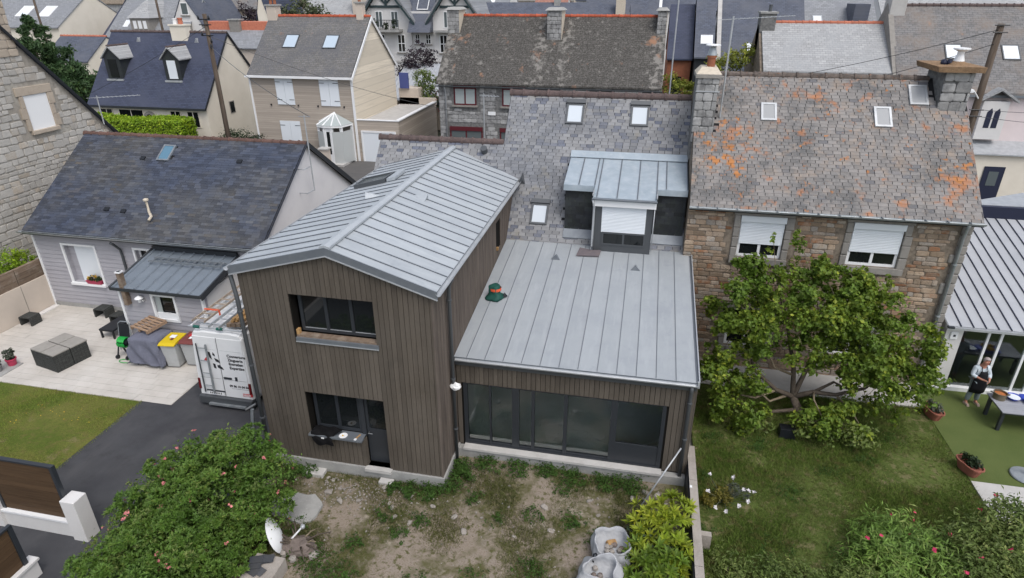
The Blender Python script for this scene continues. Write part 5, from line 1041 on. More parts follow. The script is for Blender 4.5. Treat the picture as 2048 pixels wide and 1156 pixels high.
F6 = bg_house('far_long_house', 'distant long stone house with dark roof and white framed window', -60, -48.5, 78, 9, 9.3, 11.9, 'mortar_warm', 'roof_brown_slate'); bg_window(F6, -56.6, -54.2, 6.2, 8.3, 77.98, 'white_paint', 'pane_dark', 2, 1, .2)
F6b = bg_house('far_cream_gable_house', 'distant tall cream gable wall standing behind the beige house chimney', -44.8, -43.5, 66, 9, 9.2, 11.6, 'render_cream', 'roof_navy', 'y')
F7 = bg_house('far_small_house', 'distant small slate house with red ridge and cream gable beside the conifer', -64.5, -58.4, 52, 7, 4.5, 6.8, 'render_cream', 'roof_blue', ridge_m='roof_red_pan')
F8 = bg_house('far_grey_gable_house', 'distant house with smooth pale grey roof behind the red ridge, beside the villa', -44, -35.4, 75, 10, 8.2, 11.6, 'render_white', 'roof_pale'); chimney(F8, -36.2, -34.7, 75.5, 77, 7.5, 11.6, 'render_sand'); F8b = bg_house('far_beige_house', 'distant beige house end with slate roof just left of the villa', -34.5, -29.8, 78, 8, 9.2, 11.2, 'render_cream', 'roof_blue')
F10 = bg_house('far_skylight_house', 'distant pale grey roof with two long skylights right of the villa', -27.5, -17.5, 88, 12, 8.0, 12.2, 'render_white', 'roof_grey')
for x in (-21.2, -20.1): p_, v_ = rp(88, 12, 8.0, 12.2, x, 90.5); skylight(F10, p_, (1, 0, 0), v_, .7, 3.0, 'white_paint', 'white_shutter')
F11 = bg_house('far_brown_tile_house', 'distant brown tiled roof with a row of small white skylights', -30, -12, 128, 12, 9.4, 12.2, 'render_sand', 'roof_tile_brown')
for k in range(7): p_, v_ = rp(128, 12, 9.4, 12.2, -28+k*2.2, 131); skylight(F11, p_, (1, 0, 0), v_, 1.0, 1.5, 'white_paint', 'white_paint')
F11b = bg_house('far_pink_tile_house', 'distant small roof of pinkish red tiles among grey roofs', -17.5, -11.5, 112, 8, 8.4, 10.2, 'render_white', 'roof_pink_tile'); F11c = bg_house('far_white_gablet_house', 'distant small gable with white bargeboards in front of the pink tiles', -20.5, -17.3, 100, 6, 7.6, 9.4, 'render_sand', 'roof_grey', 'y')
F12 = bg_house('far_low_blue_roof', 'distant long low blue slate roof behind the granite terrace', -20, 1.6, 62, 8, 7.6, 10.25, 'render_white', 'roof_blue'); chimney(F12, .2, 1.2, 64, 65, 8.5, 11.2, 'cap_cream'); chimney(F12, -6.9, -6.2, 65.5, 66.3, 9.5, 11.4, 'concrete')
F12b = bg_house('far_white_wall_house', 'distant white walled house above the low blue roof', -6.5, -2.2, 84, 8, 10.4, 13, 'render_white', 'roof_blue')
F12c = bg_house('far_tall_blue_gable', 'distant tall blue slate roof with a white verge left of the trees', -4.4, 4.8, 76, 9, 7.5, 12.6, 'render_white', 'roof_blue'); MB().prism([(4.9, 75.7, 7.3), (4.9, 80.5, 12.9), (4.9, 80.5, 12.4), (4.9, 75.7, 6.8)], (.35, 0, 0)).build('verge_board', 'white_paint', F12c)
F13 = bg_house('blue_slate_house', 'dark blue slate roofed house with rust-orange wall right of the granite terrace', 5.9, 7.9, 47, 10, 6.45, 10.4, 'brick_red', 'roof_navy'); part(F13, 'door', 'pane_dark', (6.3, 7.2, 46.9, 46.98, GZ, 4.9))
F13b = bg_house('blue_slate_terrace', 'dark slate terrace roof with white skylight between the two aerial masts', 8.1, 9.6, 46, 11, 6.7, 11.2, 'anthracite', 'roof_blue'); p_, v_ = rp(46, 11, 6.7, 11.2, 9.0, 47.3); skylight(F13b, p_, (1, 0, 0), v_, 1.0, 1.0, 'white_paint', 'white_shutter')
MB().prism([(9.85, 45.9, 6.4), (9.85, 51.6, 11.5), (9.85, 51.6, 11.0), (9.85, 45.9, 5.9)], (.35, 0, 0)).build('parapet', 'concrete_pale', F13b)
F13c = bg_house('big_blue_roof_house', 'large dark blue slate roof with one white skylight behind the yellow shrub', 10.2, 17.0, 46, 13, 5.6, 11.6, 'render_white', 'roof_blue'); p_, v_ = rp(46, 13, 5.6, 11.6, 12.75, 47.6); skylight(F13c, p_, (1, 0, 0), v_, .8, 1.1, 'white_paint', 'white_shutter'); part(F13c, 'conservatory_front', 'dark_navy', (10.3, 13.5, 45.0, 45.9, GZ, 5.2))
F14 = bg_house('grey_blue_roof_house', 'grey-blue slate roof with skylight behind the pale slate house', 17.2, 23.5, 50, 12, 7.2, 11.4, 'render_white', 'roof_grey'); p_, v_ = rp(50, 12, 7.2, 11.4, 18.7, 52.8); skylight(F14, p_, (1, 0, 0), v_, .8, 1.1, 'zinc_pale', 'white_shutter'); part(F14, 'dormer_box', 'roof_blue_y', (21.2, 22.4, 51.2, 54, 8.6, 10.6))
F15 = bg_house('far_pale_roof_row', 'distant pale grey roofs beyond the ridge of the pink house', 26, 44, 58, 12, 8.2, 12.0, 'render_white', 'roof_pale'); part(F15, 'solar_panel', 'dark_navy', (33, 36, 59.2, 59.4, 8.9, 9.1))
F16 = bg_house('far_blue_roof_row', 'distant blue roofs behind the aerial mast near the top edge', 4.5, 22, 86, 12, 9.0, 13.0, 'render_white', 'roof_blue'); F17 = bg_house('far_left_blue_house', 'distant dark roof in the gap left of the white gabled house', -75, -60, 96, 10, 9.4, 12.4, 'render_sand', 'roof_navy'); F18 = bg_house('far_back_row_house', 'distant dark roof behind the round green tree', -60, -44, 102, 10, 9.6, 12.6, 'render_sand', 'roof_blue'); F19 = bg_house('far_middle_row_house', 'distant slate roof far behind the villa gables', -40, -22, 108, 10, 9.6, 12.6, 'render_white', 'roof_grey')
F20 = bg_house('far_left_cream_house', 'distant cream outbuilding behind the conifer under a plain roof', -76, -66, 70, 8, 4.2, 6.8, 'render_cream', 'roof_tile_brown')
# garden shed, glass lean-to and slatted fence between the beige and granite houses
SD = thing('glazed_shed', 'low shed with pale corrugated roof between the beige and granite houses', 'shed', (-16, 47, GZ)); part(SD, 'wall', 'render_sand', (-19.5, -12.2, 45.5, 52, GZ, 2.3)); MB().prism([(-20, 45, 2.4), (-11.8, 45, 2.4), (-11.8, 52, 4.9), (-20, 52, 4.9)], (0, 0, .1)).build('roof', 'sheet_white', SD)
for k in range(20): MB().obox((-19.9+k*.41, 45, 2.5), (.06, 0, 0), (0, 7, 2.5), (0, 0, .05)).build('roof_rib', 'zinc_pale', SD)
bg_window(SD, -14.2, -12.8, .8, 2.2, 45.48, 'white_paint', 'pane_dark', 2, 2)
SF = thing('slatted_pergola', 'dark slatted screen roof behind the flat garage roof', 'pergola', (-15, 44, GZ))
for k in range(8): MB().obox((-17.0, 42.6+k*.32, 2.5+k*.05), (5.0, 0, 0), (0, .2, 0), (0, 0, .05)).build('slat', 'black_metal', SF)
for x in (-16.8, -12.3): part(SF, 'post', 'black_metal', (x, x+.1, 44.8, 44.9, GZ, 2.8))
pbx = thing('balcony_annexe', 'small rear annexe with blue balcony screen behind the cream gable corner', 'annexe', (-16.2, 42, GZ)); part(pbx, 'screen', 'blue_plastic', (-16.9, -16.1, 41.8, 42.0, 4.0, 5.3)); part(pbx, 'wall', 'render_sand', (-17.1, -15.3, 42.0, 43.6, GZ-.1, 3.99))

# ================================================================ driveway: van
VN = thing('white_van', 'white roofers\' van with lettered rear doors, ladders and timber on its roof', 'van', (-7.93, 4.7, GZ))
vb = MB(); ring = lambda y, zt, hw, lean=0.: [(x_*hw-7.93, y+lean*(z_-.0), z_) for x_, z_ in ((-.96, -.05), (-1, .1), (-1, .9), (-.985, min(1.4, zt*.7)), (-.93, zt-.16), (-.84, zt-.04), (-.5, zt), (.5, zt), (.84, zt-.04), (.93, zt-.16), (.985, min(1.4, zt*.7)), (1, .9), (1, .1), (.96, -.05))]
secs = [(2.06, 2.36, .92, .055), (2.12, 2.40, .95, .055), (2.4, 2.42, .96, .0), (6.0, 2.42, .96, 0.), (6.45, 2.3, .95, 0.), (7.05, 1.5, .93, 0.), (7.55, 1.2, .88, 0.), (7.75, .8, .8, 0.)]
for q in secs: vb.v += ring(*q)
n_ = 14
for i in range(len(secs)-1):
    for k in range(n_): vb.f.append((i*n_+k, (i+1)*n_+k, (i+1)*n_+(k+1) % n_, i*n_+(k+1) % n_))
vb.f.append(tuple(range(n_))); e = (len(secs)-1)*n_; vb.f.append(tuple(e+k for k in range(n_))[::-1])
vbody = vb.build('body', 'white_van', VN, smooth=False)
ry = lambda z: 2.06 + .055*z
def rear_box(name, m, x0, x1, z0, z1, t=.012, parent=VN): return MB().add([(x0, ry(z0)-t, z0), (x1, ry(z0)-t, z0), (x1, ry(z0)+.01, z0), (x0, ry(z0)+.01, z0), (x0, ry(z1)-t, z1), (x1, ry(z1)-t, z1), (x1, ry(z1)+.01, z1), (x0, ry(z1)+.01, z1)], [(0,3,2,1),(4,5,6,7),(0,1,5,4),(1,2,6,5),(2,3,7,6),(3,0,4,7)]).build(name, m, parent)
for (xa, xb) in ((-8.78, -7.97), (-7.94, -7.08)):
    d_ = rear_box('rear_door', 'white_van', xa, xb, .12, 2.2, .02); rear_box('panel_groove', 'pipe_dark', xa+.04, xb-.04, .745, .752, .022, d_); rear_box('panel_groove', 'curtain', xa+.06, xb-.06, 1.78, 1.787, .022, d_)
rear_box('door_gap', 'pipe_dark', -7.966, -7.944, .12, 2.2, .012)
part(VN, 'bumper', 'pipe_dark', (-8.88, -6.98, 1.94, 2.2, -.18, .1), bevel=.03); part(VN, 'step', 'galvanised', (-8.5, -7.2, 1.86, 1.94, -.16, -.1))
mat('tail_red', (.12, .008, .01), .25, .5); mat('label_red', (.45, .03, .035), .4, .4); mat('ink', (.02, .02, .024), .5, .3)
for xa in (-8.87, -7.07): rear_box('tail_light', 'tail_red', xa, xa+.07, .3, .68, .03)
rear_box('handle', 'anthracite', -7.9, -7.62, .78, .84, .045); rear_box('lock', 'anthracite', -7.5, -7.42, .74, .88, .035); rear_box('number_plate', 'white_paint', -8.55, -8.03, .14, .25, .03); rear_box('plate_lamp', 'anthracite', -8.6, -7.95, .27, .31, .04); MB().tube([(-7.99, ry(1.2)-.03, 1.2), (-7.99, ry(1.2)-.01, 1.2)], .06, 12).build('badge', 'anthracite', VN)
for k in range(7): rear_box('plate_mark', 'ink', -8.5+k*.065, -8.47+k*.065, .165, .225, .033)
def van_text(s, size, x, z, m='ink', bold=.0): o = mesh_obj('lettering', text_mesh(s, size, bold=bold), m, VN, M=Matrix.Translation((x, ry(z)-.026, z)) @ Matrix.Rotation(math.pi/2-.055, 4, 'X')); return o
for i, s in enumerate(('Couverture', 'Zinguerie', 'Entretien', 'Expertise')): van_text(s, .135, -7.66+i*.012, 1.58-i*.14, bold=.004)
van_text('09 86 10 04 56', .11, -7.74, .5, bold=.004); rear_box('underline', 'ink', -7.68, -7.04, .44, .446, .023)
rear_box('sticker', 'label_red', -7.32, -6.99, .2, .3, .024); van_text('VELUX', .09, -7.31, .218, 'white_paint', .002).location.y -= .004
for pts in ([(-8.33, 1.72), (-8.24, 1.68), (-8.2, 1.42), (-8.28, 1.5)], [(-8.14, 1.7), (-8.08, 1.62), (-8.08, 1.56), (-8.16, 1.6)], [(-8.12, 1.5), (-7.98, 1.44), (-7.95, 1.34), (-8.08, 1.38)], [(-8.06, 1.26), (-7.9, 1.2), (-7.84, 1.1), (-8.0, 1.14)], [(-8.2, 1.3), (-8.12, 1.28), (-8.1, 1.12), (-8.18, 1.14)]):
    MB().prism([(x, ry(z)-.028, z) for x, z in pts][::-1], (0, .006, 0)).build('emblem', 'ink', VN)
MB().prism([(-8.5, ry(1.4)-.03, 1.38), (-8.38, ry(1.4)-.03, 1.52), (-8.38, ry(1.4)-.03, 1.36)], (0, .006, 0)).build('emblem', 'label_red', VN)
# rear door ladder
rl_ = MB().tube([(-8.62, 1.99, .25), (-8.62, 2.07, 2.0)], .022, 8).build('rear_ladder', 'pipe_dark', VN); MB().tube([(-8.28, 1.97, .25), (-8.28, 2.06, 2.0)], .032, 8).build('rear_ladder_rail', 'galvanised', rl_)
for z in (.5, .95, 1.4, 1.85): MB().tube([(-8.62, ry(z)-.09, z), (-8.28, ry(z)-.09, z)], .014, 6).build('rung', 'galvanised', rl_)
for (x, y) in ((-8.72, 3.0), (-7.14, 3.0), (-8.72, 6.6), (-7.14, 6.6)):
    w_ = MB().tube([(x-.11, y, .02), (x+.11, y, .02)], .32, 20).build('wheel', 'black_metal', VN, smooth=False); MB().tube([(x-.115, y, .02), (x+.115, y, .02)], .19, 14).build('rim', 'galvanised', w_)
# roof rack
for y in (2.5, 4.0, 5.5): MB().tube([(-8.78, y, 2.5), (-7.05, y, 2.5)], .025, 6).build('rack_bar', 'galvanised', VN)
for x in (-8.8, -7.04): MB().tube([(x, 2.25, 2.52), (x, 5.8, 2.52)], .025, 6).build('rack_rail', 'white_paint', VN)
MB().tube([(-8.85, 2.22, 2.52), (-7.0, 2.22, 2.52)], .03, 8).build('rack_roller', 'zinc_pale', VN)
mat('green_plastic', (.01, .09, .07), .5, .4)
for x in (-8.55, -7.75): MB().tube([(x-.1, 2.2, 2.53), (x+.1, 2.2, 2.53)], .05, 10).build('rack_clamp', 'green_plastic', VN)
def ladder(name, label, p0, d, width, nr, m, up=Vector((0, 0, 1)), sec=(.03, .07), rung_m=None):
    t = thing(name, label, 'ladder', p0, group='ladders on roofs'); p0 = Vector(p0); d = Vector(d); L = d.length; dn = d.normalized(); s_ = dn.cross(up).normalized(); u_ = s_.cross(dn)
    for k in (0, 1): MB().obox(p0 + s_*(width*k), s_*sec[0], d, u_*sec[1]).build('rail', m, t)
    for i in range(nr): MB().obox(p0 + s_*sec[0] + dn*(L*(i+.5)/nr) + u_*sec[1]*.35, s_*(width-sec[0]), dn*.04, u_*.03).build('rung', rung_m or m, t)
    return t
mat('ladder_wood', (.36, .3, .24), .7, .3, 0, [(8, (.27, .22, .18), .4, .7)], var=.08)
ladder('wooden_ladder', 'weathered wooden ladder strapped on the left side of the van roof', (-8.72, 2.25, 2.66), (0, 4.6, .06), .42, 14, 'ladder_wood')
ladder('aluminium_ladder', 'pale aluminium ladder lying along the van roof beside the wooden one', (-8.1, 2.15, 2.56), (0, 4.8, .06), .36, 14, 'zinc_pale', sec=(.03, .09))
sp = MB().obox((-8.78, 2.95, 2.72), (.52, 0, 0), (0, .05, 0), (0, 0, .03)).build('ratchet_strap', None); mat('strap_orange', (.65, .1, .04), .6, .3); sp.data.materials.append(MATS['strap_orange']); tag(sp, 'orange strap tied over the ladders on the van', 'strap'); MB().obox((-8.27, 2.95, 2.56), (.03, 0, 0), (0, .05, 0), (0, 0, .19)).build('strap_tail', 'strap_orange', sp)
ladder('roof_ladder', 'dark grey ladder laid flat along the top of the annexe roof', (-13.45, 6.5, 2.66), (3.1, 0, 0), .34, 11, 'gutter_metal', sec=(.03, .06))
tb = thing('timber_bundle', 'bundle of yellow battens lying on the rear of the van roof', 'timber', (-7.35, 3.4, 2.53))
for k, (x, z, m_) in enumerate(((-7.5, 2.66, 'wood_raw'), (-7.4, 2.66, 'wood_raw'), (-7.3, 2.66, 'wood_raw'), (-7.45, 2.73, 'wood_raw'), (-7.34, 2.73, 'wood_raw'), (-7.22, 2.66, 'wood_raw'))): part(tb, 'batten', m_, (x, x+.085, 2.45+.06*(k % 3), 5.2, z, z+.065))
tb2 = thing('board_stack', 'dark boards stacked under the yellow battens on the van', 'timber', (-7.35, 3.4, 2.53))
for k in range(4): part(tb2, 'board', 'wood_old', (-7.6+k*.14, -7.47+k*.14, 2.35+.04*k, 5.0, 2.53, 2.65))
mp = thing('metal_post', 'grey folded metal post with bracket standing behind the van corner', 'post', (-6.5, 1.15, GZ)); MB().obox((-6.55, 1.1, GZ), (.1, 0, 0), (0, .06, 0), (.06, .1, .72)).build('upright', 'galvanised', mp); MB().obox((-6.6, 1.12, .42), (.22, .2, .1), (0, .05, 0), (0, 0, .05)).build('bracket', 'zinc_pale', mp)

# ================================================================ bins, covered barbecue, pallet
mat('bin_grey', (.42, .43, .43), .55, .35, 0, [(3, (.37, .38, .38), .4, .7)]); mat('lid_yellow', (.58, .42, .01), .45, .4); mat('lid_brown', (.16, .045, .04), .5, .35)
def wheelie(label, x, y, w_, d, lid, rz):
    t = thing('wheelie_bin', label, 'bin', (x, y, GZ), rz, 'wheeled refuse bins'); MB().taper((-w_*.4, w_*.4, -d*.38, d*.38), (-w_*.5, w_*.5, -d*.5, d*.5), .06, .98).build('body', 'bin_grey', t, local=True, bevel=.03)
    l_ = MB().prism([(-w_*.54, -d*.58, .985), (-w_*.54, d*.56, 1.05), (-w_*.54, d*.56, 1.08), (-w_*.54, -d*.4, 1.06), (-w_*.54, -d*.58, 1.01)][::-1], (w_*1.08, 0, 0)).build('lid', lid, t, local=True)
    MB().prism([(-.12, .02, 1.085), (.1, .02, 1.085), (.1, .2, 1.098), (-.12, .2, 1.098)], (0, 0, .006)).build('sticker', 'white_paint' if lid == 'lid_yellow' else 'label_red', l_, local=True); MB().prism([(-.02, -.12, 1.074), (.08, -.12, 1.074), (.08, .0, 1.083), (-.02, .0, 1.083)], (0, 0, .006)).build('sticker', 'lid_brown' if lid == 'lid_yellow' else 'white_paint', l_, local=True)
    MB().tube([(-w_*.45, d*.55, .98), (w_*.45, d*.55, .98)], .02, 8).build('handle', 'pipe_dark', t, local=True)
    for sx in (-1, 1): MB().tube([(sx*w_*.5-.03, d*.36, .1), (sx*w_*.5+.03, d*.36, .1)], .1, 14).build('wheel', 'black_metal', t, local=True)
wheelie('grey wheeled bin with bright yellow lid beside the covered barbecue', -11.28, 4.0, .56, .72, 'lid_yellow', math.radians(6)); wheelie('grey wheeled bin with reddish brown lid between yellow-lidded bin and van', -10.68, 4.22, .52, .66, 'lid_brown', math.radians(4))
mat('tarp', (.135, .142, .185), .75, .25, 0, [(3, (.11, .115, .15), .4, .7), (25, (.16, .165, .21), .55, .75)], bump=(12, .6))
bq = thing('covered_barbecue', 'barbecue under a slate blue cover beneath the wooden pallet', 'barbecue', (-12.2, 4.05, GZ))
b = bmesh.new(); bmesh.ops.create_grid(b, x_segments=44, y_segments=40, size=.5)
for v in b.verts:
    u, w_ = v.co.x*2.9, v.co.y*2.9; ex, ey = max(0, abs(u)-.58), max(0, abs(w_)-.42); dn = math.hypot(ex, ey) if ex and ey else ex+ey
    sx = math.copysign(min(abs(u), .58)+.13*min(1, ex*1.6), u); sy = math.copysign(min(abs(w_), .42)+.1*min(1, ey*1.6), w_); fold = .05*math.sin(u*9+w_*7)*min(1, dn*2.2)
    bump_ = .09*math.exp(-((u-.35)**2+(w_)**2)/.08) - .03*math.sin(u*5)*math.cos(w_*4)
    v.co = Vector((sx+fold*.7, sy+fold, max(.16+.03*math.sin(u*11), 1.12+bump_-max(0, dn*1.0))))
me = bpy.data.meshes.new('cover'); b.to_mesh(me); b.free(); me.polygons.foreach_set('use_smooth', [True]*len(me.polygons)); mesh_obj('cover', me, 'tarp', bq, local=True)
for sx in (-.5, .5):
    for sy in (-.35, .35): MB().box(sx-.025, sx+.025, sy-.025, sy+.025, 0, .4).build('leg', 'black_metal', bq, local=True)
pl_ = thing('wooden_pallet', 'small weathered wooden pallet lying on top of the covered barbecue', 'pallet', (-12.48, 4.38, .93), math.radians(-14)); pl_.rotation_euler[0] = math.radians(4)
for k in range(6): MB().box(-.45, .45, -.4+k*.145, -.31+k*.145, .1, .125).build('slat', 'pallet_wood', pl_, local=True)
for x in (-.45, -.05, .37): MB().box(x, x+.08, -.4, .42, .0, .1).build('bearer', 'pallet_wood', pl_, local=True)
hr_ = thing('hose_trolley', 'black trolley wound with bright green hose beside the covered barbecue', 'hose reel', (-13.55, 4.1, GZ)); mat('hose_green', (.01, .32, .05), .45, .4)
hp = []
for k in range(70): a = k*.42; hp.append((-13.66+.0042*k, 4.1+.18*math.cos(a), .3+.18*math.sin(a)))
MB().tube(hp, .028, 6).build('hose', 'hose_green', hr_, smooth=True); MB().tube([(-13.7, 4.1, .3), (-13.3, 4.1, .3)], .1, 12).build('drum', 'black_metal', hr_)
for x in (-13.72, -13.3): MB().tube([(x, 3.88, GZ+.04), (x, 4.1, .3), (x, 4.3, GZ+.04)], .035, 6).build('stand', 'black_metal', hr_); MB().tube([(x-.03, 3.88, GZ+.08), (x+.03, 3.88, GZ+.08)], .08, 10).build('wheel', 'black_metal', hr_)
MB().tube([(-13.3+.25*math.cos(a_), 3.75+.12*math.sin(a_), GZ+.03) for a_ in [k*.6 for k in range(14)]], .014, 6).build('hose_end', 'hose_green', hr_)
fc = thing('folding_chair', 'black folding chair with pale tubular frame leaning against the annexe corner', 'chair', (-13.85, 4.62, GZ)); MB().tube([(-14.1, 4.45, GZ), (-14.12, 4.62, .5), (-14.12, 4.68, .72), (-14.02, 4.7, .8), (-13.72, 4.7, .8), (-13.62, 4.68, .72), (-13.62, 4.62, .5), (-13.6, 4.45, GZ)], .018, 6).build('frame', 'galvanised', fc); MB().obox((-14.08, 4.5, -.05), (.44, 0, 0), (0, .16, .78), (0, -.02, 0)).build('seat', 'black_metal', fc)
# ================================================================ patio furniture
mat('wicker', (.062, .065, .062), .8, .2, 0, [(40, (.025, .026, .025), .45, .65)], brick=('x', .05, .03, 1, (.02, .02, .02))); mat('cushion', (.3, .285, .26), .85, .15, 0, [(5, (.26, .245, .225), .4, .7)])
ds = thing('wicker_dining_cube', 'dark wicker dining cube with four pale top panels in the middle of the patio', 'table', (-15.55, 3.35, GZ), math.radians(-12.5))
for i, (sx, sy) in enumerate(((-1, -1), (1, -1), (1, 1), (-1, 1))):
    x0, x1 = sorted((sx*.01, sx*.62)); y0, y1 = sorted((sy*.01, sy*.62)); MB().box(x0, x1, y0, y1, 0, .66).build('chair_block', 'wicker', ds, local=True, bevel=.015); MB().box(x0+.0, x1+.02*sx, y0, y1+.02*sy, .665, .715).build('top_panel', 'cushion', ds, local=True, bevel=.012)
    MB().box(sx*.32-.08, sx*.32+.08, sy*.622-.004, sy*.622+.004, .56, .6).build('hand_slot', 'black_metal', ds, local=True)
def wicker_table(label, x, y, rz=0., w_=.5, d=.5):
    t = thing('wicker_side_table', label, 'side table', (x, y, GZ), rz, 'dark wicker side tables'); MB().box(-w_/2, w_/2, -d/2, d/2, .34, .38).build('table_top', 'wicker', t, local=True)
    for s_ in (-1, 1): MB().box(s_*w_/2-.03, s_*w_/2+.03, -d/2+.01, d/2-.01, 0, .339).build('side_panel', 'wicker', t, local=True)
wicker_table('dark wicker side table against the pale boundary wall', -19.24, 5.52); wicker_table('dark wicker side table below the window of the boarded house', -16.84, 6.72); wicker_table('dark wicker side table half hidden behind the annexe corner', -15.75, 6.35)
lg = thing('sun_lounger', 'black sun lounger reaching out behind the annexe corner', 'sun lounger', (-14.9, 5.75, GZ)); part(lg, 'bed', 'black_metal', (-15.52, -14.88, 5.05, 6.85, .02, .1), bevel=.015)
for (x, y) in ((-15.48, 5.1), (-14.94, 5.1), (-15.48, 6.75), (-14.94, 6.75)): part(lg, 'leg', 'black_metal', (x-.03, x+.03, y-.03, y+.03, GZ, .019))
mat('pot_pink', (.42, .04, .09), .5, .4); mat('pot_terracotta', (.3, .115, .08), .8, .2, 0, [(6, (.24, .09, .065), .4, .7)]); mat('pot_grey', (.2, .2, .2), .7, .2); mat('potting_soil', (.035, .028, .02), .95, .05)
def pot(name, label, x, y, r, h, m, leaf, n, size, hh, cat='plant pot', group=None, flower=None):
    t = thing(name, label, cat, (x, y, GZ), group=group); MB().lathe([(r*.72, 0), (r*.95, h*.85), (r*1.06, h*.85), (r*1.06, h), (r*.9, h), (r*.88, h*.9)], (x, y, GZ), 18, closed=False).build('pot', m, t); MB().lathe([(r*.88, 0), (.01, .01)], (x, y, GZ+h*.9), 14).build('soil', 'potting_soil', t)
    leaves('foliage', t, leaf, [(x, y, GZ+h+hh*.4, r*1.0, r*1.0, hh*.6)], n, size, int(abs(x*10)), up=.8)
    if flower: leaves('flowers', t, flower, [(x, y, GZ+h+hh*.7, r*.9, r*.9, hh*.4)], 60, .05, 3)
    return t
pot('flower_pot', 'pinkish red flower pot with leafy plant at the patio edge', -17.12, 2.72, .17, .3, 'pot_pink', 'leaf_grey', 500, .09, .4); pot('grey_plant_pot', 'small grey plant pot at the left edge of the photo', -17.2, 2.25, .14, .28, 'pot_grey', 'leaf_grey', 300, .08, .3)
sl_ = part(None, 'stepping_slab', 'concrete', (-18.2, -16.85, 2.0, 2.9, -.3, -.27)); tag(sl_, 'square grey slab under the flower pots', 'slab'); sl_.data.transform(Matrix.Translation((0, 0, .005)))
wbx = thing('window_box', 'pink window box of yellow flowers on the boarded house sill', 'window box', (-17.35, 7.18, .9)); MB().taper((-17.62, -17.0, 7.1, 7.28), (-17.68, -16.94, 7.06, 7.3), .902, 1.06).build('trough', 'pot_pink', wbx); leaves('foliage', wbx, 'leaf_dark', [(-17.3, 7.18, 1.12, .42, .12, .1)], 400, .08, 4); leaves('flowers', wbx, 'petal_yellow', [(-17.35, 7.14, 1.18, .36, .1, .08)], 150, .07, 6)
# ================================================================ boundary walls and fences
bwl = thing('garden_boundary_wall', 'pale rendered wall with weathered sleepers on top beside the patio', 'wall', (-19.85, 4, GZ)); part(bwl, 'wall', 'render_sand', (-19.95, -19.72, 1.0, 7.3, -.4, 1.1)); part(bwl, 'joint', 'mortar_pale', (-19.719, -19.716, 5.95, 5.98, -.3, 1.1)); part(bwl, 'base_slab', 'render_white', (-19.7, -19.45, 5.9, 7.1, -.3, -.26))
for (y0, y1) in ((6.0, 7.2), (4.75, 5.97), (3.5, 4.72)):
    for k in range(3): part(bwl, 'sleeper', 'wood_old', (-19.93, -19.79, y0, y1, 1.105+k*.235, 1.33+k*.235))
SBH = thing('green_shrub', 'bright green shrub growing above the sleeper wall at left', 'shrub', (-20.6, 6.2, GZ)); leaves('foliage', SBH, 'leaf_hedge', [(-20.6, 6.6, 1.9, .5, .7, .5), (-20.7, 5.4, 1.85, .5, .8, .45), (-20.6, 7.2, 1.7, .4, .4, .4), (-20.8, 6.0, 1.2, .6, 1.4, .6)], 5000, .1, 5); limb(SBH, [(-20.6, 6.2, GZ), (-20.6, 6.3, 1.0), (-20.6, 6.5, 1.8)], .06, .02, name='stem')
GF = thing('roadside_wall', 'white low wall with brown slatted panel and square pillar at the driveway', 'wall', (-9.5, -3.45, GZ))
part(GF, 'wall', 'render_white', (-10.45, -8.4, -3.55, -3.35, -.4, .16)); part(GF, 'coping', 'white_paint', (-10.45, -8.4, -3.58, -3.32, .161, .22)); part(GF, 'pillar', 'render_white', (-8.4, -8.0, -3.63, -3.25, -.4, .95), bevel=.012); part(GF, 'pillar', 'render_white', (-10.85, -10.45, -3.63, -3.25, -.4, .6), bevel=.012)
part(GF, 'post', 'anthracite', (-8.5, -8.41, -3.5, -3.4, .221, 1.82)); part(GF, 'post', 'anthracite', (-10.45, -10.36, -3.5, -3.4, .221, 1.82)); part(GF, 'top_rail', 'anthracite', (-10.45, -8.41, -3.5, -3.4, 1.821, 1.87))
for k in range(10): part(GF, 'slat', 'fence_brown', (-10.36, -8.5, -3.475+.002*(k % 2), -3.44, .225+k*.159, .225+k*.159+.154))
part(GF, 'wall', 'render_white', (-14, -10.85, -3.55, -3.35, -.4, .16)); part(GF, 'post', 'anthracite', (-13.2, -13.1, -3.5, -3.4, .16, 1.82))
for k in range(10): part(GF, 'slat', 'fence_brown', (-13.1, -10.86, -3.475+.002*(k % 2), -3.44, .225+k*.159, .225+k*.159+.154))
GF2 = thing('gate_side_wall', 'white wall with brown slatted panel cut off by the bottom left corner', 'wall', (-8.4, -6, GZ)); part(GF2, 'wall', 'render_white', (-8.52, -8.32, -9, -4.62, -.4, .12)); part(GF2, 'coping', 'render_white', (-8.56, -8.28, -9, -4.58, .121, .18)); part(GF2, 'post', 'anthracite', (-8.47, -8.38, -4.85, -4.75, .181, 1.3)); part(GF2, 'top_rail', 'anthracite', (-8.47, -8.38, -9, -4.75, 1.301, 1.35))
for k in range(7): part(GF2, 'slat', 'fence_brown', (-8.44, -8.41, -9, -4.86, .185+k*.159, .185+k*.159+.154))
GW = thing('garden_dividing_wall', 'narrow concrete wall with dark screen between yard and neighbouring lawn', 'wall', (6.6, 0, GZ)); part(GW, 'wall', 'concrete_wall', (6.48, 6.64, -9, 2.2, -.5, .35)); part(GW, 'screen', 'black_metal', (6.43, 6.475, -9, 5.0, -.4, .3)); part(GW, 'buttress', 'concrete_wall', (6.645, 6.95, -.75, -.6, -.4, .1)); part(GW, 'wall', 'concrete_wall', (6.48, 6.6, 2.21, 7.8, -.5, .05)); part(GW, 'cable_clip', 'white_paint', (6.46, 6.52, .52, .6, .351, .4))
for k in range(8): part(GW, 'coping_stone', 'concrete_wall', (6.46, 6.66, -8.9+k*1.39, -7.52+k*1.39, .352, .385+.004*(k % 3)))
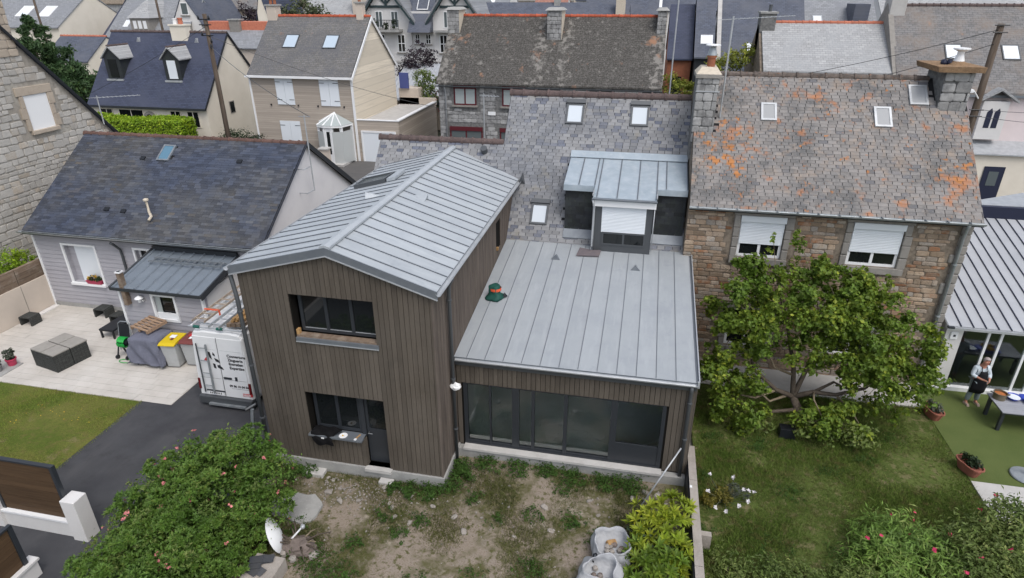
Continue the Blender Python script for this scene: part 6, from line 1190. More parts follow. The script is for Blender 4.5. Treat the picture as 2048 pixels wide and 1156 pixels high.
LS = thing('leaning_pole', 'long pale pole leaning against the garden room corner', 'pole', (5.35, .4, GZ)); MB().tube([(5.3, .35, GZ+.02), (6.2, 1.28, 1.0)], .022, 8).build('shaft', 'zinc_pale', LS, smooth=True)
# ================================================================ things on roof and sills
HB = thing('tool_bag', 'dark green canvas tool bag with orange band on the zinc roof', 'bag', (.47, 4.35, 3.37)); mat('canvas_green', (.012, .075, .058), .7, .3, 0, [(8, (.008, .05, .04), .4, .7)])
b = MB(); b.lathe([(.3, .0), (.29, .06), (.2, .13), (.17, .2), (.17, .4), (.14, .42), (.02, .41)], (.46, 4.4, 3.365), 18); 
for i, v in enumerate(b.v): b.v[i] = (v[0]+.03*math.sin(v[2]*31+v[1]*9), v[1]+.03*math.sin(v[0]*19), v[2])
b.build('bag_body', 'canvas_green', HB, smooth=True); MB().lathe([(.182, 0), (.186, .03), (.182, .09)], (.47, 4.41, 3.62), 18, closed=False).build('band', 'strap_orange', HB); MB().add([(.7, 4.3, 3.39), (.85, 4.45, 3.42), (.72, 4.55, 3.45), (.75, 4.42, 3.56)], [(0, 1, 3), (1, 2, 3), (2, 0, 3), (0, 2, 1)]).build('flap', 'black_metal', HB)
SP = MB(); SP.prism([(2.62, 7.25, lz(7.25)+.034), (3.38, 7.3, lz(7.3)+.034), (3.42, 7.72, lz(7.72)+.034), (3.1, 7.68, lz(7.68)+.034), (2.68, 7.8, lz(7.8)+.034)], (0, 0, .03)); mat('slate_plum', (.13, .115, .125), .8, .2, 0, [(8, (.17, .14, .14), .45, .7)]); tag(SP.build('loose_slab', 'slate_plum'), 'plum grey sheet lying at the top of the zinc roof below the dormer', 'slab')
JK = thing('black_jacket', 'black jacket thrown over the ground floor window sill', 'jacket', (-3.4, -.05, .98)); b = bmesh.new(); bmesh.ops.create_grid(b, x_segments=14, y_segments=16, size=.5)
for v in b.verts:
    u, w_ = v.co.x*.8, v.co.y*.95; u *= 1.15-.5*(.5-v.co.y); w2 = w_ + .05*math.sin(u*13); z = .0 if w2 > -.1 else (w2+.1)
    v.co = Vector((-3.32+u+.06*math.sin(w_*9), max(-.2, -.05+w2*.5) + .012*math.sin(u*22), 1.03 + z*.9 + .035*math.sin(u*17+w_*8)+.03))
me = bpy.data.meshes.new('cloth'); b.to_mesh(me); b.free(); me.polygons.foreach_set('use_smooth', [True]*len(me.polygons)); mat('cloth_black', (.008, .008, .009), .9, .1); mesh_obj('cloth', me, 'cloth_black', JK); part(JK, 'badge', 'white_paint', (-3.36, -3.28, -.2, -.19, .93, .97))
PLT = thing('snack_plate', 'small white plate of food on the ground floor window sill', 'plate', (-2.78, -.05, .985)); MB().lathe([(.06, 0), (.12, .02), (.11, .025), (.01, .012)], (-2.78, -.04, .987), 16).build('plate', 'white_paint', PLT); leaves('food', PLT, 'petal_yellow', [(-2.78, -.04, 1.03, .05, .05, .02)], 30, .05, 2)
BRS = thing('brush', 'small wooden brush lying at the end of the ground floor sill', 'brush', (-2.35, -.05, .985)); MB().obox((-2.42, -.13, .987), (.03, 0, 0), (.06, .22, 0), (0, 0, .025)).build('handle', 'wood_raw', BRS); MB().obox((-2.43, -.15, .987), (.05, 0, 0), (.02, .05, 0), (0, 0, .03)).build('bristles', 'white_paint', BRS)
# ================================================================ yard clutter
mat('fabric_white', (.38, .39, .405), .8, .2, 0, [(4, (.32, .33, .35), .4, .7)], bump=(7, 1.0))
def bulk_bag(label, x, y, s_, h, rz, seed, loops, fold):
    t = thing('bulk_bag', label, 'bulk bag', (x, y, GZ), rz, 'white bulk bags'); rg = np.random.default_rng(seed); n, mz = 72, 18; b = MB(); W_ = rg.normal(size=(12, 4))
    def wob(a, z): return sum(w_[0]*(1-2*abs(math.sin((round(2+abs(w_[1])*5)*a + w_[2]*6 + z*(3+w_[3]*4))/2))) for w_ in W_)*.013
    def ringpt(a, z, r):
        c, sn = math.cos(a), math.sin(a); sq = 1/(abs(c)**5+abs(sn)**5)**.2; k = r*s_*.5*(1+wob(a, z)); return c*sq*k, sn*sq*k
    prof = [(z/mz, 1.0+.1*math.sin(math.pi*min(1, z/mz*1.15))) for z in range(mz+1)]
    rim = lambda a: .09*math.sin(2*a+seed) + .05*math.sin(3*a+seed*2) + .015*math.sin(7*a)
    rings = [(z, r, 0) for z, r in prof] + [(.97, .93, 1), (.8, .86, 1), (.55, .8, 1), (.5, .4, 1), (.52, .02, 1)]
    for (z, r, ins) in rings:
        for k in range(n):
            a = 2*math.pi*k/n; zz = z*(1+rim(a)*(z**3 if not ins else (1 if z > .9 else .3)))
            rr = r*(1 - fold*max(0, z-.55)*(1+.5*math.sin(3*a+1)))
            px, py = ringpt(a, z, rr); b.v.append((px, py, zz*h))
    for j in range(len(rings)-1):
        for k in range(n): b.f.append((j*n+k, j*n+(k+1) % n, (j+1)*n+(k+1) % n, (j+1)*n+k))
    b.build('sack', 'fabric_white', t, local=True, smooth=True)
    for (lx, ly) in loops:
        MB().tube([(lx, ly, h*.6), (lx*1.16, ly*1.16, h*.98), (lx*1.3, ly*1.25, h*1.02), (lx*1.36, ly*1.3, h*.8), (lx*1.3, ly*1.28, h*.5)], .022, 6).build('lifting_loop', 'black_metal', t, local=True)
        MB().obox((lx*1.13-.02, ly*1.13, .05), (.05, 0, 0), (0, -.02, 0), (0, 0, h*.75)).build('webbing', 'black_metal', t, local=True)
    for k, (xa, zz, w_) in enumerate(((-.12, .6, .2), (-.18, .53, .32), (-.1, .47, .16))): MB().box(xa*s_, (xa+w_)*s_, -.585*s_, -.565*s_, zz*h, (zz+.03)*h).build('print_mark', 'ink', t, local=True)
    rgq = random.Random(seed)
    for k in range(9): q = rgq.uniform(0, 6.28); r = rgq.uniform(0, .28)*s_; MB().lathe([(.02, 0), (.07, .03), (.06, .08), (.01, .1)], (r*math.cos(q), r*math.sin(q), h*.5), 6).build('rubble', rgq.choice(('dark_rock', 'pale_rock')), t, local=True)
    return t
bulk_bag('white bulk bag half full of rubble beside the lime green shrub', 4.62, -1.45, .86, .55, math.radians(10), 2, [(-.36, -.36), (.36, -.36)], .15); bulk_bag('white bulk bag slumped in front at the bottom edge of the yard', 4.42, -2.35, .88, .6, math.radians(-8), 5, [(-.4, -.4), (.38, -.4)], .55)
brk = thing('broken_brick', 'orange broken brick lying inside the open bulk bag', 'brick', (4.6, -1.35, .0)); MB().box(-.12, .12, -.06, .07, -.03, .08).build('brick', 'wood_raw', brk, local=True, bevel=.02); brk.rotation_euler = (.3, .2, .6)
DISH = thing('satellite_dish', 'discarded white satellite dish lying against the big flowering bush', 'satellite dish', (-3.25, -2.75, GZ)); b = MB(); R_ = .42
for j in range(6):
    for k in range(20): a = 2*math.pi*k/20; r = R_*j/5; b.v.append((r*math.cos(a), .14*(j/5)**2, r*math.sin(a)*1.1))
for j in range(5):
    for k in range(20): b.f.append((j*20+k, j*20+(k+1) % 20, (j+1)*20+(k+1) % 20, (j+1)*20+k))
me = b.mesh('reflector', True); M_ = Matrix.Translation((0, 0, .42)) @ Euler((math.radians(-18), 0, math.radians(116))).to_matrix().to_4x4(); mesh_obj('reflector', me, 'white_paint', DISH, True, M_); me.materials.append(MATS['black_metal'])
for pts in ([(.1, .0, .05), (.45, .25, .45)], [(.05, -.1, .03), (.75, .05, .08)]): MB().tube(pts, .022, 6).build('feed_arm', 'white_paint', DISH, local=True)
MB().lathe([(.05, 0), (.06, .06), (.03, .1)], (.46, .26, .42), 10).build('receiver', 'zinc_pale', DISH, local=True)
GB = thing('garden_wall_end', 'cream wall end with loose slates on top at the bottom edge', 'wall', (-3.1, -3.7, GZ)); part(GB, 'wall', 'concrete_wall', (-3.5, -2.78, -5.2, -3.35, -.4, .05))
lsl = thing('loose_slate_stack', 'dark loose slates lying on the cream wall end', 'slates', (-3.2, -3.7, .05)); rg3 = random.Random(4)
for k in range(9):
    a = rg3.uniform(-.5, .5); c_ = Vector((-3.35+rg3.uniform(-.15, .15), -3.75+rg3.uniform(-.25, .2), .053+k*.009)); MB().obox(c_, (.3*math.cos(a), .3*math.sin(a), 0), (-.2*math.sin(a), .2*math.cos(a), 0), (0, 0, .008)).build('loose_slate', 'slate_dark', lsl)
RT = thing('root_stump', 'heap of dug-out roots and stones beside the satellite dish', 'stump', (-2.75, -2.75, GZ)); rg4 = random.Random(8)
b = bmesh.new(); bmesh.ops.create_icosphere(b, subdivisions=3, radius=.3)
for v in b.verts: v.co = Vector((v.co.x*1.4-2.8+rg4.uniform(-.04, .04), v.co.y*1.0-2.75+rg4.uniform(-.04, .04), max(v.co.z*.55, -.05)+GZ+.08+rg4.uniform(-.03, .03)))
me = bpy.data.meshes.new('stump'); b.to_mesh(me); b.free(); mesh_obj('stump', me, 'dark_rock', RT)
for k in range(12):
    a = rg4.uniform(0, 6.28); r = rg4.uniform(.25, .6); q0 = Vector((-2.8+.2*math.cos(a), -2.75+.15*math.sin(a), GZ+.2)); q1 = q0+Vector((r*math.cos(a), r*math.sin(a), rg4.uniform(-.1, .15))); limb(RT, [q0, (q0+q1)/2+Vector((0, 0, .06)), q1], .03, .01, rg4.choice(('bark', 'bark_pale')), 'root')
for k in range(6): a = rg4.uniform(0, 6.28); MB().lathe([(.02, 0), (.1, .03), (.09, .1), (.02, .13)], (-2.75+.45*math.cos(a), -2.75+.35*math.sin(a), GZ-.02), 7).build('stone', 'pale_rock', RT)
# rubble stones in the yard
rs_m, rs_a = block_variants('rubble_stone', 'pale_rock', 6, 31, .22, .16); rgs = random.Random(44)
stone_px = [(-1.9,.0),(-3.3,-.35),(-3.05,-.4),(-1.75,-.5),(-1.55,-.45),(.35,.75),(.1,.55),(.2,.35),(2.7,.25),(2.95,-.2),(1.9,-.4),(3.9,.2),(4.2,-.25),(-2.3,-.85),(-2.15,-1.0),(-2.45,-1.05),(-1.2,-.95),(-1.05,-1.1),(.0,-.7),(.6,-1.1),(1.25,-.9),(1.05,-1.5),(-.4,-1.5),(-.9,-1.4),(2.3,-1.3),(3.2,-.9),(5.1,.5),(5.4,.6),(5.7,.75),(5.9,.55),(6.05,.9),(5.5,.9),(-2.7,-.6),(-2.9,-.75),(-1.0,-.35),(-.75,-.6)]
for (x, y) in stone_px:
    s_ = rgs.uniform(.05, .15); a = rgs.random()*3.1
    o = mesh_obj('rubble_stone', rs_m[rgs.randrange(6)], 'pale_rock', M=Matrix.Translation((x, y, GZ-.06)) @ Matrix.Rotation(a, 4, 'Z') @ Matrix.Diagonal((s_*1.5, s_, s_*.6, 1))); tag(o, 'pale broken stone lying loose in the bare front yard', 'stone', 'loose stones in the yard')
cs = MB(); rgc = random.Random(3)
cs.prism([(-3.55+.72*math.cos(a)*(1+rgc.uniform(-.25, .25)), -1.5+.5*math.sin(a)*(1+rgc.uniform(-.25, .2)), GZ-.06) for a in [k*6.283/17 for k in range(17)]], (0, 0, .07)); tag(cs.build('concrete_patch', 'concrete'), 'pale broken concrete patch on the ground beside the flowering bush', 'slab')
for (x, y, w_, d_) in ((-4.05, -.35, .62, .3), (-1.8, -.28, .4, .2)): tag(part(None, 'broken_kerb_block', 'concrete_pale', (x, x+w_, y, y+d_, GZ-.08, GZ+.06), bevel=.02), 'pale concrete block lying before the base of the %s' % ('timber wall near the bush' if x < -3 else 'timber wall below the door'), 'block')
# ================================================================ neighbour's terrace on the right
TB = thing('garden_table', 'grey slatted garden table with dark metal legs beside the conservatory', 'table', (16.9, 6.2, GZ)); mat('table_grey', (.3, .31, .34), .6, .3, 0, [(4, (.27, .28, .31), .4, .7)], var=.05)
for k in range(9): part(TB, 'slat', 'table_grey', (15.8, 18.0, 5.62+k*.118, 5.733+k*.118, .4, .43))
part(TB, 'apron', 'anthracite', (15.84, 17.96, 5.66, 6.64, .34, .399))
for (x, y) in ((15.9, 5.75), (15.9, 6.55), (17.85, 5.75), (17.85, 6.55)): part(TB, 'leg', 'anthracite', (x-.045, x+.045, y-.045, y+.045, GZ, .339))
mat('pan_metal', (.2, .17, .12), .4, .5, .6); mat('food_orange', (.42, .16, .06), .7, .2, 0, [(20, (.3, .1, .03), .4, .7)])
PN = thing('cooking_pot', 'wide metal cooking pot of orange food at the table corner', 'pot', (16.02, 6.4, .43)); MB().lathe([(.17, 0), (.18, .2), (.195, .2), (.195, .215), (.17, .215), (.165, .17)], (16.02, 6.4, .432), 22, closed=False).build('pan', 'pan_metal', PN); MB().lathe([(.168, 0), (.01, .015)], (16.02, 6.4, .59), 18).build('contents', 'food_orange', PN)
for a in (math.pi*.9, -.1): MB().tube([(16.02+.19*math.cos(a), 6.4+.19*math.sin(a)-.05, .6), (16.02+.26*math.cos(a), 6.4+.26*math.sin(a), .61), (16.02+.19*math.cos(a), 6.4+.19*math.sin(a)+.05, .6)], .014, 6).build('handle', 'black_metal', PN)
mat('blue_bowl', (.04, .07, .42), .4, .4)
BO = thing('blue_bowl', 'blue plastic bowl next to the cooking pot on the table', 'bowl', (16.42, 6.42, .43)); MB().lathe([(.1, 0), (.2, .11), (.215, .115), (.19, .1), (.1, .02), (.01, .02)], (16.42, 6.42, .432), 20).build('bowl', 'blue_bowl', BO); MB().lathe([(.16, 0), (.17, .01), (.17, .03), (.01, .03)], (16.42, 6.42, .5), 16).build('inner_bowl', 'white_shutter', BO)
TR = thing('blue_tray', 'blue crate filled with yellow fruit at the photo edge', 'tray', (16.95, 6.42, .43)); MB().taper((16.7, 17.25, 6.2, 6.6), (16.65, 17.3, 6.16, 6.64), .432, .53).build('crate', 'blue_bowl', TR); leaves('fruit', TR, 'petal_yellow', [(16.97, 6.4, .56, .26, .18, .04)], 260, .08, 3, aspect=.9)
def trough(label, x, y, rz, leaf):
    t = thing('terracotta_planter', label, 'planter', (x, y, GZ), rz, 'terracotta planters'); b = MB(); n = 24
    for (rx, ry_, z) in ((.14, .27, 0), (.19, .36, .27), (.215, .385, .27), (.215, .385, .31), (.185, .355, .31), (.175, .34, .25), (.01, .02, .25)):
        for k in range(n): a = 2*math.pi*k/n; sq = .84+.16*abs(math.sin(2*a)); b.v.append((rx*math.cos(a)*sq*1.12, ry_*math.sin(a)*sq*1.12, z))
    for j in range(6):
        for k in range(n): b.f.append((j*n+k, j*n+(k+1) % n, (j+1)*n+(k+1) % n, (j+1)*n+k))
    b.f.append(tuple(range(n))[::-1]); p_ = b.build('pot', 'pot_terracotta', t, local=True)
    l_ = leaves('foliage', None, leaf, [(0, 0, .36, .16, .28, .12)], 600, .09, int(x*7), up=.9); l_.parent = t; return t
trough('terracotta planter with dry flowers beside the path and turf edge', 14.2, 6.1, math.radians(14), 'leaf_grey'); trough('long terracotta planter standing at the corner of the artificial turf', 14.22, 3.52, math.radians(24), 'leaf_dark')
PB = thing('parasol_base', 'grey round parasol base on the turf at the right edge', 'parasol base', (15.7, 3.6, GZ)); MB().lathe([(.36, 0), (.38, .03), (.36, .06), (.06, .1), (.05, .1)], (15.7, 3.6, GZ+.001), 28).build('disc', 'galvanised', PB, smooth=False); MB().tube([(15.7, 3.6, GZ+.09), (15.7, 3.6, GZ+.4)], .03, 10).build('tube', 'galvanised', PB)
DB = part(None, 'garden_crate', 'black_metal', (9.3, 9.75, 4.0, 4.3, GZ-.05, .02), bevel=.01); tag(DB, 'small black crate on the lawn under the tree', 'crate')
# ================================================================ poles, aerials, cables
def upole(name, label, x, y, zt, r0, r1, extra=None):
    t = thing(name, label, 'pole', (x, y, GZ)); MB().tube([(x, y, GZ-.2), (x+.02, y, zt*.5), (x, y, zt)], [r0, (r0+r1)/2, r1], 12).build('shaft', 'pole_wood', t, smooth=True); return t
P1 = upole('utility_pole', 'tall dark wooden utility pole behind the boarded house roof', -21.95, 24, 10.6, .17, .12)
for k, z in enumerate((10.3, 10.0, 9.4)): MB().tube([(-22.35, 23.9, z), (-21.55, 23.9, z)], .035, 6).build('crossarm', 'black_metal', P1)
for (x, z) in ((-22.3, 10.4), (-21.6, 10.4), (-22.25, 9.5), (-21.7, 9.1), (-21.8, 8.8)): MB().lathe([(.05, -.12), (.07, 0), (.03, .12)], (x, 23.85, z), 8).build('insulator', 'black_metal', P1)
P2 = upole('street_lamp_pole', 'wooden utility pole with white street lamp behind the stone house', 19.8, 22, 10.45, .19, .14); MB().tube([(19.75, 21.9, 7.2), (19.4, 21.7, 7.55), (19.2, 21.6, 7.55)], .035, 8).build('lamp_arm', 'white_paint', P2); part(P2, 'lamp_head', 'white_paint', (18.75, 19.3, 21.45, 21.75, 7.5, 7.66), bevel=.04)
for z in (10.4, 10.1, 6.4, 6.7): MB().tube([(19.5, 21.85, z), (20.1, 21.85, z)], .03, 6).build('crossarm', 'black_metal', P2)
P3 = upole('far_pole', 'thin dark pole in the distance above the conifer', -67.5, 56, 13.2, .16, .12); P4 = upole('far_tall_pole', 'thin pole standing in front of the distant white gabled house', -52.6, 58, 13, .15, .12)
def cable(label, p0, p1, sag, r=.014):
    p0, p1 = Vector(p0), Vector(p1); t = tag(MB().tube([p0.lerp(p1, k/14) - Vector((0, 0, sag*4*(k/14)*(1-k/14))) for k in range(15)], r, 5).build('overhead_cable', 'black_metal'), label, 'cable', 'overhead cables'); return t
cable('black cable running from the utility pole down across the beige house', (-21.9, 23.9, 9.4), (-7.6, 31, 4.0), .5); cable('thin cable from the utility pole to the pale mast by the porch', (-21.9, 23.9, 8.8), (-8.6, 10.9, 7.35), .25); cable('cable crossing the dark slate roof towards the utility pole', (-21.95, 23.9, 9.9), (-45, 31, 2.2), .3, .012)
cable('cable from the right pole rising past the big chimney', (19.7, 21.9, 10.2), (2, 30, 5.6), .6); cable('second cable from the right pole passing behind the chimney cap', (19.7, 21.9, 9.6), (9.5, 28, 5.8), .4); cable('cable between right pole and pink house wall, upper', (19.9, 21.9, 6.7), (34, 32.8, 5.6), .3, .012); cable('cable between right pole and pink house wall, lower', (19.9, 21.9, 6.4), (34, 32.8, 4.6), .3, .012)
def aerial(name, label, x, y, z0, z1, elems, cat='aerial', boom=None, hook=None, m='zinc_pale'):
    t = thing(name, label, cat, (x, y, z0)); MB().tube([(x, y, z0), (x, y, z1)], .028, 8).build('mast', m, t)
    if boom:
        (bx, by, bz), n = boom, elems; MB().obox((x-bx*.25, y-by*.25, z1-.1-bz*.25), (bx*1.25, by*1.25, bz*1.25), (0, .02, 0), (0, 0, .02)).build('boom', m, t)
        for k in range(n): q = Vector((x+bx*(k/n), y+by*(k/n), z1-.09+bz*(k/n))); p_ = Vector((-by, bx, 0)).normalized(); MB().tube([q-p_*.2+Vector((0, 0, .0)), q+p_*.2], .008, 4).build('element', m, t)
    return t
aerial('rake_aerial', 'tall aerial mast with long rake on the stone house left chimney', 6.98, 10.2, 8.0, 11.15, 14, boom=(1.9, .3, .1)); aerial('yagi_aerial', 'aerial mast with yagi rods behind the stone house chimney', 5.4, 15.5, 7.5, 12.15, 10, boom=(1.6, .1, 0)); aerial('gable_aerial', 'fishbone aerial on the rubble stone gable over the hedge', -21.4, 14.0, 6.0, 7.35, 10, boom=(2.0, .5, .1)); aerial('ridge_aerial', 'small white aerial above the lower cottage ridge', -2.35, 14.5, 6.0, 7.9, 5, boom=(.7, -.1, .0)); aerial('thin_aerial', 'thin dark aerial rod at the step of the cottage ridge', -.85, 12.6, 6.0, 7.6, 3, boom=(.3, 0, 0), m='black_metal')

# ================================================================ trees and plants
def subblobs(blobs, k, r, seed, out=.9):
    rg = random.Random(seed); o = []
    for (x, y, z, R) in blobs:
        for i in range(max(2, int(k*R*R))):
            d = Vector((rg.gauss(0, 1), rg.gauss(0, 1)-.2, rg.gauss(0, 1)+.45)).normalized(); q = Vector((x, y, z)) + d*R*rg.uniform(out*.75, out*1.1); rr = r*rg.uniform(.7, 1.35); o.append((q.x, q.y, q.z, rr))
    return o
FT = thing('fruit_tree', 'spreading green leafy tree before the stone house wall', 'tree', (9.9, 4.9, GZ))
ftb = [(7.9, 6.0, 3.06, 1.0), (9.01, 6.2, 3.24, 1.05), (10.18, 6.0, 3.2, 1.15), (11.35, 5.8, 2.84, 1.25), (12.36, 5.6, 2.38, 1.15), (12.9, 5.4, 1.79, .9), (10.9, 5.2, 2.35, .8), (9.45, 5.3, 2.6, .85), (10.0, 5.4, 2.0, .6), (8.7, 5.2, 1.9, .6), (8.18, 5.2, 2.55, .8), (12.2, 5.0, 1.45, 1.1), (11.08, 6.3, 3.4, .8), (7.75, 4.7, 1.15, .85), (8.2, 4.4, .4, .9), (7.35, 5.0, 1.05, .65), (7.7, 5.6, 2.0, .7), (11.5, 5.0, 1.2, .7), (10.2, 4.2, .25, .62), (11.1, 4.4, .2, .6), (9.01, 6.6, 4.0, .4), (7.6, 6.4, 3.95, .5), (8.4, 6.5, 4.0, .45), (10.2, 6.5, 4.1, .45), (11.52, 6.5, 4.15, .32), (10.85, 6.6, 4.12, .3)]
fts = subblobs(ftb, 20, .25, 3, .88)
leaves('crown', FT, 'leaf_fruit', [(x, y, z, r, r, r*.8) for x, y, z, r in fts], 38000, .13, 21, clump=22, spread=.55, aspect=.74, up=.6, shell=.45)
leaves('crown_shoots', FT, 'leaf_fruit', [(9.5, 6.8, 4.7, .14, .14, .45), (8.66, 6.8, 4.85, .12, .12, .4), (9.34, 6.8, 5.05, .1, .1, .35), (8.0, 6.6, 4.3, .15, .15, .3), (12.0, 6.3, 4.0, .12, .12, .3), (10.2, 6.6, 4.4, .14, .14, .35)], 560, .11, 22, clump=8, aspect=.7, up=.3)
leaves('lower_leaves', FT, 'leaf_olive', [(8.6, 4.3, -.05, .7, .5, .22), (11.4, 4.1, .1, .8, .5, .25), (10.2, 4.0, .1, .7, .4, .2)], 900, .12, 23, clump=9, aspect=.6)
tr0 = limb(FT, [(10.0, 4.9, GZ-.1), (9.95, 4.95, .15), (9.75, 5.1, .5)], .15, .11, name='trunk', n=9)
for pts, r0, r1 in (([(9.75, 5.1, .5), (9.2, 5.0, .75), (8.5, 5.1, 1.3), (8.1, 5.4, 2.3)], .09, .03), ([(9.75, 5.1, .5), (10.3, 5.1, .75), (10.9, 5.0, .8), (11.6, 4.9, 1.2), (12.3, 5.2, 1.9)], .09, .03), ([(9.75, 5.1, .5), (9.7, 5.5, 1.3), (9.4, 5.9, 2.4), (9.1, 6.2, 3.5)], .09, .02), ([(9.75, 5.1, .5), (10.1, 5.6, 1.2), (10.4, 5.9, 2.4), (10.8, 6.2, 3.6)], .09, .02), ([(9.95, 4.95, .15), (9.3, 4.6, .25), (8.6, 4.45, .2), (8.0, 4.5, .6)], .07, .02), ([(10.3, 5.1, .75), (10.2, 4.6, .8), (10.4, 4.2, .5)], .04, .012), ([(9.2, 5.0, .75), (8.6, 4.8, .5), (8.0, 4.9, .5), (7.5, 5.0, 1.0)], .045, .012), ([(10.9, 5.0, .8), (11.3, 4.6, .55), (11.5, 4.3, .3)], .04, .012), ([(9.6, 5.1, .55), (9.0, 4.7, .5), (8.5, 4.9, .85), (7.8, 5.2, .9)], .05, .012), ([(10.3, 5.1, .75), (10.9, 5.4, 1.0), (11.2, 5.2, .95), (11.9, 5.6, 1.5)], .055, .012), ([(9.7, 5.4, 1.1), (9.1, 5.3, 1.35), (8.8, 5.6, 1.9), (8.2, 5.5, 2.2)], .045, .01), ([(10.2, 5.6, 1.3), (10.8, 5.3, 1.6), (11.0, 5.5, 2.2)], .04, .01), ([(9.4, 5.9, 2.4), (8.9, 6.5, 3.9), (8.66, 6.8, 5.1)], .03, .006), ([(10.4, 5.9, 2.4), (10.0, 6.5, 3.8), (9.34, 6.8, 5.3)], .03, .006), ([(11.6, 4.9, 1.2), (12.2, 5.4, 2.6), (12.0, 6.3, 4.2)], .03, .006)):
    limb(tr0, pts, r0, r1, 'bark' if r0 > .05 else 'bark_pale')
rgb = random.Random(6)
for k in range(80):
    b0 = Vector(rgb.choice(ftb)[:3]); b1 = b0 + Vector((rgb.uniform(-.9, .9), rgb.uniform(-.7, .3), rgb.uniform(-.9, .3))); limb(tr0, [b0, (b0+b1)/2+Vector((0, 0, .12)), b1], .016, .004, 'bark_pale', 'twig', 5)
CB = thing('flowering_bush', 'big dense dark green bush with pink blossoms at the driveway edge', 'bush', (-5.2, -3.2, GZ))
cbb = [(-4.5, -2.0, 1.55, .8), (-3.85, -2.0, 1.2, .75), (-5.43, -2.3, 1.25, .9), (-5.85, -2.8, 1.1, .85), (-5.9, -3.2, .7, 1.0), (-4.8, -2.8, .85, 1.3), (-3.95, -2.5, .6, .8), (-6.1, -3.8, .25, 1.0), (-5.26, -3.8, .4, 1.25), (-4.5, -3.6, .3, 1.0), (-4.3, -3.2, .2, .7), (-4.9, -4.6, .3, 1.3), (-5.9, -4.9, .1, 1.0)]
leaves('inner_foliage', CB, 'leaf_camellia', [(x, y, z, r*.9, r*.9, r*.85) for x, y, z, r in cbb], 34000, .085, 31, clump=20, spread=.3, aspect=.5, up=.4, shell=.6)
fl = leaves('blossoms', CB, 'petal_pink', [(x, y, z+.06, r*1.04, r*1.04, r) for x, y, z, r in cbb], 560, .07, 33, clump=5, spread=.04, aspect=.95, up=.8, shell=.97); limb(CB, [(-5.1, -3.1, GZ-.1), (-5.1, -3.1, .8)], .12, .05, name='stem')
def rosettes(name, parent, m, blobs, n, size, seed, per=9, narrow=.32, up=.35):
    rg = np.random.default_rng(seed); B = np.array(blobs, float); bi = rg.integers(0, len(B), n); d = rg.normal(size=(n, 3)); d[:, 2] = abs(d[:, 2])*.9+.1; d[:, 1] -= .3; d /= np.linalg.norm(d, axis=1)[:, None]; C_ = B[bi, :3] + d*B[bi, 3:4]*rg.uniform(.8, 1.05, (n, 1)); V = []; F = []
    for i in range(n):
        ax = d[i]*.7 + np.array([0, -.1, .6]); ax /= np.linalg.norm(ax); a = np.cross(ax, [0.3, 1, .2]); a /= np.linalg.norm(a); b_ = np.cross(ax, a); ph = rg.random()*6.28
        for k in range(per):
            t = ph + k*2.4; ring_ = k/per; dr = (a*math.cos(t)+b_*math.sin(t)); dirv = dr*(1-.35*(1-ring_)) + ax*(up + .9*(1-ring_)-.25); dirv /= np.linalg.norm(dirv); s_ = np.cross(dirv, ax); s_ /= np.linalg.norm(s_)+1e-9; nn = np.cross(s_, dirv); L = size*rg.uniform(.75, 1.15); w_ = L*narrow; j = len(V); c0 = C_[i]
            V += [c0, c0+dirv*L*.45+s_*w_*.5+nn*L*.03, c0+dirv*L*.45-nn*L*.02, c0+dirv*L*.45-s_*w_*.5+nn*L*.03, c0+dirv*L-nn*L*.1]; F += [(j, j+1, j+2), (j, j+2, j+3), (j+1, j+4, j+2), (j+2, j+4, j+3)]
    return np_mesh(name, np.array(V), np.array(F), m, parent)
rosettes('foliage', CB, 'leaf_camellia', subblobs(cbb, 16, .2, 5, .95), 7500, .1, 35, 6, .42, .45)
rosettes('young_shoots', CB, 'leaf_olive', subblobs(cbb, 5, .22, 9, 1.02), 700, .085, 36, 5, .4, .7)
LM = thing('lime_shrub', 'lime green shrub with large star-like leaf clusters beside the dividing wall', 'shrub', (5.75, -1.2, GZ))
rosettes('foliage', LM, 'leaf_lime', [(5.58, -.6, .35, .5), (6.0, -.55, .5, .4), (5.45, -.95, .1, .5), (5.9, -1.0, .15, .55), (5.5, -1.4, -.05, .55), (6.05, -1.45, .0, .45)], 120, .23, 5)
rosettes('lower_foliage', LM, 'leaf_lime_low', [(5.5, -1.5, -.1, .6), (5.9, -1.8, -.05, .5), (5.4, -1.9, -.1, .5), (6.0, -1.3, -.15, .5)], 90, .23, 6); leaves('inner_leaves', LM, 'leaf_dark', [(5.7, -1.1, .0, .6, .6, .45)], 1200, .14, 8, shell=.3); limb(LM, [(5.75, -1.2, GZ), (5.75, -1.1, .2)], .05, .03, name='stem')
WF = thing('white_flower_plant', 'low mustard green plant with white blooms on the neighbouring lawn', 'plant', (7.4, .9, GZ)); leaves('foliage', WF, 'leaf_mustard', [(7.3, .95, -.12, .35, .3, .16), (7.05, .8, -.15, .25, .25, .14)], 1100, .07, 5)
leaves('grey_leaves', WF, 'leaf_grey', [(7.75, 1.15, -.1, .3, .25, .12)], 400, .07, 6); rgw = random.Random(3)
for (x, y, z) in ((7.05, 1.5, .05), (7.7, 1.45, .1), (8.0, 1.0, .1), (8.15, .95, .12), (7.95, .6, .1), (7.7, .45, .05), (7.4, .25, .0), (7.1, .35, .0), (6.95, .75, .12), (7.9, 1.05, .1)):
    limb(WF, [(7.4, .9, GZ), ((7.4+x)/2, (.9+y)/2, -.05), (x, y, z)], .008, .005, 'leaf_grey', 'stem', 5); rosettes('bloom', WF, 'petal_white', [(x, y, z, .02)], 1, .075, rgw.randrange(99), 7, .8, .25)
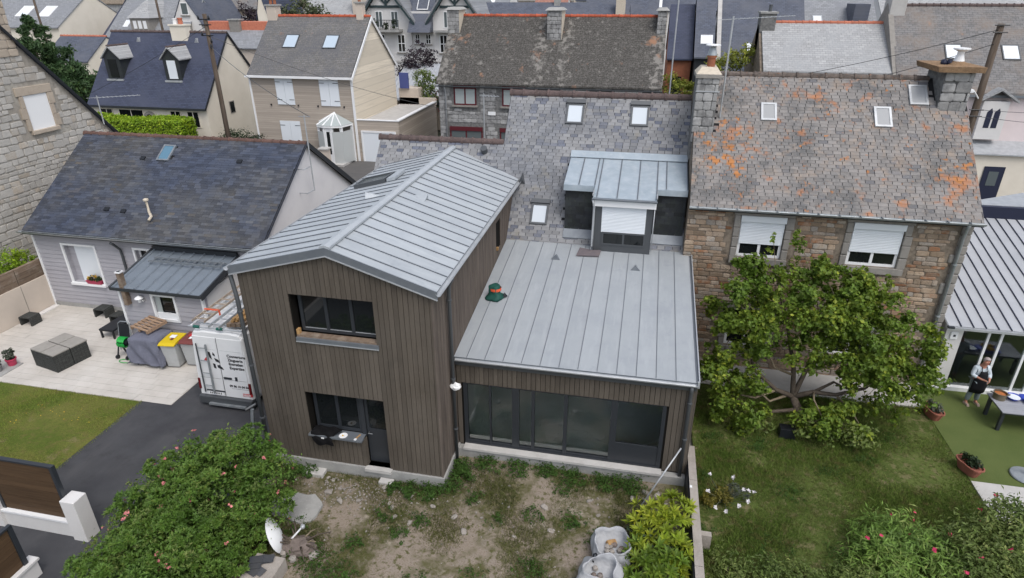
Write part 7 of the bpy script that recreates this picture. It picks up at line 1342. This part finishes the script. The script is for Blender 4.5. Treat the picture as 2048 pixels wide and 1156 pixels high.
def shrub(name, label, blobs, m, n, size, seed, aspect=.5, base=None, flowers=None, cat='shrub', **kw):
    b0 = blobs[0]; t = thing(name, label, cat, (b0[0], b0[1], GZ)); leaves('foliage', t, m, [(x, y, z, r, r, r*(q[0] if q else .9)) for x, y, z, r, *q in blobs], n, size, seed, aspect=aspect, **kw)
    if flowers: leaves('blossoms', t, flowers[0], [(x, y, z+.08, r*1.02, r*1.02, r*.95) for x, y, z, r, *q in blobs], flowers[1], flowers[2], seed+1, clump=3, spread=.05, aspect=.95, up=.9, shell=.95)
    limb(t, [(b0[0], b0[1], GZ-.1), (b0[0], b0[1], max(b0[2], GZ+.15))], .05, .03, name='stem'); return t
shrub('oleander', 'oleander with narrow leaves and pink-red flowers near the bottom edge', [(11.0, .15, -.05, .75), (11.6, .2, -.1, .7), (10.8, -.6, -.1, .8), (11.75, -.4, .0, .8)], 'leaf_oleander', 5200, .2, 41, .16, flowers=('petal_red', 60, .09), up=.9, shell=.35, clump=14)
shrub('leafy_corner_shrub', 'dense olive green shrub filling the bottom right corner', [(12.9, .0, .1, .85), (13.5, .4, .35, .75), (13.9, .9, .45, .6), (12.9, -.6, .1, .95), (13.8, -.1, .15, .9), (14.4, .8, .4, .6)], 'leaf_olive', 9000, .11, 43, .45, clump=18, flowers=('petal_red', 18, .08))
shrub('pale_hedge_plants', 'low pale green leafy plants along the bottom edge of the lawn', [(7.3, -1.35, -.3, .5), (8.1, -1.4, -.25, .5), (8.9, -1.4, -.22, .55), (9.8, -1.3, -.2, .5), (10.3, -1.0, -.2, .4)], 'leaf_olive', 5200, .1, 45, .35, clump=16)
CN = thing('conifer', 'tall dark green conifer behind the rubble stone gable', 'tree', (-50, 38, GZ)); cnb = []
rgk = random.Random(2)
for k in range(70):
    h = rgk.random(); rr = 6.0*(1-h)**.75; a = rgk.random()*6.28; q = rgk.uniform(.4, 1); cnb.append((-50+1.6*(1-h)+rr*q*math.cos(a), 38+rr*q*math.sin(a)*.8, .5+h*9.0, .95*(1-h)+.3, .95*(1-h)+.3, .8*(1-h)+.5))
leaves('crown', CN, 'leaf_conifer', cnb, 40000, .45, 51, clump=30, spread=.5, aspect=.3, up=.3, shell=.3, droop=.3); limb(CN, [(-50, 38, GZ), (-50, 38, 8)], .35, .06, name='trunk')
shrub('olive_conifer', 'yellowish green shrub under the dark conifer by the gable', [(-46.6, 37.5, 3.2, 1.5), (-45.9, 37.5, 1.8, 1.4), (-46.8, 37.5, 1.0, 1.5)], 'leaf_olive', 3500, .25, 53)
shrub('round_green_tree', 'distant rounded green tree behind the red ridge of the beige house', [(-41, 70, 8.6, 2.4), (-43, 70, 7.9, 2.2), (-38.6, 70, 8.4, 1.8), (-40, 70, 6, 3.2)], 'leaf_far', 5000, .4, 55, cat='tree')
shrub('far_tree_clump', 'distant dark trees between two blue roofs at the top edge', [(0.5, 100, 8.0, 3), (4, 100, 8.0, 3), (7, 100, 8, 3), (2.2, 100, 5, 4), (10, 101, 8, 3)], 'leaf_far', 6000, .5, 56, cat='tree')
shrub('yellow_shrub', 'yellow-green feathery shrub behind the stone house ridge', [(9.9, 38, 6.6, 1.2), (10.9, 38, 7.5, .9), (9.2, 38, 5.7, 1.1), (10.4, 38, 4.9, 1.6), (10, 38, 2, 2)], 'leaf_yellow', 6500, .22, 57); shrub('yellow_green_bush', 'small yellow-green bush beside the left chimney of the stone house', [(6.1, 40, 5.2, .8), (7.2, 40, 4.9, .7), (6.6, 40, 3.5, 1.4)], 'leaf_yellow', 2600, .2, 58)
shrub('far_olive_tree', 'distant olive green tree top beside the dark chimney', [(13.6, 44, 8.4, .9), (14.6, 44, 8.2, .8), (13.8, 44, 6, 1.4)], 'leaf_olive', 1800, .25, 59, cat='tree'); shrub('purple_shrub', 'dark purple-leaved tree in front of the white villa', [(-18.7, 52, 5.2, 1.5), (-19.6, 52, 4.0, 1.4), (-17.6, 52, 4.0, 1.5), (-18.6, 52, 6.6, .6), (-17.2, 52, 5.8, .6), (-18.5, 52, 2.5, 1.8)], 'leaf_purple', 4800, .26, 60, clump=14); shrub('far_purple_bush', 'distant dark purple bush before the long stone house', [(-50.6, 72, 8.4, 1.7), (-48.8, 72, 7.8, 1.5), (-52.2, 72, 7.6, 1.2), (-50.5, 72, 6, 2)], 'leaf_purple', 2600, .35, 61)
shrub('flowering_garden_tree', 'cream-flowered leafy bush over the pale shed roof', [(-15.4, 43.6, 4.6, 1.0), (-14.6, 43.6, 4.3, .8), (-15.2, 43.6, 2.8, 1.1)], 'leaf_olive', 2200, .2, 62, flowers=('petal_white', 90, .14)); shrub('pink_garden_plant', 'small pink-flowered plant against the granite house corner', [(-14.2, 43.4, 3.4, .5), (-14.0, 43.4, 2.4, .7)], 'leaf_far', 600, .16, 63, flowers=('petal_pink', 80, .15)); shrub('street_bush', 'dark green bush at the left corner of the beige house', [(-25.9, 31, 1.4, 1.0), (-24.5, 31, 1.1, .9), (-27, 31.4, 1.2, 1.0), (-25.4, 31, .4, 1.3)], 'leaf_dark', 4200, .15, 64); shrub('grey_green_bush', 'distant grey-green bush before the cream outbuilding', [(-69.6, 62, 6.4, 1.5), (-68, 62, 5.6, 1.3), (-69, 62, 4.5, 2)], 'leaf_grey', 2200, .3, 65); shrub('porch_plant', 'small green plant behind the low front wall of the beige house', [(-19.2, 30.4, .55, .45), (-19.9, 30.4, .45, .4)], 'leaf_olive', 800, .12, 66)
shrub('far_left_trees', 'distant green trees beside the far grey roof, top left', [(-97, 92, 8.5, 3), (-92, 92, 7.6, 3), (-86, 94, 7.5, 3), (-91, 92, 5, 4)], 'leaf_far', 4500, .5, 67, cat='tree'); shrub('far_back_trees', 'distant tree line showing between roofs near the top middle', [(-14, 135, 9.5, 4), (-20, 138, 9.2, 4), (-8, 136, 9.2, 4), (-30, 138, 9, 4)], 'leaf_far', 4500, .7, 68, cat='tree')
# ---- grass and weeds
def patch_noise(x, y, seed, f0=.6, f1=2.6):
    rg = np.random.default_rng(seed); s_ = np.zeros_like(x)
    for k in range(16): f = rg.uniform(f0, f1); a = rg.random()*6.283; s_ += np.sin((x*np.cos(a)+y*np.sin(a))*f*1.6+rg.random()*6.283)
    return s_/4
def grass(name, m, x0, x1, y0, y1, z, n, h, w_, seed, thr, wet=None):
    rg = np.random.default_rng(seed); x = rg.uniform(x0, x1, n); y = rg.uniform(y0, y1, n); keep = patch_noise(x, y, seed) + rg.normal(size=n)*.35 > thr
    xy = np.column_stack([x[keep], y[keep]]); return blades(name, m, xy, np.full(len(xy), z), h, w_, seed)
grass('yard_grass', 'grass_dry', -4.6, 6.4, -4.5, 1.25, GZ-.05, 130000, .085, .017, 71, .0); grass('lawn_grass', 'grass_bright', -17.5, -10.88, -3.2, 1.74, GZ-.03, 60000, .06, .016, 72, -.9); grass('garden_grass', 'grass_blade', 6.7, 14.14, -1.8, 6.5, GZ-.05, 150000, .1, .018, 73, -.5)
def weeds(name, pts, m, n, size, seed): o = leaves(name, None, m, [(x, y, GZ+h*.4, r, r, h) for x, y, r, h in pts], n, size, seed, clump=12, aspect=.42, up=.7, shell=.2); o['kind'] = 'stuff'
weeds('wall_weeds', [(-.3, -.3, .4, .16), (-.8, -.35, .35, .14), (.15, -.1, .3, .18), (.4, .35, .4, .2), (.3, .8, .3, .22), (-1.2, -.4, .3, .1), (1.0, 1.1, .5, .12), (1.9, 1.1, .5, .1), (2.6, 1.15, .45, .12), (3.4, 1.1, .5, .1), (4.3, 1.1, .45, .1), (5.0, 1.12, .5, .12), (-4.3, -.3, .4, .12), (-3.9, -.2, .35, .12), (-4.8, -.35, .3, .12)], 'weed', 6500, .085, 81)
weeds('yard_weeds', [(-1.3, -1.2, .3, .1), (-1.0, -1.6, .25, .12), (-.6, -1.9, .3, .1), (-.2, -1.3, .35, .08), (.9, -.3, .3, .08), (1.6, -.9, .35, .08), (2.6, -.6, .4, .07), (3.6, -.5, .5, .07), (4.4, -1.1, .5, .08), (-2.4, -3.0, .5, .12), (-1.9, -3.5, .6, .14), (-1.4, -3.2, .4, .12), (-3.2, -2.2, .35, .1), (0.3, -3.2, .5, .08), (1.5, -2.8, .5, .07), (2.8, -2.3, .5, .07), (-1.6, -2.4, .3, .1), (3.2, .5, .35, .06), (5.3, -.1, .4, .07)], 'weed', 4800, .075, 82)
weeds('garden_weeds', [(6.9, 1.9, .3, .08), (6.95, -.2, .35, .1), (8.6, 3.6, .5, .08), (11.5, 3.4, .4, .08), (9.2, 1.6, .5, .06), (10.5, 2.6, .5, .06), (12.5, 4.6, .5, .06), (7.3, 3.6, .4, .1), (8.4, -.5, .6, .07), (10.0, -.3, .5, .07)], 'weed', 3200, .06, 83)
grv = np.random.default_rng(5); npb = 420; gx = np.concatenate([grv.normal(-2.2, .8, npb//2), grv.uniform(-4.3, 6, npb-npb//2)]); gy = np.concatenate([grv.normal(-.7, .3, npb//2), grv.uniform(-2.5, 1.2, npb-npb//2)]); ok = gy < np.where(gx < .2, -.12, 1.2)
gx, gy = gx[ok], gy[ok]; s_ = grv.uniform(.01, .026, len(gx)); V = np.concatenate([np.stack([gx, gy, np.full(len(gx), GZ-.02)], 1)[:, None, :] + (np.array([(-1, -1, -.5), (1, -.8, -.5), (.8, 1, -.5), (-1, .9, -.5), (-.5, -.6, .7), (.6, -.4, .6), (.4, .6, .7), (-.6, .5, .6)])[None]*s_[:, None, None])], 0).reshape(-1, 3); F = (BOXF[None]+(np.arange(len(gx))*8)[:, None, None]).reshape(-1, 4)
np_mesh('gravel', V, F, 'pale_rock', None, 'stuff'); fy = leaves('lawn_dandelions', None, 'petal_yellow', [(-12.8, -2.2, GZ+.03, .5, .3, .02), (-14, .3, GZ+.03, 1.6, .8, .02), (-12.2, .6, GZ+.03, .8, .5, .02)], 60, .05, 4, clump=1, up=2.); fy['kind'] = 'stuff'

# ================================================================ person on the terrace
def skin_obj(name, verts, edges, radii, m, parent, root=0, sub=2):
    me = bpy.data.meshes.new(name); me.from_pydata(verts, edges, []); o = bpy.data.objects.new(name, me); COL.objects.link(o)
    bm = bmesh.new(); bm.from_mesh(me); lay = bm.verts.layers.skin.verify()
    for i, v in enumerate(bm.verts): r = radii[i]; v[lay].radius = r if isinstance(r, tuple) else (r, r); v[lay].use_root = (i == root)
    bm.to_mesh(me); bm.free(); md = o.modifiers.new('skin', 'SKIN'); md.use_smooth_shade = True; s2 = o.modifiers.new('sub', 'SUBSURF'); s2.levels = sub; s2.render_levels = sub
    bpy.context.view_layer.update(); nm = bpy.data.meshes.new_from_object(o.evaluated_get(bpy.context.evaluated_depsgraph_get())); bpy.data.objects.remove(o)
    nm.materials.clear(); nm.materials.append(MATS[m]); ob = mesh_obj(name, nm, m, parent, True); return ob
mat('skin', (.42, .2, .14), .6, .3); mat('hair_grey', (.32, .28, .27), .8, .2); mat('top_pale', (.5, .56, .6), .8, .2, 0, [(9, (.44, .5, .55), .4, .7)]); mat('trousers', (.2, .24, .25), .85, .15, 0, [(9, (.16, .2, .21), .4, .7)]); mat('apron', (.008, .008, .01), .8, .2); mat('shoe', (.35, .27, .22), .7, .3)
PE = thing('person', 'person in pale blue top and black apron looking down at their hands', 'person', (15.68, 7.1, GZ), math.radians(12))
# local axes: facing -Y. z from the feet
bv = [(0, 0, .92), (0, .02, 1.12), (0, .03, 1.34), (0, -.0, 1.46), (0, -.06, 1.58), (0, -.09, 1.68), (-.19, .03, 1.36), (-.27, -.02, 1.12), (-.13, -.27, 1.1), (.19, .03, 1.36), (.28, -.04, 1.1), (.12, -.28, 1.03), (-.1, .0, .86), (-.12, -.02, .48), (-.15, .01, .08), (-.16, -.12, .04), (.1, 0, .86), (.13, -.02, .48), (.16, .0, .08), (.18, -.12, .04)]
be = [(0, 1), (1, 2), (2, 3), (3, 4), (4, 5), (2, 6), (6, 7), (7, 8), (2, 9), (9, 10), (10, 11), (0, 12), (12, 13), (13, 14), (14, 15), (0, 16), (16, 17), (17, 18), (18, 19)]
br = [(.16, .13), (.15, .12), (.15, .11), .055, .085, .085, .06, .048, .03, .06, .048, .03, .085, .06, .042, .035, .085, .06, .042, .035]
for (w0, sx) in ((8, 1), (11, -1)):                                  # palms and fingers
    c = Vector(bv[w0]); i0 = len(bv); palm = c + Vector((.05*sx, -.05, -.005)); bv.append(tuple(palm)); be.append((w0, i0)); br.append(.026)
    for f in range(4):
        k0 = len(bv); off = Vector((.012*sx*(f-1.5), -.01, .018*(1.5-f))); L = (.055, .065, .06, .048)[f]; bv += [tuple(palm+off+Vector((.03*sx, -.02, 0))), tuple(palm+off+Vector((.03*sx+L*.6*sx, -.03, -.012)))]; be += [(i0, k0), (k0, k0+1)]; br += [.009, .008]
    k0 = len(bv); bv += [tuple(palm+Vector((.0, -.035, .025))), tuple(palm+Vector((.03*sx, -.055, .035)))]; be += [(i0, k0), (k0, k0+1)]; br += [.01, .009]
body = skin_obj('body', bv, be, br, 'skin', PE)
for sx in (-1, 1): MB().lathe([(.006, -.008), (.012, 0), (.006, .008)], (sx*.032, -.168, 1.655), 8).build('eye', 'ink', body, local=True); MB().lathe([(.01, -.03), (.02, 0), (.012, .03)], (sx*.088, -.08, 1.64), 8).build('ear', 'skin', body, local=True)
MB().add([(-.014, -.165, 1.62), (.014, -.165, 1.62), (0, -.195, 1.615), (0, -.165, 1.66)], [(0, 1, 2), (0, 2, 3), (1, 3, 2), (0, 3, 1)]).build('nose', 'skin', body, local=True); MB().box(-.022, .022, -.158, -.15, 1.575, 1.583).build('mouth', 'label_red', body, local=True)
hb = bmesh.new(); bmesh.ops.create_icosphere(hb, subdivisions=3, radius=.105)
for v in list(hb.verts):
    if v.co.y < -.05 and v.co.z < .03: hb.verts.remove(v)
for v in hb.verts: v.co = Vector((v.co.x*.98, v.co.y*1.05-.065, v.co.z*1.02+1.675)) + v.co.normalized()*random.uniform(-.006, .008)
me = bpy.data.meshes.new('hair'); hb.to_mesh(me); hb.free(); me.polygons.foreach_set('use_smooth', [True]*len(me.polygons)); mesh_obj('hair', me, 'hair_grey', PE, True)
skin_obj('top', [bv[0], bv[1], bv[2], (0, .0, 1.42), bv[6], bv[7], (-.19, -.16, 1.11), bv[9], bv[10], (.19, -.17, 1.06)], [(0, 1), (1, 2), (2, 3), (2, 4), (4, 5), (5, 6), (2, 7), (7, 8), (8, 9)], [(.185, .15), (.175, .14), (.17, .13), .075, .085, .07, .06, .085, .07, .06], 'top_pale', PE)
skin_obj('trousers', [(0, 0, .95), bv[12], bv[13], (-.15, .01, .13), bv[16], bv[17], (.16, .0, .13)], [(0, 1), (1, 2), (2, 3), (0, 4), (4, 5), (5, 6)], [(.185, .15), .11, .085, .075, .11, .085, .075], 'trousers', PE)
ab = MB(); n = 10; rows_ = [(.52, .26, -.22), (.7, .26, -.235), (.9, .25, -.23), (1.05, .21, -.215), (1.2, .14, -.19), (1.3, .1, -.16)]
for (z, hw, y) in rows_:
    for k in range(n+1): u = -1+2*k/n; ab.v.append((u*hw, y+.13*u*u*(1 if z < 1.1 else .4), z))
for j in range(len(rows_)-1):
    for k in range(n): ab.f.append((j*(n+1)+k, j*(n+1)+k+1, (j+1)*(n+1)+k+1, (j+1)*(n+1)+k))
ao = ab.build('apron', 'apron', PE, True, smooth=True); sm = ao.modifiers.new('thickness', 'SOLIDIFY'); sm.thickness = .012
for sx in (-1, 1): MB().tube([(sx*.09, -.145, 1.3), (sx*.08, -.08, 1.42), (sx*.05, .05, 1.46)], .012, 6).build('apron_strap', 'apron', PE, local=True); MB().taper((sx*.17-.045, sx*.17+.045, -.2, .05), (sx*.17-.035, sx*.17+.035, -.15, .045), 0, .075).build('shoe', 'shoe', PE, local=True, bevel=.015)
pk = thing('small_knife', 'small pale knife held in the hands of the person', 'knife', (0, 0, 0)); M_ = Matrix.Translation((15.68, 7.1, GZ)) @ Matrix.Rotation(math.radians(12), 4, 'Z'); pk.location = M_ @ Vector((0, -.34, 1.07)); MB().box(-.07, .07, -.008, .008, -.004, .006).build('blade', 'steel', pk, local=True)
